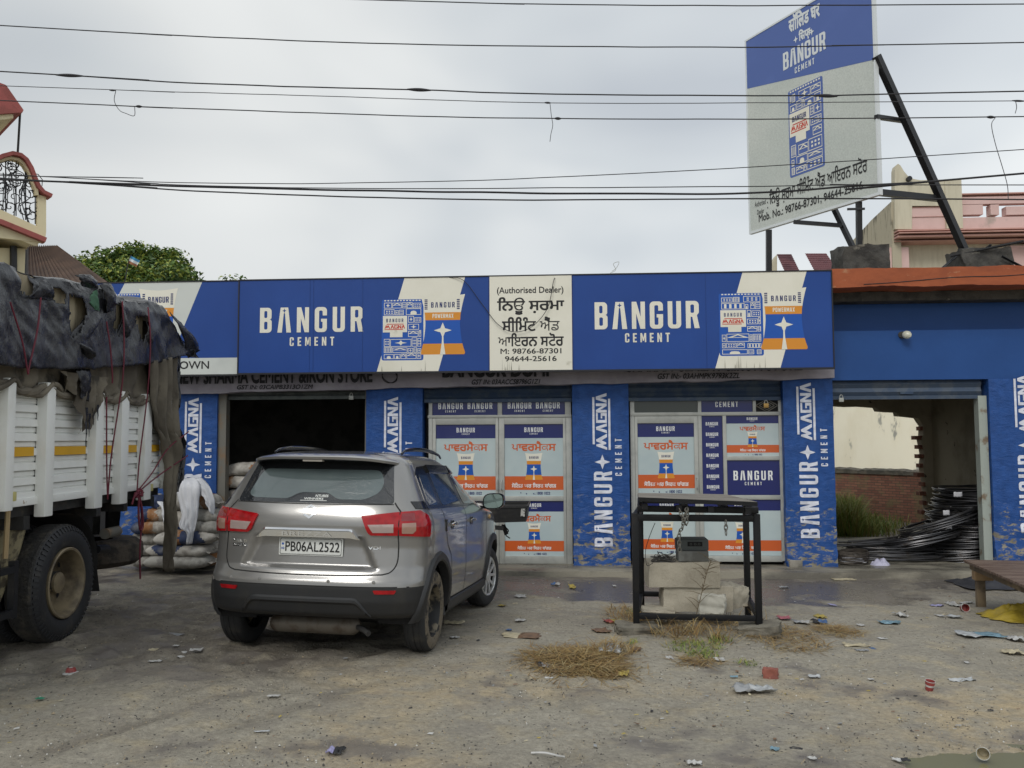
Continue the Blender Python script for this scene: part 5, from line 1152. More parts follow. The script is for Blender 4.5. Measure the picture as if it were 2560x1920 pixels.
tarp = thing('plastic_tarpaulin', 'torn crinkled black plastic sheet over the top of the lorry load', 'tarpaulin', TM() @ Vector((0, 0, 2.2)))
o = mb.build('sheet', tarp, sharp=24, recalc=False)
o.modifiers.new('thickness', 'SOLIDIFY').thickness = .006
rnd = random.Random(3)
def flap(pts, mat, name='torn_flap', bulge=.05, par=tarp):
    "a loose tongue of sheet: pts = outline in (y, z) on the side, bulging outward"
    a_, b_, c, d = [Vector(p_) for p_ in pts]; m = MB(); R = []
    for i in range(13):
        t = i/12; l = a_.lerp(d, t); r = b_.lerp(c, t); R.append([Vector((.085+bulge*math.sin(pi*min(1, t*1.1))*math.sin(pi*(.15+.7*k/10))+.015*nz(t*6, k*.7, l.y*3), l.x+(r.x-l.x)*k/10+.012*nz(t*9, k, 2), l.y+(r.y-l.y)*k/10+.012*nz(t*7, k, 5))) for k in range(11)])
    m.grid(R, mat); to_world(m); o = m.build(name, par, sharp=60, recalc=False); o.modifiers.new('thickness', 'SOLIDIFY').thickness = .006
flap([(-.12, 2.52), (.26, 2.82), (.42, 2.72), (.12, 2.42)], m_plas); flap([(-.13, 2.53), (.10, 2.45), (.30, 2.36), (.18, 2.30)], m_plas, bulge=.09); flap([(-.56, 2.90), (-.46, 2.91), (-.36, 2.78), (-.72, 2.74)], m_plas); flap([(.80, 2.92), (.92, 2.70), (.88, 2.62), (.70, 2.62)], m_plas); flap([(1.30, 2.84), (1.40, 2.66), (1.36, 2.56), (1.26, 2.66)], m_plas)
flap([(.14, 2.86), (.30, 2.98), (.36, 2.76), (.30, 2.78)], M('green_cloth_scrap', (.05, .13, .075), .8), 'green_patch', .02)
flap([(-.06, 3.04), (.20, 3.09), (.34, 2.98), (.05, 2.97)], m_plas); flap([(.36, 3.04), (.56, 3.08), (.66, 2.86), (.48, 2.80)], m_plas); flap([(1.85, 3.02), (2.35, 2.86), (2.72, 2.70), (2.38, 2.58)], m_plas, bulge=.07)
flap([(.0, 2.26), (.22, 2.28), (.22, 2.0), (.09, 2.02)], m_plas, bulge=.03)

can = thing('canvas_tarpaulin', 'brown canvas lorry cover tied in scallops under the black sheet, its tail hanging down', 'tarpaulin', TM() @ Vector((-.05, 0, 2.05)))
mb = MB(); R = []; ys = np.linspace(-3.4, 2.1, 210)
def scal(y):
    k = 0
    for a_, b_ in zip(posts, posts[1:]):
        if a_ <= y <= b_: t = (y-a_)/(b_-a_); k = math.sin(pi*t)
    return k
for y in ys:
    y = float(y); k = scal(y); row = []; zb = 2.10-.03*k+.02*nz(y*5, 2)
    for j in range(40):
        t = j/39; z = 2.90-(2.90-zb)*t; fold = .030*math.sin(y*23+4*nz(y*2, z*2))*smooth(.35, .9, t)+.045*smooth(.80, 1, t)*math.sin(t*24+y*3)*.5
        row.append((-.015-.08*smooth(.12, 0, t)+.02*nz(y*2.3, z*2.3)+fold+.035*smooth(.9, 1., t)*(1-k), y, z+.012*nz(y*8, z*3)))
    R.append(row)
mb.grid(R, m_canv); mb.grid([[Vector(p_)-Vector((.05, 0, 0)) for p_ in r] for r in R[::3]], m_canv); to_world(mb); o = mb.build('canvas', can, sharp=60, recalc=False)
mb = MB(); mb.grid([[(.012+.010*nz(y*3, z*3, 7)+.010*math.sin(y*31), y, z) for z in np.linspace(2.42, 2.93, 14)] for y in np.linspace(-.9, 1.4, 90)], m_cream2); to_world(mb); mb.build('under_sheet', can, recalc=False)
for a_, b_ in zip(posts[2:], posts[3:]):            # the hem gathered and tied at every post
    mb = MB(); P_ = [Vector((.05-.03*math.sin(pi*t)+.012*nz(t*5, a_), a_+(b_-a_)*t, 2.125-.075*math.sin(pi*t)**.8+.012*nz(t*7, a_, 3))) for t in np.linspace(0, 1, 14)]
    for k in range(2): mb.tube([p_+Vector((.012*math.cos(i*.8+k*3), 0, .018*math.sin(i*.8+k*3)-.02*k)) for i, p_ in enumerate(P_)], [.018+.014*math.sin(pi*i/13)+.004*nz(i, k, a_) for i in range(14)], m_canv, 8)
    to_world(mb); mb.build('gathered_hem', can)
mb = MB()                                          # ragged strip torn loose at the middle
Lf = [(-.20, 2.2), (-.14, 2.06), (.02, 1.96), (.18, 1.86), (.25, 1.80)]; R = []
for i in range(15):
    t = i/14; R.append([(.075+.03*math.sin(k*1.3+t*3)+.02*nz(k*.8, t*4), -.22+.80*k/22+(.10*t*(1-k/22))-(.06*t*k/22), 2.23-t*(.10+.34*math.exp(-((k-12)/6.5)**2)+.06*abs(nz(k*1.7, 1))+.03*(k % 2))) for k in range(23)])
mb.grid(R, m_canv); to_world(mb); mb.build('torn_strip', can, recalc=False)
mb = MB()                                          # dark streamers at its lower edge
for i, (y, z0, z1) in enumerate(((.17, 1.95, 1.62), (.22, 1.9, 1.70), (.29, 1.95, 1.80), (.36, 1.98, 1.84))): mb.grid([[(.10+.01*nz(j, i), y+k*.022+.02*nz(j*.8, i), z0+(z1-z0)*j/6) for k in (-1+.8*j/6, 1-.8*j/6)] for j in range(7)], m_plas)
to_world(mb); mb.build('shreds', can, recalc=False)
def tail(left, right, mat, x0, amp, nf, name, n=60):
    "a hanging length of cloth between two edge lines given as (y, z) from top to bottom"
    L0 = catmull([(a_, b, 0) for a_, b in left], 10); R0 = catmull([(a_, b, 0) for a_, b in right], 10); m = MB(); R = []
    for i in range(n+1):
        t = i/n; l = L0[int(t*(len(L0)-1))]; r = R0[int(t*(len(R0)-1))]
        R.append([(x0+amp*math.sin(k/18*nf*2*pi+2*nz(t*3, 4))*(.4+.6*math.sin(pi*k/18))+.06*nz(t*4, k*.25, 3)+.02*nz(t*13, k*.7, 6), l.x+(r.x-l.x)*k/18+.01*nz(t*8, k), l.y+(r.y-l.y)*k/18) for k in range(19)])
    m.grid(R, mat); to_world(m); o = m.build(name, can, sharp=70, recalc=False); o.modifiers.new('thickness', 'SOLIDIFY').thickness = .006
tail([(1.42, 2.46), (1.45, 2.1), (1.56, 1.86), (1.74, 1.70), (1.86, 1.50), (1.90, 1.2), (1.92, .95), (1.98, .72), (2.02, .50), (2.0, .30)], [(2.10, 2.58), (2.12, 2.2), (2.14, 1.80), (2.20, 1.62), (2.20, 1.42), (2.10, 1.2), (2.10, 1.02), (2.14, .74), (2.07, .52), (2.02, .28)], m_canv, .06, .065, 3.4, 'hanging_tail')
tail([(2.12, 2.60), (2.14, 2.2), (2.2, 1.9), (2.3, 1.6), (2.34, 1.3), (2.28, 1.1)], [(2.36, 2.66), (2.28, 2.2), (2.30, 1.88), (2.52, 1.62), (2.46, 1.34), (2.36, 1.12)], m_plas, .0, .05, 1.2, 'plastic_tail')
m_rope = M('red_nylon_rope', (.135, .014, .03), .65)
def rope(label, pts, r=.0065):
    m = MB(); m.tube(catmull(pts, 5), r, m_rope, 6); to_world(m); single(m, 'rope', label, 'rope', 'red ropes lashing the lorry tarpaulin')
rope('red rope slanting down over the black sheet, first of the pair meeting in a V', [(.12, -.60, 2.76), (.135, -.66, 2.5), (.135, -.75, 2.22), (.135, -.76, 2.16)])
rope('red rope at the left edge, second of the pair meeting in a V', [(.13, -1.0, 2.66), (.135, -.85, 2.4), (.135, -.76, 2.16)])
rope('short red rope over the black sheet beside the torn flap in the middle', [(.12, .43, 2.72), (.135, .48, 2.5), (.13, .545, 2.24), (.125, .555, 2.18)])
rope('long red rope crossing the whole lorry side between the third and fourth posts', [(.11, .74, 2.95), (.135, .74, 2.6), (.13, .745, 2.25), (.09, .74, 1.9), (.07, .68, 1.5), (.06, .66, 1.15)])
rope('thin red rope hanging straight down the slats beside the torn strip', [(.07, .57, 2.06), (.065, .60, 1.7), (.06, .63, 1.4), (.06, .66, 1.14)], .0065)
rope('red rope running down to the knot at the bottom rail', [(.11, 1.28, 2.98), (.135, 1.29, 2.7), (.13, 1.30, 2.4), (.10, 1.31, 2.0), (.07, 1.26, 1.5), (.07, 1.22, 1.17)])
rope('red rope from the hanging canvas tail down to the knot, upper of two', [(.16, 2.24, 1.76), (.1, 1.85, 1.58), (.09, 1.5, 1.34), (.07, 1.22, 1.17)])
rope('red rope from the hanging canvas tail to the knot, lower of two', [(.16, 2.23, 1.50), (.09, 1.7, 1.32), (.07, 1.22, 1.16)])
m = MB(); rn = random.Random(2)
m.tube(catmull([(.08+.03*rn.uniform(-1, 1), 1.22+.05*rn.uniform(-1, 1), 1.16+.04*rn.uniform(-1, 1)) for _ in range(16)], 4), .011, m_rope, 6)
m.tube(catmull([(.09, 1.22, 1.15), (.10, 1.27, 1.0), (.10, 1.30, .84), (.10, 1.25, .80), (.10, 1.22, .86), (.09, 1.22, 1.0), (.09, 1.23, 1.14)], 5), .010, m_rope, 6)
m.tube(catmull([(.09, 1.24, 1.15), (.09, 1.29, .9), (.09, 1.27, .6), (.09, 1.29, .33)], 5), .008, m_rope, 6); m.tube(catmull([(.09, 1.2, 1.16), (.09, 1.12, 1.13), (.09, 1.08, 1.06)], 4), .009, m_rope, 6)
to_world(m); single(m, 'rope_knot', 'bright red rope knot with a hanging loop under the lorry side', 'rope')

# ------------------------------------------------------------------ the car (local: rear axle at y = 0, nose towards +y, x = 0 its middle)
CXW, CYW, CYAW = -1.913, 6.977, -.096
car = thing('parked_car', 'wet grey compact SUV parked with its tail to the viewer before the dark storeroom', 'car', (CXW, CYW, gz(CXW, CYW)+.004), (-.050, .016, CYAW))
def paint_mat():
    m = M('car_metallic_grey', (.25, .247, .24), .28, .55, (.265, .26, .253), 3, 3, (.4, .7), coat=1.); b = m.node_tree.nodes['Principled BSDF']; b.inputs['Coat Roughness'].default_value = .06; return m
m_car = paint_mat()
m_clad = M('car_black_cladding', (.017, .018, .020), .5, 0, (.028, .027, .025), 5, 6, (.5, .75), .05, 60)
m_trimk = M('car_gloss_black', (.010, .011, .013), .12, spec=.6)
m_seam = M('car_panel_gap', (.012, .012, .012), .8)
def wet_glass(name, col, rough, dr):
    m = bpy.data.materials.new(name); m.use_nodes = True; nt = m.node_tree; N = nt.nodes.new; L = nt.links.new; b = nt.nodes['Principled BSDF']; b.inputs['Base Color'].default_value = (*col, 1); b.inputs['Roughness'].default_value = rough; b.inputs['Specular IOR Level'].default_value = .8; b.inputs['Coat Weight'].default_value = .6; b.inputs['Coat Roughness'].default_value = .02
    tc = N('ShaderNodeTexCoord'); v = N('ShaderNodeTexVoronoi'); v.inputs['Scale'].default_value = 85; L(tc.outputs['Object'], v.inputs['Vector'])
    r = N('ShaderNodeMapRange'); r.inputs['From Min'].default_value = .0; r.inputs['From Max'].default_value = .32; r.inputs['To Min'].default_value = 1; r.inputs['To Max'].default_value = 0; L(v.outputs['Distance'], r.inputs['Value'])
    k = N('ShaderNodeBump'); k.inputs['Strength'].default_value = dr; k.inputs['Distance'].default_value = .004; L(r.outputs[0], k.inputs['Height']); L(k.outputs[0], b.inputs['Normal'])
    n = N('ShaderNodeTexNoise'); n.inputs['Scale'].default_value = 3.5; n.inputs['Detail'].default_value = 5; mp = N('ShaderNodeMapping'); mp.inputs['Scale'].default_value = (1, 1, .4); L(tc.outputs['Object'], mp.inputs[0]); L(mp.outputs[0], n.inputs['Vector'])
    x = N('ShaderNodeMix'); x.data_type = 'RGBA'; x.inputs[6].default_value = (*[c*.72 for c in col], 1); x.inputs[7].default_value = (*[min(1, c*1.3) for c in col], 1); L(n.outputs['Fac'], x.inputs[0]); L(x.outputs[2], b.inputs['Base Color']); return m
m_wg = wet_glass('fogged_rear_glass', (.095, .122, .125), .06, .16); m_frit = wet_glass('black_glass_border', (.016, .018, .021), .06, .5); m_sg = wet_glass('dark_side_glass', (.022, .030, .030), .04, .15)
m_redl = M('tail_lamp_red', (.36, .004, .008), .12, 0, (.24, .003, .006), 14, 3, (.4, .7), coat=.4, spec=.4); m_redd = M('tail_lamp_dark_red', (.20, .004, .008), .12, coat=1.); m_clr = M('tail_lamp_clear', (.42, .33, .31), .12, .2, coat=.6); m_amb = M('indicator_smoky', (.36, .22, .17), .1, .1, coat=1.)
m_chr = M('chrome', (.78, .79, .80), .07, 1.); m_mir = M('mirror_glass_tint', (.26, .33, .30), .03, 1.); m_silv = M('silver_wheel_cover', (.62, .63, .63), .32, .6, (.48, .48, .46), 8, 5, (.5, .75)); m_ctyre = M('car_tyre_rubber', (.020, .021, .023), .7, 0, (.042, .039, .034), 8, 6, (.5, .72), .2, 50); m_mudt = M('mud_caked_tyre', (.15, .125, .09), .9, 0, (.03, .028, .026), 9, 7, (.5, .62), 1., 26, bd=.015)
m_steelw = M('muddy_steel_wheel', (.022, .023, .025), .5, .3, (.20, .17, .12), 9, 7, (.50, .62)); m_pl = M('number_plate_white', (.70, .72, .70), .35); m_ink2 = M('plate_black', (.012, .012, .013), .4)
KEY = [(.20, .780, -.02, 3.05, .20), (.25, .825, -.12, 3.12, .25), (.29, .845, -.40, 3.17, .34), (.33, .862, -.610, 3.21, .40), (.36, .868, -.645, 3.23, .40), (.45, .882, -.676, 3.27, .42), (.555, .890, -.682, 3.30, .42), (.60, .892, -.676, 3.30, .42), (.635, .891, -.655, 3.30, .42), (.70, .890, -.628, 3.29, .42),
       (.85, .888, -.615, 3.27, .42), (.95, .892, -.620, 3.20, .42), (1.01, .890, -.628, 3.06, .42), (1.05, .884, -.622, 2.80, .41), (1.09, .872, -.612, 2.45, .40), (1.13, .850, -.597, 2.28, .38), (1.17, .825, -.578, 2.18, .36),
       (1.25, .786, -.530, 2.02, .33), (1.35, .738, -.470, 1.82, .30), (1.45, .690, -.408, 1.60, .28), (1.50, .662, -.372, 1.47, .26), (1.535, .625, -.330, 1.38, .25), (1.56, .575, -.265, 1.30, .24), (1.585, .480, -.12, 1.2, .22), (1.602, .32, .16, 1.1, .2), (1.612, .14, .5, .9, .15)]
KZ_ = [k[0] for k in KEY]
def prm(z): return [float(np.interp(z, KZ_, [k[i] for k in KEY])) for i in (1, 2, 3, 4)]
# smoothed lookup
_zs = np.linspace(.20, 1.612, 284); _tab = np.array([prm(z) for z in _zs]); _k = np.array([1, 2, 3, 4, 3, 2, 1.]); _k /= _k.sum(); _sm = _tab.copy()
for c in range(4): _sm[3:-3, c] = np.convolve(_tab[:, c], _k, 'valid')
def prm(z): return [float(np.interp(z, _zs, _sm[:, c])) for c in range(4)]
EN, FN = 3.1, 2.6
def barrel(y): return 1-.018*((y-1.2)/1.9)**2
def side_x(y, z):
    w, yr, yf, ry = prm(z); k = 1.
    if y < yr+ry: k = max(0, 1-((yr+ry-y)/ry)**EN)**(1/EN)
    rf = min(.8, (yf-yr)*.35)
    if y > yf-rf: k = min(k, max(0, 1-((y-yf+rf)/rf)**FN)**(1/FN))
    return w*k*barrel(y)
def recess(x, z):
    ax = abs(x); edge = .435+.10*(.93-z)/.22 if z > .70 else .55
    return .040*smooth(edge+.015, edge-.03, ax)*smooth(.935, .915, z)*smooth(.675, .715, z)
def rear_y(x, z):
    w, yr, yf, ry = prm(z); t = min(1, abs(x)/w)
    return yr+ry*(1-(1-t**EN)**(1/EN))+recess(x, z)
zs = sorted(set([round(v, 4) for v in list(np.arange(.20, 1.56, .0125))+[.555, .565, .36]+[1.565, 1.575, 1.585, 1.594, 1.602, 1.608, 1.612]]))
def ring(z):
    w, yr, yf, ry = prm(z); pts = []; rf = min(.8, (yf-yr)*.35)
    for x in np.linspace(-1, 1, 97):                     # rear, left to right, crowded into the corners
        t = math.sin(x*pi/2); xx = w*t; pts.append((xx*barrel(yr), rear_y(xx, z)))
    a_, b = yr+ry, yf-rf
    # side straight
    sd = [(w*barrel(y), y) for y in np.linspace(a_, b, 122)[1:]]
    fr = []
    for t in np.linspace(0, pi/2, 16)[1:]: fr.append((w*math.cos(t)**(2/FN)*barrel(b), b+rf*math.sin(t)**(2/FN)))
    half = sd+fr; pts += half+[(-x, y) for x, y in half[::-1][1:]]
    return [Vector((x, y, z)) for x, y in pts]
def corner_fix(pts): return pts
mb = MB(); RG = [ring(z) for z in zs]; nr = len(RG[0]); WR = .325; ARC = .392
vs = [p_ for r in RG for p_ in r]; fb, fk = [], []
for i in range(len(RG)-1):
    for j in range(nr):
        q4 = (i*nr+j, i*nr+(j+1) % nr, (i+1)*nr+(j+1) % nr, (i+1)*nr+j); c = (vs[q4[0]]+vs[q4[2]])/2
        if abs(c.x) > .5 and any((c.y-yc)**2+(c.z-.34)**2 < ARC**2 for yc in (0, 2.5)): continue
        (fk if (c.z < .56 and (c.y < .0 or c.y > 2.5)) or c.z < .345 else fb).append(q4)
top = len(vs); 
mb.add(vs, fb, m_car, True); mb.add([RG[-1][j] for j in range(nr)], [tuple(range(nr))], m_car)
body = mb.build('body', car, True, sharp=50)
mb = MB(); mb.add(vs, fk, m_clad, True); mb.add([RG[0][j] for j in range(nr)], [tuple(range(nr))], m_clad); mb.build('bumper', car, True, sharp=50)
def surf_patch(poly, fn, off, mat, name, par=None, thick=.006, maxe=.05, mbx=None, holes=()):
    bm = bmesh.new()
    tr = tessellate_polygon([[Vector((a_, b, 0)) for a_, b in l] for l in [poly]+list(holes)]); fl_ = [v for l in [poly]+list(holes) for v in l]
    V_ = [bm.verts.new((a_, b, 0)) for a_, b in fl_]
    for t in tr:
        try: bm.faces.new([V_[i] for i in t])
        except ValueError: pass
    for _ in range(6):
        ed = [e for e in bm.edges if e.calc_length() > maxe]
        if not ed: break
        bmesh.ops.subdivide_edges(bm, edges=ed, cuts=1); bmesh.ops.triangulate(bm, faces=[f for f in bm.faces if len(f.verts) > 3])
    e = .004
    bm.verts.index_update(); P_ = []; Nm = []
    for v in bm.verts:
        a_, b = v.co.x, v.co.y; p_ = fn(a_, b); n_ = (fn(a_+e, b)-fn(a_-e, b)).cross(fn(a_, b+e)-fn(a_, b-e))
        n_ = n_.normalized() if n_.length else Vector((0, -1, 0)); 
        if n_.dot(p_-Vector((0, 1.2, .7))) < 0: n_ = -n_
        P_.append(p_); Nm.append(n_)
    n = len(P_); fs = [[v.index for v in f.verts] for f in bm.faces]; bd_ = [(ed.verts[0].index, ed.verts[1].index) for ed in bm.edges if ed.is_boundary]; bm.free()
    m = mbx or MB(); m.add([p_+q_*off for p_, q_ in zip(P_, Nm)], fs, mat, True)
    m.add([p_+q_*off for p_, q_ in zip(P_, Nm)]+[p_+q_*(off-thick) for p_, q_ in zip(P_, Nm)], [(a_, b, b+n, a_+n) for a_, b in bd_], mat, False)
    if mbx is None: return m.build(name, par or car, True, sharp=45)
RF = lambda x, z: Vector((x*barrel(-.6), rear_y(x, z), z))
SR = lambda y, z: Vector((side_x(y, z), y, z)); SL = lambda y, z: Vector((-side_x(y, z), y, z))
def mirror(p): return [(-x, z) for x, z in p]
def round_poly(p, r=.03, n=4):
    out = []
    for i in range(len(p)):
        a_, b, c = Vector(p[i-1]), Vector(p[i]), Vector(p[(i+1) % len(p)]); d1 = (a_-b); d2 = (c-b); k = min(r, d1.length*.45, d2.length*.45); s, e = b+d1.normalized()*k, b+d2.normalized()*k
        for j in range(n+1): t = j/n; out.append(tuple(s*(1-t)**2+b*2*t*(1-t)+e*t*t))
    return out
# rear glass
gl = round_poly([(-.648, 1.178), (.648, 1.178), (.575, 1.50), (-.575, 1.50)], .03)
g = surf_patch(gl, RF, .004, m_frit, 'rear_window')
inn = round_poly([(-.56, 1.235), (-.50, 1.208), (-.20, 1.205), (-.12, 1.255), (.12, 1.255), (.20, 1.205), (.42, 1.205), (.52, 1.26), (.545, 1.33), (.50, 1.435), (-.485, 1.435), (-.53, 1.33)], .05)
surf_patch(inn, RF, .0055, m_wg, 'glass_pane', g, .002)
m = MB(); a = Art(); a.text('NTURES', -.0+.02, .125, 1.218, 1.238, m_pl, 1, .03); a.text('WINNERS', -.07, .09, 1.198, 1.214, m_pl, 1, .03); a.rect(-.10, 1.190, .12, 1.194, m_pl, 1)
for p_, hs, mt, ly in a.p: surf_patch(p_, RF, .0075, mt, '', mbx=m, thick=.001, maxe=.2, holes=hs)
m.build('sticker', g, True)
# spoiler
mb = MB(); R = []
for i in range(41):
    x = -.60+1.20*i/40; t = abs(x)/.60; k = smooth(1.0, .86, t); yb = rear_y(min(abs(x), .58), 1.50); lip = -.20*k*(1-.25*t*t)
    R.append([(x, -.10, 1.583-.10*t**6), (x, -.24, 1.572-.07*t**5), (x, yb+lip+.06, 1.553-.04*t**4), (x, yb+lip, 1.534-.035*t**4), (x, yb+lip+.006, 1.515-.035*t**4), (x, yb+lip+.03, 1.507-.03*t**4), (x, yb+.0, 1.492-.02*t**4), (x, yb+.05, 1.485)])
mb.grid([r[:5] for r in R], m_car); mb.grid([r[4:] for r in R], m_trimk); sp_ = mb.build('spoiler', car, True, sharp=45)
mb = MB(); mb.box((-.02, rear_y(0, 1.50)-.155, 1.506), (.16, .05, .02), M('brake_lamp_clear', (.45, .42, .38), .2), None, .004); mb.build('high_brake_light', car, True)
# tail lamps
def lamp(sgn):
    fx = (lambda p: p) if sgn > 0 else (lambda p: [(-x, z) for x, z in p])
    root = surf_patch(fx(round_poly([(.420, 1.084), (.70, 1.118), (.70, .945), (.50, .945), (.475, .965)], .012)), RF, .016, m_redl, 'tail_light', thick=.03, maxe=.035)
    SS = SR if sgn > 0 else SL
    # wraps round the corner on the car's flank
    def WR_(a_, b):
        # a_ runs along the outline from the rear (0) to the flank (1)
        w, yr, yf, ry = prm(b); th = .22+.80*a_; x = w*math.sin(min(pi/2, th+.36))**(1.0); x = min(x, w*.9999)
        y = yr+ry*(1-(1-(x/w)**EN)**(1/EN)); return Vector((sgn*x*barrel(y), y, b))
    return root
def corner_fn(sgn):
    "surface round the rear corner by arc length s from the tailgate edge (x = .70)"
    def f(s, z):
        w, yr, yf, ry = prm(z); x = .70; 
        # march along the outline in angle
        th0 = math.asin((.70/w)**(EN/2)); th = min(pi/2, th0+s*(pi/2-th0)); x = w*math.sin(th)**(2/EN); y = yr+ry-ry*math.cos(th)**(2/EN); return Vector((sgn*x*barrel(y), y, z))
    return f
for sgn in (1, -1):
    o = lamp(sgn); cf = corner_fn(sgn)
    surf_patch(round_poly([(0.0, 1.118), (.55, 1.128), (.80, 1.09), (.86, 1.04), (.80, .93), (0.0, .945)], .02), cf, .016, m_redl, 'outer_lens', o, .03, .05)
    mp2 = (lambda p: p) if sgn > 0 else mirror
    surf_patch(mp2([(.475, 1.022), (.665, 1.028), (.665, .968), (.515, .966)]), RF, .0185, m_clr, 'reversing_lens', o, .004, .04)
    surf_patch(round_poly([(.06, 1.035), (.36, 1.04), (.36, .985), (.28, .960), (.06, .962)], .01), cf, .0185, m_amb, 'indicator_lens', o, .004, .04)
    surf_patch(round_poly([(.04, 1.105), (.34, 1.11), (.34, 1.055), (.04, 1.052)], .01), cf, .0182, m_redd, 'brake_lens', o, .004, .04)
    surf_patch(mp2([(.697, 1.118), (.703, 1.118), (.703, .945), (.697, .945)]), RF, .019, m_seam, 'lens_joint', o, .004, .1)
    surf_patch(mp2(round_poly([(.545, .555-.012), (.715, .555-.012), (.70, .515), (.56, .515)], .006)), RF, .006, m_redl, 'reflector', None, .01, .04)
# panel gaps
def seam(fn, pts, w_=.0045, k=4, name='panel_gap'):
    c = catmull([(a_, b, 0) for a_, b in pts], k); L0 = []; L1 = []
    for i in range(len(c)): t = (c[min(len(c)-1, i+1)]-c[max(0, i-1)]).normalized(); nn = Vector((-t.y, t.x, 0))*w_; L0.append(c[i]+nn); L1.append(c[i]-nn)
    m = MB(); m.grid([[fn(p_.x, p_.y) for p_ in (l, r)] for l, r in zip(L0, L1)], m_seam)
    # lift off the body along the outward direction
    vv = []
    for v in m.v: v = Vector(v); o_ = Vector((v.x, (v.y-1.2)*.6 if fn is RF else 0, 0)); o_.normalize(); vv.append(tuple(v+o_*.0022))
    m.v = vv; m.build(name, car, True)
for sgn in (1, -1):
    seam(RF, [(sgn*.652, 1.19), (sgn*.675, 1.16), (sgn*.712, 1.118)]); seam(RF, [(sgn*.70, .945), (sgn*.705, .85), (sgn*.70, .74), (sgn*.66, .675), (sgn*.60, .655)], .0045)
seam(RF, [(-.60, .655), (-.3, .645), (0, .642), (.3, .645), (.60, .655)]); seam(RF, [(-.648, 1.176), (-.3, 1.172), (0, 1.170), (.3, 1.172), (.648, 1.176)], .003)
seam(RF, [(-.80, .565), (-.4, .565), (0, .565), (.4, .565), (.80, .565)], .004)
# chrome bar, plate, badges
mb = MB(); R = []
for i in range(49):
    x = -.418+.836*i/48; t = abs(x)/.418; b0 = .918-.012*smooth(.8, 1, t); t1 = .988-.072*smooth(.80, 1.0, t)**1.3; y = rear_y(x, .95)-.004
    R.append([(x, y, b0), (x, y-.022, b0+.002), (x, y-.024, b0+(t1-b0)*.72), (x, y-.034, b0+(t1-b0)*.80), (x, y-.020, t1), (x, y, t1)])
mb.grid(R, m_chr, True); ch = mb.build('chrome_garnish', car, True, sharp=30)
m = MB(); a = Art(); a.text('BREZZA', -.20, .20, .928, .962, m_chr, 1, .01); ym = rear_y(0, .95)-.0285; a.place(m, (0, ym, 0), (1, 0, 0), (0, 0, 1), 0, .002); m.build('lettering', ch, True)
yp = rear_y(0, .84)-.012
mb = MB(); mb.box((.015, yp+.002, .845), (.515, .012, .135), m_pl, None, .004); pl_ = mb.build('number_plate', car, True)
m = MB(); a = Art(); a.poly(rrect(-.232, .785, .262, .905, .01), m_ink2, 1, [rrect(-.229, .788, .259, .902, .01)]); a.text('PB06AL2522', -.19, .247, .807, .882, m_ink2, 1, .012); a.text('IND', -.222, -.198, .822, .838, PR['royal'], 1, .02); a.rect(-.218, .855, -.203, .870, PR['royal'], 1)
a.place(m, (0, yp-.006, 0), (1, 0, 0), (0, 0, 1), 0, .0012); m.build('lettering', pl_, True)
def badge(name, fn_art, lift=.004, par=None):
    a_ = Art(); fn_art(a_); m_ = MB()
    for p_, hs, mt, ly in a_.p: surf_patch(p_, RF, lift, mt, '', mbx=m_, thick=.005, maxe=.2, holes=hs)
    return m_.build(name, car, True)
def sbadge(a_):
    k = .064; cz = 1.112
    a_.poly([(x*k, cz+z*k*.85) for x, z in ((-.95, .18), (-.05, 1.0), (.80, .48), (.55, .30), (-.02, .64), (-.38, .34), (.95, -.18), (.05, -1.0), (-.80, -.48), (-.55, -.30), (.02, -.64), (.38, -.34))], m_chr, 1)
badge('emblem', sbadge)
badge('maker_badge', lambda a_: (a_.text('MARUTI', -.645, -.52, .862, .885, m_chr, 1, .02), a_.text('SUZUKI', -.645, -.52, .832, .855, m_chr, 1, .02)))
badge('trim_badge', lambda a_: a_.text('VDI', .48, .575, .838, .862, m_chr, 1, .02))
for x in (-.62, -.36, .20, .55): mb = MB(); p_ = RF(x, .60); mb.lathe([(.013, 0), (.013, .004), (.0, .005)], m_car, 14, p_, (1, 0, 0), (0, 0, 1), (0, -1, 0)); mb.build('parking_sensor', car, True)
# lower rear valance
mb = MB(); R = []
for i in range(33):
    x = -.56+1.12*i/32; t = abs(x)/.56; zt = .47-.15*smooth(.72, 1., t); R.append([RF(x, z)+Vector((0, d, 0)) for z, d in ((zt+.015, -.002), (zt, -.016), (zt-.02, -.018), (zt-.05, .012))])
mb.grid(R, m_clad); mb.build('rear_valance', car, True, sharp=30)
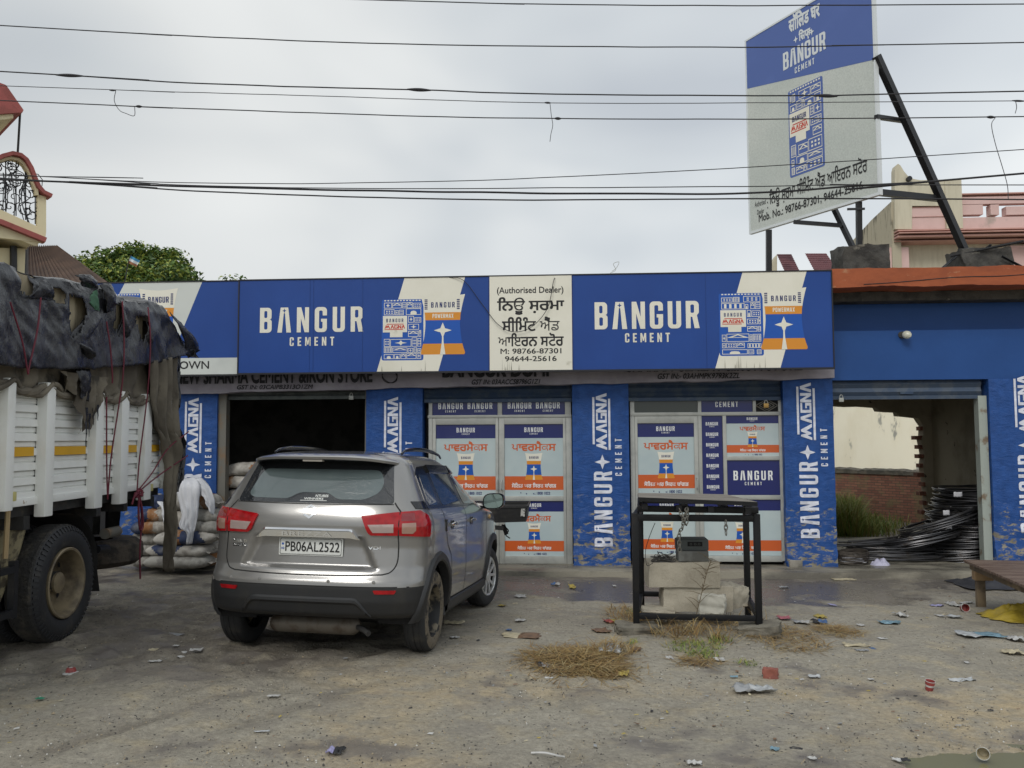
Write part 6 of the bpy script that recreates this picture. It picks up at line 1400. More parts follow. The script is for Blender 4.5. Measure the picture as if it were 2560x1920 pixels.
# side windows
beltz = 1.135
DLO = round_poly([(-.235, beltz), (2.06, 1.115), (1.93, 1.20), (1.60, 1.42), (1.42, 1.475), (1.0, 1.492), (.3, 1.488), (-.06, 1.47), (-.16, 1.42)], .03)
panes = [round_poly([(-.16, 1.16), (.12, 1.16), (.16, 1.40), (-.08, 1.41)], .03), round_poly([(.25, 1.155), (.93, 1.148), (.90, 1.425), (.27, 1.43)], .03), round_poly([(1.07, 1.146), (1.86, 1.138), (1.78, 1.24), (1.53, 1.405), (1.38, 1.43), (1.03, 1.432)], .03)]
for fn, s in ((SR, 1), (SL, -1)):
    d = surf_patch(DLO, fn, .004, m_trimk, 'side_window', None, .008, .06)
    for p_ in panes: surf_patch(p_, fn, .0065, m_sg, 'glass_pane', d, .003, .06)
    # rain visors over the doors
    surf_patch([(.22, 1.485), (.95, 1.49), (.93, 1.425), (.24, 1.425)], fn, .022, m_trimk, 'rain_visor', d, .02, .06); surf_patch([(1.0, 1.49), (1.42, 1.475), (1.62, 1.405), (1.52, 1.385), (1.38, 1.415), (1.01, 1.425)], fn, .022, m_trimk, 'rain_visor', d, .02, .06)
    surf_patch([(-.24, 1.20), (-.42, 1.20), (-.42, 1.145), (-.24, 1.14)], fn, .003, m_trimk, 'quarter_trim', None, .004, .04)
    seam(fn, [(.16, 1.13), (.20, .98), (.30, .82), (.42, .72), (.44, .58), (.445, .36)]); seam(fn, [(1.00, 1.13), (1.01, .9), (1.02, .6), (1.03, .36)]); seam(fn, [(2.02, 1.11), (2.05, .95), (2.06, .7), (2.05, .36)]); seam(fn, [(.445, .352), (1.0, .35), (1.6, .35), (2.05, .352)], .006)
    for y in (.36, 1.16):
        m = MB(); c = [SR(y+t, .985+.012*math.sin(pi*(t+.01)/.19)) for t in np.linspace(-.01, .18, 9)]; m.tube([(s*(p_.x+.012+.022*math.sin(pi*i/8)), p_.y, p_.z) for i, p_ in enumerate(c)], .0135, m_chr, 8)
        m.lathe([(.04, 0), (.035, -.003), (.0, -.004)], m_trimk, 14, (s*(SR(y+.07, .98).x+.006), y+.07, .985), (0, 1.3, 0), (0, 0, 1), (s, 0, 0)); m.build('door_handle', car, True)
    m = MB(); p_ = SR(.20, 1.0); m.box((s*(p_.x+.004), .21, .99), (.012, .035, .10), m_trimk, None, .003); m.build('door_edge_guard', car, True)
    # arch flares
    for yc in (0, 2.5):
        m = MB(); R = []
        for i in range(41):
            a_ = math.radians(-18+206*i/40); row = []
            for r_, off in ((.368, -.06), (.372, .012), (.385, .022), (.435, .020), (.450, .004), (.452, -.012)):
                y, z = yc+r_*math.cos(a_), .34+r_*math.sin(a_); z = max(z, .215); row.append((s*(side_x(y, max(z, .34)) + off-(.03 if z < .3 else 0)), y, z))
            R.append(row)
        m.grid(R, m_clad); m.build('wheel_arch_trim', car, True, sharp=35)
        m = MB(); R = []
        for i in range(25): a_ = math.radians(-12+204*i/24); R.append([(s*x, yc+.385*math.cos(a_), .34+.385*math.sin(a_)) for x in (.80, .5)])
        m.grid(R, m_dark); m.add([(s*.5, yc+.385*math.cos(2*pi*i/24), .34+.385*math.sin(2*pi*i/24)) for i in range(24) if i < 13 or i > 22], [tuple(range(14))], m_dark); m.build('wheel_well', car, True)
    m = MB(); p_ = SR(2.2, .98); m.lathe([(.024, 0), (.022, .012), (.0, .018)], M('side_repeater_amber', (.5, .33, .14), .2), 14, (s*p_.x, 2.2, .98), (0, 1.4, 0), (0, 0, 1), (s, 0, 0)); m.build('side_repeater', car, True)
    # sill
    m = MB(); m.grid([[(s*(side_x(y, .36)+o_), y, z) for z, o_ in ((.345, .002), (.335, .014), (.27, .010), (.225, -.03), (.22, -.12))] for y in np.linspace(.38, 2.12, 24)], m_clad); m.build('sill', car, True)
    # mirror
    m = MB(); cx_, cy_, cz_ = s*.985, 1.90, 1.155; R = []
    for i in range(13):
        t = i/12; k = math.sin(math.acos(max(-1, min(1, 1-1.0*t)))) if t < 1 else 1; kk = [.25, .62, .80, .90, .95, .98, 1, 1, 1, 1, .99, .97, .95][i]
        R.append([(cx_+s*.115*kk*math.copysign(abs(math.cos(b))**.62, math.cos(b)), cy_+.13-.16*t, cz_+.083*kk*math.copysign(abs(math.sin(b))**.72, math.sin(b))+.01*math.cos(b)*s) for b in [2*pi*j/28 for j in range(29)]])
    m.grid(R, m_trimk); m.add(R[0][:-1], [tuple(range(28))], m_trimk); m.tube([(s*(SR(1.92, 1.13).x-.03), 1.93, 1.115), (s*.90, 1.93, 1.10), (s*.94, 1.92, 1.115)], .028, m_trimk, 8); mm = m.build('wing_mirror', car, True)
    m = MB(); c_ = [(x*.91+cx_*.09, cy_-.0275, z*.91+cz_*.09) for x, y, z in R[-1][:-1]]; m.add(c_, [tuple(range(28))], m_mir); m.build('mirror_glass', mm, True)
    # roof rails
    m = MB(); L_ = [];
    for i in range(25):
        t = i/24; y = -.06+1.42*t; h = 1.578+.055*math.sin(pi*t)**.45; L_.append((s*(.555-.02*t), y, h))
    m.tube(L_, [.010+.008*min(1, 4*min(i, 24-i)/24) for i in range(25)], m_trimk, 8); m.build('roof_rail', car, True)
# wheels
def car_wheel(x, y, s, steer, cover, muddy):
    root = MB(); root.lathe([(.0, -.03), (.06, -.03), (.06, .01), (.0, .01)], m_clad, 12, (0, 0, 0), (0, 1, 0), (0, 0, 1), (1, 0, 0)); w_ = root.build('wheel', car, True); w_.location = (s*x, y, WR-.006); w_.rotation_euler = (0, 0, steer)
    ax = dict(X=(0, 1, 0), Y=(0, 0, 1), Z=(s, 0, 0)); O = (0, 0, 0)
    t = MB(); t.lathe([(.205, .07), (.212, .088), (.235, .098), (.275, .100), (.302, .090)], m_mudt if muddy else m_ctyre, 64, O, **ax); t.lathe([(.302, .090), (.318, .074), (.324, .05), (.321, .047), (.321, .040), (.325, .036), (.325, .006), (.320, .004), (.320, -.004), (.325, -.006), (.325, -.036), (.321, -.040), (.321, -.047), (.324, -.05), (.318, -.074), (.302, -.09), (.26, -.1), (.205, -.08)], m_ctyre, 64, O, **ax); t.build('tyre', w_, True)
    r = MB()
    if cover:
        r.lathe([(.212, .072), (.212, .090), (.204, .096), (.192, .088), (.188, .066)], m_silv, 56, O, **ax); r.lathe([(.188, .066), (.186, .0)], m_dark, 32, O, **ax); r.lathe([(.0, .040), (.19, .040)], m_dark, 32, O, **ax); r.lathe([(.0, .094), (.028, .094), (.034, .088), (.062, .090), (.070, .078), (.072, .05)], m_silv, 32, O, **ax)
        for i in range(5):
            for dlt in (-.20, .20):
                a_ = 2*pi*i/5+.3; a0, a1 = a_+dlt*.9, a_+dlt*1.55; p0, p1 = (.055*math.cos(a0), .055*math.sin(a0)), (.196*math.cos(a1), .196*math.sin(a1)); r.bar((s*.068, p0[0], p0[1]), (s*.078, p1[0], p1[1]), .030, .03, m_silv, (s, 0, 0), .006)
    else:
        r.lathe([(.214, .070), (.214, .086), (.204, .088), (.198, .075), (.192, .03), (.185, -.005), (.165, -.02), (.145, -.005), (.125, .02), (.10, .025), (.075, .012), (.05, .015), (.048, .035), (.0, .037)], m_steelw, 56, O, **ax)
        for i in range(10):
            a_ = 2*pi*i/10; c = Vector((s*(-.002), .152*math.cos(a_), .152*math.sin(a_))); r.lathe([(.016, .0), (.0, .003)], m_dark, 10, c, (0, 1, 0), (0, 0, 1), (s, 0, 0))
        for i in range(5): a_ = 2*pi*i/5; r.lathe([(.012, 0), (.012, .02), (0, .022)], m_steelw, 6, (s*.016, .085*math.cos(a_), .085*math.sin(a_)), (0, 1, 0), (0, 0, 1), (s, 0, 0))
    r.build('rim', w_, True)
car_wheel(.765, 0, 1, 0, False, True); car_wheel(.765, 0, -1, 0, False, False); car_wheel(.755, 2.5, 1, -.20, True, False); car_wheel(.755, 2.5, -1, -.20, True, False)
mb = MB(); mb.tube(catmull([(-.30, -.38, .235), (-.25, -.40, .235), (.25, -.40, .235), (.30, -.38, .235)], 4), .07, M('rusty_silencer', (.13, .115, .095), .6, .4, (.075, .055, .04), 8, 6, (.45, .65)), 16); mb.tube([(.3, -.38, .24), (.42, -.46, .22), (.47, -.50, .20)], .022, m_und, 10); mb.build('exhaust', car, True)
mb = MB(); mb.span(-.70, .70, -.05, 3.1, .215, .30, m_dark); mb.span(-.62, .62, -.45, -.05, .30, .36, m_dark); mb.tube([(-.72, 0, .3), (.72, 0, .3)], .05, m_und, 10); mb.build('underbody', car, True)

# ------------------------------------------------------------------ steel stand with its plank, blocks and weighing gear
m_blkf = M('black_enamel_steel', (.007, .0075, .009), .45, 0, (.016, .014, .012), 7, 6, (.55, .8), .2, 30, .3)
m_wood = M('weathered_grey_plank', (.27, .25, .22), .85, 0, (.13, .115, .10), 3, 7, (.4, .66), .8, 10, .3, stretch=(1.2, 9, 9), bst=(1, 8, 8))
m_blkc = M('dusty_cement_block', (.42, .385, .31), .9, 0, (.32, .29, .23), 4, 6, (.4, .7), .6, 22, .3, speck=.15)
stand = thing('weighing_stand', 'black steel frame stand with a grey plank on top, on the mound before the doors', 'stand', tuple(ground(1740, 1580)))
def lp(u, v, d): return PD(u, v, d)
FLb, FRb, BRb, BLb = lp(1591, 1570, 7.70), lp(1898, 1586, 7.55), lp(1870, 1534, 8.5), lp(1604, 1520, 8.65)
TZ = 1.005; TZF = .985
legs = []
for b in (FLb, FRb, BRb, BLb):
    mb = MB(); mb.box((b.x, b.y, (b.z-.03+TZ)/2), (.056, .056, TZ-b.z+.03), m_blkf, None, .004); mb.build('leg', stand)
def at(b, z): return Vector((b.x, b.y, z))
for name, a_, b_, z, w_ in (('front_rail', FLb, FRb, .965, .062), ('back_rail', BLb, BRb, .965, .06), ('side_rail', FLb, BLb, .965, .06), ('side_rail', FRb, BRb, .965, .06), ('lower_rail', FLb, FRb, .075, .052), ('lower_rail', BLb, BRb, .10, .052), ('lower_rail', FLb, BLb, .085, .05), ('lower_rail', FRb, BRb, .085, .05)):
    mb = MB(); d = (at(b_, z)-at(a_, z)).normalized()*.028; mb.bar(at(a_, z)+d, at(b_, z)-d, w_-.006, w_-.004, m_blkf, (0, 0, 1), .004); mb.build(name, stand)
mb = MB()                                        # loose tray frame lying on the stand
o_ = Vector((.0, .04, 0)); q4 = [at(FLb, 1.045)+Vector((.05, .02, 0)), at(FRb, 1.035)+Vector((-.0, .02, 0)), at(BRb, 1.045), at(BLb, 1.05)]
for i in range(4): mb.bar(q4[i], q4[(i+1) % 4], .05, .055, m_blkf, (0, 0, 1), .003)
mb.bar(q4[0].lerp(q4[1], .4)+Vector((0, 0, .0)), q4[3].lerp(q4[2], .4)+Vector((0, 0, .0)), .07, .03, m_blkf); mb.bar(q4[0].lerp(q4[1], .75)+Vector((0, 0, .0)), q4[3].lerp(q4[2], .75)+Vector((0, 0, .0)), .07, .03, m_blkf)
mb.build('tray_frame', stand)
P4 = [lp(1596, 1243, 7.62), lp(1894, 1255, 7.40), lp(1815, 1235.5, 8.25), lp(1594, 1232, 8.45)]
mb = MB(); R = []
for i in range(25):
    t = i/24; a_, b_ = P4[0].lerp(P4[1], t), P4[3].lerp(P4[2], t); k = .0; R.append([a_+Vector((0, 0, -.036)), a_+Vector((0, 0, k))]+[a_.lerp(b_, j/6)+Vector((0, 0, k+.003*nz(i, j))) for j in range(1, 6)]+[b_+Vector((0, 0, k)), b_+Vector((0, 0, -.036))])
mb.grid([r[1:-1] for r in R], m_wood, False); mb.grid([r[:2] for r in R], m_blkf, False); mb.grid([r[-2:] for r in R], m_blkf, False); mb.add([R[-1][0], R[-1][1], R[-1][-2], R[-1][-1]], [(0, 1, 2, 3)], m_blkf); mb.add([R[0][0], R[0][1], R[0][-2], R[0][-1]], [(0, 1, 2, 3)], m_blkf); mb.grid([[r[0], r[-1]] for r in R], m_blkf, False)
mb.build('plank_top', stand)
mb = MB()
for t in (.06, .35, .62, .93): c = P4[0].lerp(P4[1], t)+Vector((.0, .06, -.085)); mb.box(c, (.05, .05, .05), m_blkf)
mb.build('spacer_lug', stand)
def chain(name, label, pts, n):
    c = catmull(pts, 10); mb = MB(); ln = [0]
    for a_, b_ in zip(c, c[1:]): ln.append(ln[-1]+(b_-a_).length)
    for i in range(n):
        s = ln[-1]*(i+.5)/n; k = max(j for j in range(len(ln)) if ln[j] <= s); k = min(k, len(c)-2); t = (c[k+1]-c[k]).normalized(); p_ = c[k]+t*(s-ln[k]); sd_ = Vector((1, .3, 0)) if i % 2 else Vector((.3, -1, 0)); sd_ = (sd_-t*sd_.dot(t)).normalized(); L_ = ln[-1]/n*.74
        mb.tube([p_+t*(L_*math.cos(a_))+sd_*(.0155*math.sin(a_)) for a_ in [2*pi*j/12 for j in range(12)]], .0048, m_steel, 6, False, True)
    return single(mb, name, label, 'chain')
chain('chain', 'rusty chain with a doubled knot hanging over the stand front rail in the middle', [lp(1697, 1272, 7.58), lp(1705, 1290, 7.56), lp(1715, 1310, 7.57), lp(1718, 1272, 7.58), lp(1712, 1292, 7.55), lp(1706, 1318, 7.56), lp(1698, 1335, 7.58), lp(1699, 1379, 7.6)], 22)
chain('chain', 'short two link chain end hanging from the right part of the stand rail', [lp(1814.5, 1302, 7.56), lp(1815, 1336, 7.57)], 3)
zt = .05
p = lp(1740, 1560, 8.12); p.z = .04; block('cement_block', 'lower cement block inside the steel stand, chipped at its right end', 'cement block', (p.x, p.y, zt), (.66, .30, .235), m_blkc, 3, .006, rot=.03, rnd_=.05)
p2 = lp(1706, 1560, 8.10); block('cement_block', 'upper cement block inside the stand, carrying the grey weighing box', 'cement block', (p2.x, p2.y, zt+.232), (.675, .31, .235), m_blkc, 8, .005, rot=.05, rnd_=.05)
p3 = lp(1781, 1560, 7.86); block('broken_stone', 'small pale broken stone leaning on the front of the stacked blocks', 'stone', (p3.x, p3.y, .07), (.24, .12, .165), M('pale_broken_stone', (.47, .46, .40), .9, bump=.6, bs=18), 5, .012, rot=-.2)
p = lp(1846, 1560, 8.2); block('broken_stone', 'tapered grey stone wedged at the right end of the lower block', 'stone', (p.x-.06, p.y, zt), (.26, .22, .20), m_blkc, 12, .016, rot=.5)
p = lp(1638, 1560, 8.05); block('broken_stone', 'flat half buried stone at the left of the lower block', 'stone', (p.x+.02, p.y-.05, .02), (.30, .24, .07), m_blkc, 15, .012)
m_slab = M('dirty_broken_concrete', (.20, .185, .15), .9, 0, (.10, .092, .075), 5, 7, (.4, .65), .9, 22, .3, speck=.2)
for (u, v, d, sz, sd_, rt_, lb) in ((1591, 1590, 7.66, (.36, .28, .11), 21, .1, 'thin broken slab under the left front leg of the stand'), (1903, 1612, 7.5, (.36, .30, .12), 27, -.3, 'broken slab tilted under the right front leg of the stand')):
    q_ = lp(u, v, d); block('stone_slab', lb, 'slab', (q_.x, q_.y, ground(u, v).z-.045), sz, m_slab, sd_, .014, rot=rt_, rnd_=.05, tilt=rt_*.35)
zb = zt+.232+.235
wb = thing('weighing_box', 'dark grey weighing box with a small black display on top of the blocks', 'weighing scale', (p2.x+.10, p2.y-.02, zb))
m_wbx = M('dark_grey_casing', (.075, .085, .085), .6, 0, (.12, .125, .115), 5, 6, (.45, .75), .1, 40)
mb = MB(); mb.box((0, 0, .052), (.285, .20, .098), M('pale_grey_box', (.17, .175, .165), .7, 0, (.11, .11, .10), 5, 6, bump=.2, bs=30), None, .008); mb.build('lower_box', wb, True)
mb = MB(); mb.box((0, .02, .155), (.30, .17, .105), m_wbx, None, .010); mb.box((0, .02, .212), (.27, .14, .012), m_wbx, None, .004); mb.build('casing', wb, True)
mb = MB(); mb.box((.02, -.068, .165), (.14, .006, .042), m_dark, None, .002); dsp = mb.build('display', wb, True)
m = MB(); a = Art(); a.text('0 0.0', -.03, .07, .153, .176, M('dim_display_digits', (.06, .065, .06), .4), 1); a.place(m, (0, -.0715, 0), (1, 0, 0), (0, 0, 1), 0, .0006); m.build('lettering', dsp, True)
rn = random.Random(9); mb = MB(); pts = []
for i in range(46): pts.append((p2.x-.19+.14*math.cos(i*2.2)*rn.uniform(.3, 1), p2.y-.10+.06*rn.uniform(-1, 1), zb+.008+.10*max(0, math.sin(i*1.7))*rn.uniform(.3, 1)))
mb.tube(catmull(pts, 5), .0034, M('grey_flex', (.05, .048, .045), .6), 5); single(mb, 'wire_tangle', 'tangle of thin grey wire heaped on the left of the upper block', 'wire')
wire('loose_wire', 'thin dark wire falling from the stand rail to the wire tangle', [lp(1638, 1307, 7.9), lp(1628, 1330, 7.9), lp(1615, 1370, 7.92), lp(1614, 1395, 7.92), lp(1618, 1414, 7.92), lp(1632, 1408, 7.95)], .0032)
mb = MB(); rn = random.Random(6); stem = catmull([lp(1738, 1548, 7.72), lp(1750, 1500, 7.74), lp(1760, 1460, 7.78), lp(1768, 1428, 7.8), lp(1778, 1402, 7.8)], 6); mb.tube(stem, .004, M('dry_stalk', (.13, .10, .06), .9), 5)
for i in range(26):
    b = stem[rn.randrange(3, len(stem))]; e = b+Vector((rn.uniform(-.16, .16), rn.uniform(-.05, .02), rn.uniform(.0, .12))); mb.tube([b, b.lerp(e, .5)+Vector((0, 0, .012)), e], [.0028, .0022, .001], mb.mats[0], 4)
single(mb, 'dry_weed', 'bare dry weed stalk growing up in front of the stacked blocks', 'plant')

# ------------------------------------------------------------------ cement bags
m_bag = [M('bag_dusty_cream', (.46, .44, .40), .8, 0, (.27, .25, .22), 7, 6, (.42, .68), .35, 30, .3), M('bag_amber', (.27, .13, .055), .8, 0, (.33, .27, .21), 8, 6, (.45, .7), .35, 30, .3), M('bag_blue', (.035, .05, .105), .75, 0, (.14, .145, .16), 8, 6, (.5, .75), .35, 30, .3), M('bag_grey_back', (.34, .33, .30), .85, 0, (.19, .18, .165), 8, 6, (.45, .7), .4, 30, .3)]
def cement_bag(c, L_, Wd_, H_, rz, tilt, bands, label, group, seed, sag=0., printed=True):
    o = thing('cement_bag', label, 'cement bag', c, (0, tilt, rz), group); mb = MB(); nu, nv = 34, 28; R = []
    for i in range(nu+1):
        u = -1+2*i/nu; e = max(0, 1-abs(u)**5.5); w_ = Wd_/2*(.72+.28*e**.5) if abs(u) > .93 else Wd_/2*(.80+.20*e**.5); h = max(.012, H_/2*e**.55); row = []
        for j in range(nv):
            a_ = 2*pi*j/nv; ca, sa = math.cos(a_), math.sin(a_); y = w_*math.copysign(abs(ca)**.75, ca); z = h*math.copysign(abs(sa)**.85, sa); k = .022*nz(u*3+seed, y*8, z*8)+.020*nz(u*9+seed, y*14, z*14)+.010*nz(u*24+seed, y*40, z*40)
            row.append(Vector((u*L_/2*(1+.02*nz(y*9, seed)), y*(1+k*3), H_/2+z*(1+k*4)-sag*u*u+.012*nz(u*2.2, y*4, seed))))
        R.append(row+[row[0]])
    for i in range(nu):
        for j in range(nv):
            c = (R[i][j]+R[i+1][j+1])/2; u = -1+2*(i+.5)/nu+.30*nz(c.y*7, c.z*9+seed, c.x*5); mt = m_bag[3]
            for lim, k in bands:
                if u < lim: mt = m_bag[k]; break
            mb.add([R[i][j], R[i+1][j], R[i+1][j+1], R[i][j+1]], [(0, 1, 2, 3)], mt, True)
    mb.add(R[0][:-1], [tuple(range(nv))], m_bag[0]); mb.add(R[-1][:-1], [tuple(range(nv))], m_bag[0])
    body_ = mb.build('sack', o, True, sharp=80, weld=1e-5)
    m = MB()
    for s in (-1, 1):
        x = s*L_/2; m.grid([[(x+s*t*.045, y, H_/2-sag-.018*t*(1+nz(y*20, s))+.006*nz(y*30, t)) for t in (0, .5, 1)] for y in np.linspace(-Wd_*.34, Wd_*.34, 12)], m_bag[0])
    m.build('end_seam', o, True, recalc=False); return o
OUT = 'cement bags stacked outside by the pillar'
def zc3(x, y): return x/2.9625, 1100+y/2.9625
Z1 = .00192
BANDS = {'a': [(-.55, 1), (-.3, 0), (.55, 0), (2, 1)], 'b': [(-.6, 0), (.1, 2), (.6, 0), (2, 0)], 'c': [(-.45, 0), (-.1, 1), (.45, 2), (2, 0)], 'g': [(2, 3)], 'd': [(-.2, 0), (.35, 0), (.7, 1), (2, 0)], 'e': [(-.3, 2), (.15, 1), (2, 0)]}
for (x, y, ln_, yw, ht, rz, tl, bd, sd_, lb) in (
  (1330, 945, 500, 11.42, .185, .02, .0, 'g', 1, 'lowest cement bag of the outdoor pile, long, grey and dusty'),
  (1105, 935, 250, 11.75, .185, .4, .0, 'g', 2, 'short end of a grey bag at the bottom left of the outdoor pile'),
  (1500, 925, 300, 11.80, .20, -.3, .0, 'a', 13, 'bag end at the bottom right of the outdoor pile, against the pillar'),
  (1335, 862, 470, 11.45, .18, -.02, .02, 'b', 3, 'second bag up in the outdoor pile, with a blue printed patch'),
  (1110, 850, 290, 11.72, .20, .3, .0, 'g', 4, 'grey rounded bag at the left, second layer of the outdoor pile'),
  (1500, 845, 300, 11.82, .20, -.2, .0, 'd', 14, 'bag at the right in the second layer of the outdoor pile'),
  (1400, 772, 480, 11.45, .20, .05, -.04, 'c', 5, 'third bag up in the outdoor pile, orange end and blue belly'),
  (1120, 775, 280, 11.70, .20, .25, .0, 'g', 6, 'plump grey bag at the left, third layer of the outdoor pile'),
  (1520, 690, 300, 11.50, .19, -.10, .05, 'g', 7, 'grey bag at the right, fourth layer, just under the white cloth'),
  (1150, 690, 310, 11.62, .20, .1, -.06, 'e', 8, 'blue and orange bag at the left, fourth layer of the outdoor pile'),
  (1520, 610, 270, 11.55, .19, .08, .04, 'g', 9, 'crumpled grey bag at the right, fifth layer, beside the white cloth'),
  (1170, 605, 270, 11.62, .19, .1, .0, 'e', 10, 'orange printed bag at the left, fifth layer of the outdoor pile'),
  (1380, 640, 330, 11.70, .22, .0, .0, 'd', 15, 'bag hidden in the middle of the outdoor pile behind the hanging cloth'),
  (1480, 515, 300, 11.62, .22, .05, .0, 'd', 11, 'top right bag of the outdoor pile, its orange face peeping from the cloth'),
  (1180, 520, 230, 11.68, .20, .2, .5, 'b', 12, 'top left bag of the outdoor pile, tipped up on end'),
  (1370, 520, 300, 11.75, .24, .0, .0, 'g', 16, 'bag under the white cloth at the top of the outdoor pile')):
    u, v = zc3(x, y); q_ = PY(u, v, yw); cement_bag((q_.x, yw, max(q_.z-.0, -.115)), ln_*Z1*.94, .42, ht, rz, tl, BANDS[bd], lb, OUT, sd_)
INB = 'cement bags stacked in the dark storeroom'
for (v, bd, sd_, lb) in ((1190, 'd', 31, 'topmost bag of the indoor pile seen past the car window'), (1221, 'a', 32, 'second bag from the top of the indoor pile, orange ended'), (1254, 'd', 33, 'third bag from the top of the indoor pile'), (1286, 'c', 34, 'fourth bag from the top of the indoor pile, just above the tail lamp'), (1320, 'a', 35, 'fifth bag from the top of the indoor pile, mostly behind the car'), (1353, 'g', 36, 'sixth bag from the top of the indoor pile, behind the car'), (1386, 'b', 37, 'lowest bag of the indoor pile, behind the car')):
    q_ = PY(603, v, 12.55); o = cement_bag((q_.x+.12, 12.55, q_.z), .70, .46, .205, .06*math.sin(sd_*3), .10*math.sin(sd_) if v < 1230 else 0, BANDS[bd], lb, INB, sd_, .03)
# white woven cloth over the pile
m_wc = M('white_woven_sack', (.62, .63, .66), .75, 0, (.52, .53, .56), 3, 5, (.4, .7), .25, 120, .3)
wc = thing('white_cloth', 'white woven sacking thrown over the outdoor cement bag pile', 'cloth', tuple(PY(465, 1330, 11.3)))
def drape(left, right, y0, mat, par, amp=.02, seed=0, n=44, name='cloth', m_=22):
    L0 = catmull([PY(*zc3(a_, b), y0+c) for a_, b, c in left], 8); R0 = catmull([PY(*zc3(a_, b), y0+c) for a_, b, c in right], 8); m = MB(); R = []
    for i in range(n+1):
        t = i/n; l = L0[int(t*(len(L0)-1))]; r = R0[int(t*(len(R0)-1))]; R.append([l.lerp(r, k/m_)+Vector((0, -.05*math.sin(pi*k/m_)+amp*math.sin(k*1.1+3*nz(t*2, seed))*(.4+.6*t)+.02*nz(t*6, k*.4, seed), .008*nz(t*9, k*.6, seed))) for k in range(m_+1)])
    m.grid(R, mat); o = m.build(name, par, sharp=70, recalc=False); o.modifiers.new('thickness', 'SOLIDIFY').thickness = .005; return o
drape([(1315, 300, .25), (1300, 340, .0), (1330, 480, -.05), (1345, 560, -.08), (1330, 640, -.1), (1385, 690, -.1), (1385, 770, -.1)], [(1440, 275, .25), (1480, 330, .0), (1472, 450, -.05), (1468, 560, -.08), (1450, 650, -.1), (1440, 690, -.1), (1425, 765, -.1)], 11.32, m_wc, wc, .018, 1, name='hanging_strip')
drape([(1310, 290, .55), (1305, 290, .2), (1330, 305, .06)], [(1480, 280, .6), (1500, 285, .25), (1560, 350, .06)], 11.36, m_wc, wc, .012, 2, 24, 'top_fold')
drape([(1440, 285, .1), (1460, 330, .0), (1475, 390, -.0), (1500, 400, .0), (1520, 440, -.02)], [(1500, 290, .15), (1555, 350, .05), (1585, 430, .02), (1588, 500, .0), (1582, 570, .0)], 11.36, m_wc, wc, .014, 3, 30, 'side_fold', 14)
drape([(1150, 450, .1), (1195, 500, .0), (1200, 560, -.0), (1215, 600, -.0)], [(1240, 460, .1), (1262, 520, .02), (1262, 580, .0), (1240, 620, .0)], 11.42, m_wc, wc, .012, 5, 20, 'loose_corner', 10)

# ------------------------------------------------------------------ black hand trolley behind the car
a0, a1 = PY(1185, 1266, 10.35), PY(1315, 1268, 10.35)
tz0, tz1 = .665, .865
trl = thing('hand_trolley', 'black steel tray trolley with a pale sticker, sticking out behind the car bonnet', 'trolley', (a0.x, 10.6, gz(a0.x, 10.6)))
m_trl = M('grimy_black_steel', (.020, .020, .021), .5, .2, (.055, .05, .042), 5, 7, (.5, .75), .3, 25)
mb = MB(); x0, x1 = a0.x-.35, a1.x
for (p_, q_, r_, s_) in (((x0, 10.3, tz0), (x1, 10.3, tz0+.03), (x1+.02, 10.28, tz1), (x0, 10.28, tz1)), ((x0, 11.0, tz0), (x1, 11.0, tz0+.03), (x1+.02, 11.02, tz1), (x0, 11.02, tz1)), ((x1, 10.3, tz0+.03), (x1, 11.0, tz0+.03), (x1+.02, 11.02, tz1), (x1+.02, 10.28, tz1)), ((x0, 10.3, tz0), (x0, 11.0, tz0), (x0, 11.02, tz1), (x0, 10.28, tz1)), ((x0, 10.3, tz0), (x1, 10.3, tz0+.03), (x1, 11.0, tz0+.03), (x0, 11.0, tz0))): mb.add([p_, q_, r_, s_], [(0, 1, 2, 3)], m_trl)
o = mb.build('tray', trl, recalc=False); o.modifiers.new('thickness', 'SOLIDIFY').thickness = .008
mb = MB(); rim_ = [(x0, 10.28, tz1), (x1+.02, 10.28, tz1+.004), (x1+.02, 11.02, tz1+.004), (x0, 11.02, tz1)]
for i in range(4): mb.bar(rim_[i], rim_[(i+1) % 4], .022, .022, m_trl)
mb.build('tray_rim', trl)
mb = MB(); mb.box((x1-.035, 10.279, .80), (.05, .004, .095), M('pale_sticker', (.42, .42, .40), .6, 0, (.10, .10, .10), 60, 2, (.5, .55)), Matrix.Rotation(.08, 3, 'Y')); mb.build('sticker', trl)
mb = MB(); mb.bar((x0+.1, 10.35, tz0), (x0+.3, 10.35, tz0-.55), .03, .03, m_trl); mb.bar((x0+.1, 10.95, tz0), (x0+.3, 10.95, tz0-.55), .03, .03, m_trl); mb.bar((x1-.28, 10.35, tz0-.06), (x0+.2, 10.35, tz0-.02), .04, .05, m_trl); mb.bar((x1-.3, 10.65, tz0-.05), (x1-.26, 10.65, tz0-.17), .03, .05, m_trl); mb.tube(catmull([(x1-.3, 10.4, tz0-.02), (x1-.22, 10.4, tz0-.09), (x1-.25, 10.42, tz0-.15), (x1-.2, 10.42, tz0-.19)], 4), .008, m_trl, 5); mb.build('undercarriage', trl)
mb = MB(); mb.lathe([(.02, -.03), (.15, -.035), (.19, -.02), (.20, 0), (.19, .02), (.15, .035), (.02, .03)], m_ctyre, 28, (x0+.3, 10.65, gz(x0, 10.6)+.20), (1, 0, 0), (0, 0, 1), (0, 1, 0)); mb.build('wheel', trl)

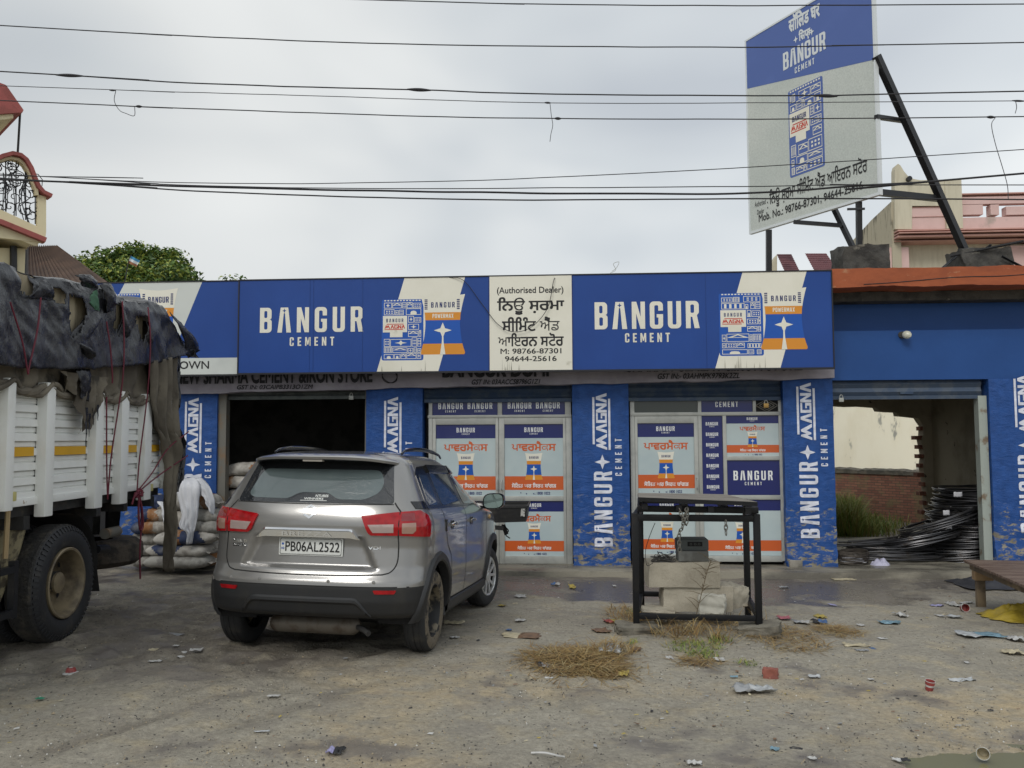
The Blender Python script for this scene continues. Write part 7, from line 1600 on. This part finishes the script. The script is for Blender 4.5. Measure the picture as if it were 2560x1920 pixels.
# ------------------------------------------------------------------ low plank platform at the right
m_dwood = M('wet_brown_boards', (.115, .075, .055), .55, 0, (.21, .155, .12), 2.6, 7, (.4, .68), .6, 9, .35, stretch=(1, 7, 7), bst=(1, 7, 7))
m_wleg = M('old_timber_leg', (.12, .09, .06), .85, 0, (.24, .18, .11), 4, 6, (.42, .66), .6, 16)
pa, pb = PD(2407, 1394, 9.48), PD(2575, 1470, 7.7); pz_ = .315
plt = thing('plank_platform', 'low platform of dark brown boards on timber legs at the right edge', 'platform', (pa.x+.3, (pa.y+pb.y)/2, gz(pa.x, pa.y)))
ed = (Vector((pb.x, pb.y, 0))-Vector((pa.x, pa.y, 0))); el = ed.length; ed.normalize(); ex = Vector((-ed.y, ed.x, 0)); ex = ex if ex.x > 0 else -ex; o0 = Vector((pa.x, pa.y, 0))
RM = Matrix((ex, -ed, (0, 0, 1))).transposed(); n = 15; wd_ = el/n
for i in range(n):
    mb = MB(); c = o0+ed*(wd_*(i+.5))+ex*(.95+.02*nz(i*3, 1)); mb.box((c.x, c.y, pz_-.014+.004*nz(i*2, 4)), (1.9, wd_-.008, .028), m_dwood, RM, .003); mb.build('board', plt)
for k in (.10, 1.0, 1.8):
    mb = MB(); c = o0+ed*(el/2)+ex*k; mb.box((c.x, c.y, pz_-.068), (.07, el, .075), m_wleg, RM, .004); mb.build('bearer', plt)
for i, (a_, k) in enumerate(((.12, .13), (el-.1, .13), (.12, 1.7), (el-.1, 1.7))):
    mb = MB(); c = o0+ed*a_+ex*k; zg = gz(c.x, c.y)-.02; mb.box((c.x, c.y, (zg+pz_-.2)/2), (.085, .08, pz_-.2-zg), m_wleg, RM, .006); mb.box((c.x+ex.x*.03, c.y, pz_-.155), (.19, .11, .10), M('pale_cut_timber', (.36, .24, .13), .8, bump=.3, bs=20) if i == 0 else m_wleg, RM, .008); mb.build('leg', plt)
def sheet(name, label, cat, cen, sx, sy, mat, amp, seed, h=.03, n=26, rot=0, fold=6., edge=.15, group=None):
    "a crumpled sheet lying on the ground"
    mb = MB(); R = []; cr_, sr_ = math.cos(rot), math.sin(rot)
    for i in range(n+1):
        row = []
        for j in range(n+1):
            u, v = -1+2*i/n, -1+2*j/n; k = 1+edge*nz(u*2+seed, v*2, 1)*max(abs(u), abs(v)); x, y = u*sx/2*k*(1-.12*v*v), v*sy/2*k*(1-.10*u*u)
            zz = amp*(abs(nz(u*fold*.35+seed, v*fold*.35, 3))*1.4+.5*abs(nz(u*fold+seed, v*fold, 5))+.2*nz(u*fold*3, v*fold*3, seed)); zz = (zz+h*max(0, 1-u*u-v*v)*(.5+abs(nz(u*1.5, v*1.5, seed))))*smooth(1.05, .6, max(abs(u), abs(v)))
            X, Y = cen[0]+x*cr_-y*sr_, cen[1]+x*sr_+y*cr_; row.append((X, Y, gz(X, Y)+.012+zz))
        R.append(row)
    mb.grid(R, mat); o = single(mb, name, label, cat, group, sharp=80, recalc=False); m = o.modifiers.new('thickness', 'SOLIDIFY'); m.thickness = .003; return o
c = ground(2455, 1470); sheet('dark_sheet', 'crumpled dark grey sheet lying in the shade under the plank platform', 'sheet', (c.x+.30, c.y+.2), 1.1, .75, M('dark_grey_sheet', (.035, .036, .042), .5, 0, (.07, .07, .075), 4, 6, (.45, .7)), .05, 3, .10)
c = ground(2545, 1550); yl = sheet('yellow_tarpaulin', 'crumpled dirty yellow plastic tarpaulin at the right edge of the yard', 'tarpaulin', (c.x+.22, c.y+.10), .98, .68, M('dirty_yellow_plastic', (.42, .31, .035), .5, 0, (.20, .15, .03), 3.5, 7, (.4, .68), .5, 12), .075, 8, .17, 44, .15, 5., .25)

# ------------------------------------------------------------------ coils of steel rod in the right hand room
m_rod = M('black_steel_rod', (.075, .075, .08), .32, .6, (.055, .045, .038), 8, 5, (.5, .75)); m_rodb = M('rusty_grey_rod', (.10, .085, .07), .6, .4, (.055, .045, .038), 8, 5)
def coil(label, cx_, cy_, z0, z1, r0, r1, n, seed, tilt=0., squash=1., rr=.0075, mat=m_rod, spread=.03):
    rn = random.Random(seed); mb = MB()
    for i in range(n):
        t = (i+.5)/n; r_ = r0+(r1-r0)*t+rn.uniform(-spread, spread); ox, oy = rn.uniform(-spread, spread), rn.uniform(-spread, spread); ph = rn.uniform(0, 6); tl = tilt+rn.uniform(-.02, .02)
        mb.tube([(cx_+ox+r_*math.cos(a_), cy_+oy+squash*r_*math.sin(a_), z0+(z1-z0)*t+tl*r_*math.cos(a_+.4)+.012*math.sin(2*a_+ph)) for a_ in [2*pi*j/36 for j in range(36)]], rr, mat, 5, False, True)
    return single(mb, 'steel_rod_coil', label, 'rod coil', 'coils of steel rod in the open room')
cxr = PY(2335, 1250, 13.25).x+.66; zf = -.10
lv = [-.10, .07, .24, .42, .60, .78, .93]
nm = ['bottom', 'second from bottom', 'third from bottom', 'fourth from bottom', 'fifth from bottom', 'topmost']
for i in range(6): coil(f'{nm[i]} coil of the tall black rod stack by the right jamb', cxr-[.34, .24, .15, .08, .03, 0][i], 13.25-.1*(i < 3), lv[i]+.01, lv[i+1]-.006, .68-.022*i, .66-.022*i, 15, 40+i, [.10, .07, .05, .03, .02, .02][i], rr=.009, spread=.045)
c = PY(2235, 1385, 12.95); coil('big loose black rod coil spread flat on the floor before the brick wall', c.x, 13.0, -.085, .10, .80, .60, 26, 60, .0, .62, .0075, m_rod, .07)
coil('loosened coil leaning on the left of the tall stack, lower of two', cxr-1.02, 12.95, .13, .26, .62, .52, 14, 81, .24, .8, .009, m_rod, .05)
coil('loosened coil leaning on the left of the tall stack, upper of two', cxr-.70, 12.95, .36, .50, .56, .50, 14, 82, .36, .85, .009, m_rod, .05)
c = PY(2122, 1405, 12.35); coil('small neat grey rod coil lying against the foot of the blue pillar', c.x+.04, 12.42, -.09, .075, .24, .25, 13, 70, 0, .8, .007, m_rodb, .012)
rn = random.Random(8); mb = MB()
for i in range(14):
    y_ = 13.0+rn.uniform(-.2, .3); mb.tube(catmull([(cxr-1.9-rn.uniform(0, .5), y_-.2, .10+.05*rn.random()), (cxr-1.1, y_, .10+.10*rn.random()), (cxr-.72, y_+.1, .22+.1*rn.random()), (cxr-.35, y_+.1, .55+.12*rn.random())], 6), .0075, m_rod, 5)
single(mb, 'loose_rods', 'loose black rods sweeping up from the floor coil onto the tall stack', 'steel rods')
m_poly = M('milky_polythene', (.52, .52, .55), .35, 0, (.62, .62, .66), 6, 4)
c = PY(2134, 1392, 12.3); sheet('polythene_bag', 'milky polythene bag crumpled on the small grey rod coil', 'plastic bag', (c.x, 12.36), .34, .26, m_poly, .022, 5, .09, 26); bpy.context.scene.objects['polythene_bag'].location.z += .12
c = PY(2200, 1394, 12.3); o = sheet('polythene_bag', 'pale violet polythene bag on the floor between the two rod coils', 'plastic bag', (c.x, 12.3), .30, .22, M('violet_polythene', (.46, .45, .58), .4), .022, 9, .10, 26); o.location.z += .07
for (u, v, w_, y_, lb) in ((2395, 1236, .12, 12.58, 'white tag tied near the top of the tall rod stack'), (2366, 1282, .09, 12.56, 'white tag tied halfway up the tall rod stack'), (2372, 1316, .09, 12.55, 'pale tag stuck low on the tall rod stack')):
    q_ = PY(u, v, y_); mb = MB(); mb.grid([[(q_.x+w_*(i/5-.5), y_+.02*nz(i, j, u), q_.z+.07*(j/4-.5)+.015*nz(i*.9, u)) for i in range(6)] for j in range(5)], m_poly); o = single(mb, 'tag', lb, 'tag', recalc=False); o.modifiers.new('thickness', 'SOLIDIFY').thickness = .002

# ------------------------------------------------------------------ grass, straw, grit
m_gr = [M('grass_green', (.13, .19, .03), .6), M('grass_yellow_green', (.25, .26, .05), .6), M('grass_dry', (.28, .22, .08), .7)]
m_st = [M('straw_gold', (.30, .20, .07), .75), M('straw_brown', (.20, .12, .045), .8), M('straw_pale', (.38, .30, .15), .75)]
def blade(mb, p_, d, l, w_, mat, droop=.4):
    d = Vector(d).normalized(); s = d.cross(Vector((0, 0, 1))); s = s.normalized() if s.length > .01 else Vector((1, 0, 0)); q0 = Vector(p_); q1 = q0+d*l*.55; q2 = q0+d*l*.95+Vector((d.x, d.y, -droop))*l*.35
    mb.add([q0-s*w_, q0+s*w_, q1+s*w_*.7, q1-s*w_*.7, q2], [(0, 1, 2, 3), (3, 2, 4)], mat)
rn = random.Random(12); mb = MB()
for i in range(7000):
    y_ = rn.uniform(16.2, 20.6); u = rn.gauss(2100, 52) if rn.random() < .9 else rn.uniform(2040, 2270); x_ = PY(u, 1300, y_).x; ymax = 20.6-(x_-5.2)*.95
    if y_ > ymax: continue
    l = rn.uniform(.3, .75)*(1.25 if u < 2150 else .6); blade(mb, (x_, y_, -.18), (rn.uniform(-.5, .5), rn.uniform(-.5, .3), 1), l, .008, rn.choices(m_gr, (.45, .35, .2))[0])
o = mb.build('grass', None, recalc=False); tag(o, 'rank green grass growing in the yard below the red brick wall', 'grass', kind='stuff')
mb = MB()
def straw_patch(cx_, cy_, rx, ry, n, h, rn, mats=m_st, wts=(.45, .35, .2), up_=.25, ln_=(.08, .2), w_=.0028):
    for _ in range(n):
        a_ = rn.uniform(0, 2*pi); k = rn.random()**.6; x, y = cx_+rx*k*math.cos(a_), cy_+ry*k*math.sin(a_); th = rn.uniform(0, 2*pi); d = Vector((math.cos(th), math.sin(th), rn.uniform(-.1, up_))); blade(mb, (x, y, gz(x, y)+.005+h*(1-k)*rn.random()), d, rn.uniform(*ln_), w_*rn.uniform(.7, 1.6), rn.choices(mats, wts)[0], rn.uniform(0, .4))
def straw_at(u, v, wpx, hpx, n, h, **k):
    c_ = ground(u, v); s = scale_at(u, v); fy = abs(ground(u, v-hpx/2).y-ground(u, v+hpx/2).y)/2; straw_patch(c_.x, c_.y, wpx/2*s, fy, n, h, rn, **k)
straw_at(1445, 1655, 250, 74, 1700, .075); straw_at(1500, 1680, 130, 40, 420, .05); straw_at(1340, 1640, 90, 30, 120, .02); straw_at(1450, 1655, 380, 120, 240, .008); straw_at(1530, 1628, 120, 30, 260, .09, up_=.7)
straw_at(1745, 1572, 260, 60, 420, .02, up_=.6); straw_at(1570, 1545, 110, 60, 420, .03, up_=.8); straw_at(1640, 1545, 120, 40, 300, .03, up_=.9); straw_at(1960, 1590, 190, 70, 620, .02, up_=.4); straw_at(2095, 1580, 110, 34, 420, .04); straw_at(1740, 1655, 130, 26, 160, .02)
for u, v in ((1700, 1590), (1790, 1600), (1735, 1585), (1830, 1560), (1600, 1560), (1900, 1560), (1650, 1590)): straw_at(u, v, 40, 14, 46, .01, up_=1.6, ln_=(.10, .26))
o = mb.build('straw', None, recalc=False); tag(o, 'dry golden straw and dead grass strewn round the steel stand', 'straw', kind='stuff')
mb = MB()
for (u, v, w_, h_, n_) in ((1735, 1620, 150, 34, 330), (1800, 1600, 60, 20, 90), (1590, 1535, 60, 20, 90), (1580, 1610, 30, 12, 50), (1760, 1640, 90, 20, 120), (1870, 1660, 60, 16, 50)): straw_at(u, v, w_, h_, n_, .01, mats=m_gr, wts=(.5, .35, .15), up_=1.2, ln_=(.03, .08), w_=.003)
o = mb.build('weeds', None, recalc=False); tag(o, 'low green weeds sprouting on the mound in front of the stand', 'weeds', kind='stuff')
mb = MB(); m_pb = [M('grit_grey', (.26, .245, .21), .85), M('grit_dark', (.07, .065, .06), .85), M('grit_tan', (.34, .28, .19), .85), M('grit_white', (.55, .54, .50), .8)]
for i in range(6000):
    v = 1400+520*rn.random()**.8; u = rn.uniform(-60, 2620); p_ = ground(u, v)
    if p_.y > (9.0 if -1.5 < p_.x < 4.2 else 11.6) or pud_mask(p_.x, p_.y) > .2: continue
    s = rn.uniform(.003, .008)*(1.8 if rn.random() < .05 else 1); h = s*.6; a_ = rn.uniform(0, 3); c, s_ = math.cos(a_)*s, math.sin(a_)*s; mb.add([(p_.x+c, p_.y+s_, p_.z), (p_.x-s_*.8, p_.y+c*.8, p_.z), (p_.x-c, p_.y-s_, p_.z), (p_.x+s_*.7, p_.y-c*.7, p_.z), (p_.x, p_.y, p_.z+h+.004)], [(0, 1, 4), (1, 2, 4), (2, 3, 4), (3, 0, 4)], rn.choices(m_pb, (.45, .25, .25, .05))[0])
o = mb.build('gravel', None, recalc=False); tag(o, 'scattered grit and small stones over the muddy yard', 'gravel', kind='stuff')

# ------------------------------------------------------------------ litter, piece by piece
LC = {'white': (.50, .50, .485), 'blue': (.07, .14, .30), 'red': (.30, .055, .05), 'pink': (.42, .13, .16), 'yellow': (.42, .33, .08), 'grey': (.30, .31, .32), 'green': (.03, .26, .15), 'sky': (.18, .30, .37), 'cream': (.50, .44, .30), 'black': (.02, .02, .022), 'violet': (.35, .34, .55), 'brown': (.20, .12, .07), 'clear': (.45, .47, .48)}
LM = {k: M('litter_'+k, c, .5, 0, tuple(x*.62 for x in c), 18, 4, (.45, .7)) for k, c in LC.items()}
def scrap(u, v, wpx, hpx, col, label, name='paper_scrap', cat='litter', group=None, lift=1., rot=None, col2=None):
    c = ground(u, v); s = scale_at(u, v); sx_, sy_ = max(.02, .88*wpx*s), max(.02, abs(ground(u, v-hpx/2).y-ground(u, v+hpx/2).y)*.55); sd_ = u*.37+v*.11; n = 9; mb = MB(); R = []; r_ = rot if rot is not None else .5*nz(u*.1, v*.1)
    for i in range(n+1):
        row = []
        for j in range(n+1):
            a_, b = -1+2*i/n, -1+2*j/n; k = 1+.35*nz(a_*1.4+sd_, b*1.4, 2); x, y = a_*sx_/2*k, b*sy_/2*k; X, Y = c.x+x*math.cos(r_)-y*math.sin(r_), c.y+x*math.sin(r_)+y*math.cos(r_); row.append((X, Y, gz(X, Y)+.008+lift*min(.035, .20*min(sx_, sy_*1.4))*(abs(nz(a_*1.3+sd_, b*1.3, 4))+.35*abs(nz(a_*3+sd_, b*3, 6)))))
        R.append(row)
    mb.grid(R[:n//2+1] if col2 else R, LM[col])
    if col2: mb.grid(R[n//2:], LM[col2])
    o = single(mb, name, label, cat, group, sharp=60, recalc=False); o.modifiers.new('thickness', 'SOLIDIFY').thickness = .0015; return o
def cup(u, v, hpx, label, axis, c1, c2, name='paper_cup', open_end=True):
    p_ = ground(u, v); s = scale_at(u, v); h = hpx*s; ax_ = Vector(axis).normalized(); x = ax_.cross(Vector((0, 0, 1))); x = x.normalized() if x.length > .1 else Vector((1, 0, 0)); y = ax_.cross(x)
    if abs(ax_.z) > .7: mb_o = Vector((p_.x, p_.y, p_.z+.004))
    else: mb_o = Vector((p_.x, p_.y, p_.z+h*.50))-ax_*h*.5
    o = thing(name, label, 'cup', tuple(mb_o)); m = MB(); m.lathe([(.0, .0), (h*.36, .0), (h*.40, h*.30), (h*.42, h*.42)], LM[c1], 22, mb_o, x, y, ax_); m.lathe([(h*.42, h*.42), (h*.45, h*.62)], LM[c2], 22, mb_o, x, y, ax_); m.lathe([(h*.45, h*.62), (h*.50, h), (h*.47, h), (h*.36, h*.05), (0, h*.04)], LM[c1], 22, mb_o, x, y, ax_); m.build('wall', o)
    m = MB(); m.tube([mb_o+ax_*h+(x*math.cos(a_)+y*math.sin(a_))*h*.5 for a_ in [2*pi*j/22 for j in range(22)]], h*.03, LM['white'], 5, False, True); m.build('rim', o)
cup(2323, 1727, 24, 'upright red paper cup with a pale band, standing alone in the right foreground', (.08, -.15, 1), 'red', 'white')
cup(2459, 1897, 30, 'pale plastic cup lying on its side in the brown puddle', (-.45, -.85, .12), 'cream', 'white', 'plastic_cup')
cup(2411, 1530, 20, 'red paper cup on its side showing its mouth, beside the white paper lump', (-.1, -1, .25), 'red', 'red')
c = ground(177, 1683); s = scale_at(177, 1683); m = MB(); m.lathe([(.0, 14*s), (10*s, 13*s), (13*s, 4*s)], LM['red'], 18, c); m.lathe([(13*s, 4*s), (15*s, 2*s), (19*s, .6*s), (19*s, .0)], LM['white'], 18, c); m.lathe([(.0, 14.2*s), (5*s, 13.9*s)], LM['white'], 12, c); single(m, 'crushed_cup', 'crushed red and white cup lying flat in the left foreground', 'cup')
p_ = ground(1926, 1692); block('broken_brick', 'broken red brick half lying on the gravel in front of the stand', 'brick', (p_.x, p_.y, p_.z-.01), (.105, .07, .07), M('red_brick', (.27, .095, .07), .9, 0, (.20, .07, .055), 14, 4, bump=.6, bs=30), 33, .007, 5, -.3)
PS = 'small paper scraps left of the car'
scrap(419, 1590, 78, 16, 'clear', 'flattened clear plastic sheet on the mud left of the car rear wheel', 'plastic_sheet', lift=.25, col2='grey')
scrap(474, 1488, 26, 9, 'white', 'lone white paper scrap on the mud between lorry and car'); scrap(382, 1628, 24, 10, 'cream', 'curled cream paper scrap, leftmost of the group by the car rear wheel', group=PS)
for (u, v, w_, h_, lb) in ((440, 1617, 16, 6, 'small white flake at the top of the scraps left of the car'), (490, 1628, 34, 10, 'longest white scrap of the group nearest to the car tyre'), (452, 1634, 30, 8, 'white torn scrap in the middle of the group left of the car'), (410, 1648, 18, 9, 'rounded white scrap at the lower middle of the group left of the car'), (458, 1645, 30, 8, 'white scrap at the lower right of the group left of the car'), (388, 1656, 34, 7, 'lowest white scrap of the group left of the car')): scrap(u, v, w_, h_, 'white', lb, group=PS)
scrap(100, 1750, 22, 9, 'green', 'small bright green plastic shred in the left foreground', 'plastic_scrap'); scrap(838, 1884, 44, 24, 'violet', 'crumpled silver and blue packet in the bottom middle foreground', 'packet', 'packet', lift=2., col2='black')
scrap(684, 1743, 34, 8, 'white', 'thin white curled scrap behind the silver packet'); scrap(655, 1832, 40, 6, 'clear', 'clear wrapper strip flat on the ground at the lower left', 'wrapper')
c0, c1 = ground(1328, 1888), ground(1412, 1897); m = MB(); m.tube(catmull([c0+Vector((0, 0, .012)), c0.lerp(c1, .4)+Vector((0, .005, .018)), c0.lerp(c1, .8)+Vector((0, 0, .012)), c1+Vector((0, 0, .010))], 5), .006, LM['white'], 6); single(m, 'white_stick', 'long thin white stick lying at the bottom centre', 'stick')
scrap(1882, 1729, 108, 28, 'grey', 'crumpled grey plastic rag in the gravel below the brick', 'plastic_rag', 'plastic rag', lift=1.6, col2='clear')
o_ = scrap(1356, 1666, 34, 22, 'black', 'old black sandal sole at the left of the straw heap', 'sandal', 'sandal', lift=1.3, col2='grey'); scrap(1558, 1688, 26, 22, 'yellow', 'yellow snack packet at the lower right of the straw heap', 'packet', 'packet', lift=2)
scrap(1525, 1630, 60, 26, 'clear', 'clear plastic bag tangled in the top of the straw heap', 'polythene_bag', 'plastic bag', lift=2); scrap(1434, 1628, 14, 8, 'sky', 'pale blue scrap at the top of the straw heap', 'plastic_scrap')
scrap(1532, 1556, 52, 15, 'red', 'red and yellow packet lying left of the stand', 'packet', 'packet', lift=1.2, col2='yellow'); scrap(1504, 1579, 46, 18, 'brown', 'flat brown cardboard piece left of the stand slab', 'cardboard'); scrap(1590, 1626, 30, 16, 'brown', 'brown crumpled leaf of card under the left slab', 'cardboard')
scrap(1390, 1463, 24, 8, 'blue', 'blue wrapper lying in the wet patch before the pillar', 'wrapper', lift=1.5, col2='white'); scrap(1431, 1470, 18, 14, 'yellow', 'yellow wrapper standing in the wet patch beside the blue one', 'wrapper', lift=3)
scrap(1536, 1466, 9, 6, 'white', 'tiny white ball of paper on the wet strip near the stand'); scrap(1302, 1492, 30, 11, 'white', 'white paper on the wet ground just right of the front wheel'); scrap(1288, 1511, 14, 6, 'cream', 'small cream scrap in front of the car front wheel'); scrap(1255, 1516, 20, 6, 'yellow', 'yellowish scrap touching the car front tyre')
scrap(1300, 1553, 30, 9, 'white', 'white torn paper in the open ground right of the car'); scrap(1135, 1560, 56, 10, 'cream', 'long twisted cream scrap behind the car rear wheel'); scrap(1305, 1592, 110, 26, 'cream', 'long straw coloured twist of sacking in the open ground', 'sacking', 'sacking', lift=.8, col2='brown'); scrap(1272, 1577, 16, 6, 'blue', 'small blue scrap beside the twist of sacking', 'plastic_scrap')
scrap(1136, 1596, 26, 6, 'white', 'row of small white crumbs of paper right of the rear wheel'); scrap(1372, 1698, 24, 6, 'white', 'white paper roll below the sandal'); scrap(1673, 1647, 20, 12, 'white', 'white curled scrap in front of the left slab'); scrap(1798, 1651, 30, 13, 'white', 'white plastic scrap below the middle of the stand', 'plastic_scrap'); scrap(1835, 1695, 22, 6, 'sky', 'pale blue shred left of the broken brick', 'plastic_scrap')
scrap(1960, 1547, 34, 10, 'pink', 'pink plastic wrapper on the straw right of the stand', 'wrapper', lift=1.4); scrap(2082, 1514, 14, 8, 'violet', 'small violet wrapper in the right yard', 'wrapper'); scrap(2005, 1558, 46, 11, 'grey', 'grey plastic strip between the pink wrapper and the dark packet', 'plastic_scrap', col2='white'); scrap(2048, 1558, 40, 12, 'black', 'black and blue packet above the little straw tuft', 'packet', 'packet', lift=1.2, col2='blue'); scrap(2050, 1544, 26, 12, 'yellow', 'yellow wrapper above the black and blue packet', 'wrapper', lift=1.3)
scrap(2223, 1560, 56, 15, 'sky', 'folded light blue cloth lying on the mud in the right yard', 'blue_cloth', 'cloth', lift=1.4); scrap(2251, 1540, 22, 18, 'white', 'white crumpled tissue above the light blue cloth', 'tissue', lift=2.4); scrap(2152, 1565, 20, 7, 'white', 'white scrap left of the light blue cloth'); scrap(2385, 1515, 26, 18, 'white', 'white crumpled paper lump near the platform leg', 'paper_ball', lift=2.6); scrap(2342, 1517, 32, 7, 'violet', 'flat blue and white wrapper left of the paper lump', 'wrapper'); scrap(2416, 1509, 34, 6, 'white', 'white strip of paper behind the red cup')
scrap(2350, 1541, 20, 8, 'white', 'white chip of paper left of the torn strip'); scrap(2386, 1544, 36, 9, 'clear', 'clear torn strip below the red cup', 'plastic_scrap'); scrap(2450, 1590, 110, 22, 'clear', 'pale plastic bag flattened below the yellow tarpaulin', 'polythene_bag', 'plastic bag', lift=.9, col2='sky'); scrap(2545, 1601, 46, 18, 'white', 'white plastic bag at the right edge below the yellow tarpaulin', 'polythene_bag', 'plastic bag', lift=1.6); scrap(2535, 1634, 56, 18, 'cream', 'dirty cream bag at the right edge of the gravel', 'polythene_bag', 'plastic bag', lift=1.2)
scrap(2182, 1624, 14, 8, 'blue', 'bright blue bottle top in the right yard', 'bottle_top'); scrap(2140, 1617, 70, 12, 'cream', 'cream paper strip left of the blue bottle top'); scrap(2155, 1629, 34, 7, 'grey', 'grey flattened scrap touching the blue bottle top'); scrap(2206, 1599, 22, 6, 'white', 'white stick shaped scrap under the light blue cloth'); scrap(2405, 1705, 70, 16, 'clear', 'clear bottle wrapper right of the standing red cup', 'wrapper', lift=1.2); scrap(2177, 1701, 16, 6, 'white', 'white pellet of paper left of the standing red cup'); scrap(2036, 1694, 32, 10, 'clear', 'clear shred right of the broken brick', 'plastic_scrap'); scrap(2417, 1659, 12, 9, 'white', 'small white ball on the gravel under the pale plastic bag')
scrap(1937, 1877, 26, 14, 'sky', 'blue tinted plastic ring in the dark patch at the bottom', 'plastic_scrap', lift=1.6); scrap(1990, 1876, 34, 9, 'black', 'black strip of rubber in the dark patch at the bottom', 'rubber_strip', lift=1.2); scrap(2030, 1900, 22, 10, 'white', 'white crumple of plastic right of the black rubber strip', 'plastic_scrap', lift=1.6); scrap(2252, 1905, 46, 13, 'white', 'white and black torn packet near the puddle', 'packet', 'packet', lift=1.6, col2='black'); scrap(1735, 1913, 40, 16, 'white', 'white torn plastic at the bottom edge right of the stick', 'plastic_scrap', lift=2)
scrap(2110, 1450, 60, 9, 'cream', 'pale splash of cement paper on the wet ground before the last pillar', lift=.4); scrap(2490, 1458, 30, 6, 'white', 'white scrap under the plank platform'); scrap(1960, 1470, 26, 5, 'grey', 'grey scrap on the wet strip right of the stand')
# a hidden litter of crumbs nobody could count
rn = random.Random(77); mb = MB(); cols = [LM[k] for k in ('white', 'white', 'cream', 'brown', 'grey', 'yellow', 'black', 'brown')]
for i in range(520):
    u = rn.gauss(1900, 420) if rn.random() < .65 else rn.uniform(0, 2560); v = 1440+430*rn.random()**1.5; p_ = ground(u, v)
    if p_.y > 11.5 or pud_mask(p_.x, p_.y) > .2: continue
    s = rn.uniform(.006, .020); a_ = rn.uniform(0, 6.3); d = Vector((math.cos(a_), math.sin(a_), 0))*s; e = Vector((-d.y, d.x, 0))*rn.uniform(.15, .8); z = Vector((0, 0, .006)); t = Vector((0, 0, s*rn.uniform(.1, .6)))
    mb.add([p_-d-e+z, p_+d-e*.7+z+t*.3, p_+d*.8+e+z+t, p_-d*.9+e*.8+z+t*.4], [(0, 1, 2), (0, 2, 3)], rn.choice(cols))
o = mb.build('litter', None, recalc=False); tag(o, 'tiny crumbs of paper, leaf and straw scattered over the yard', 'litter', kind='stuff')
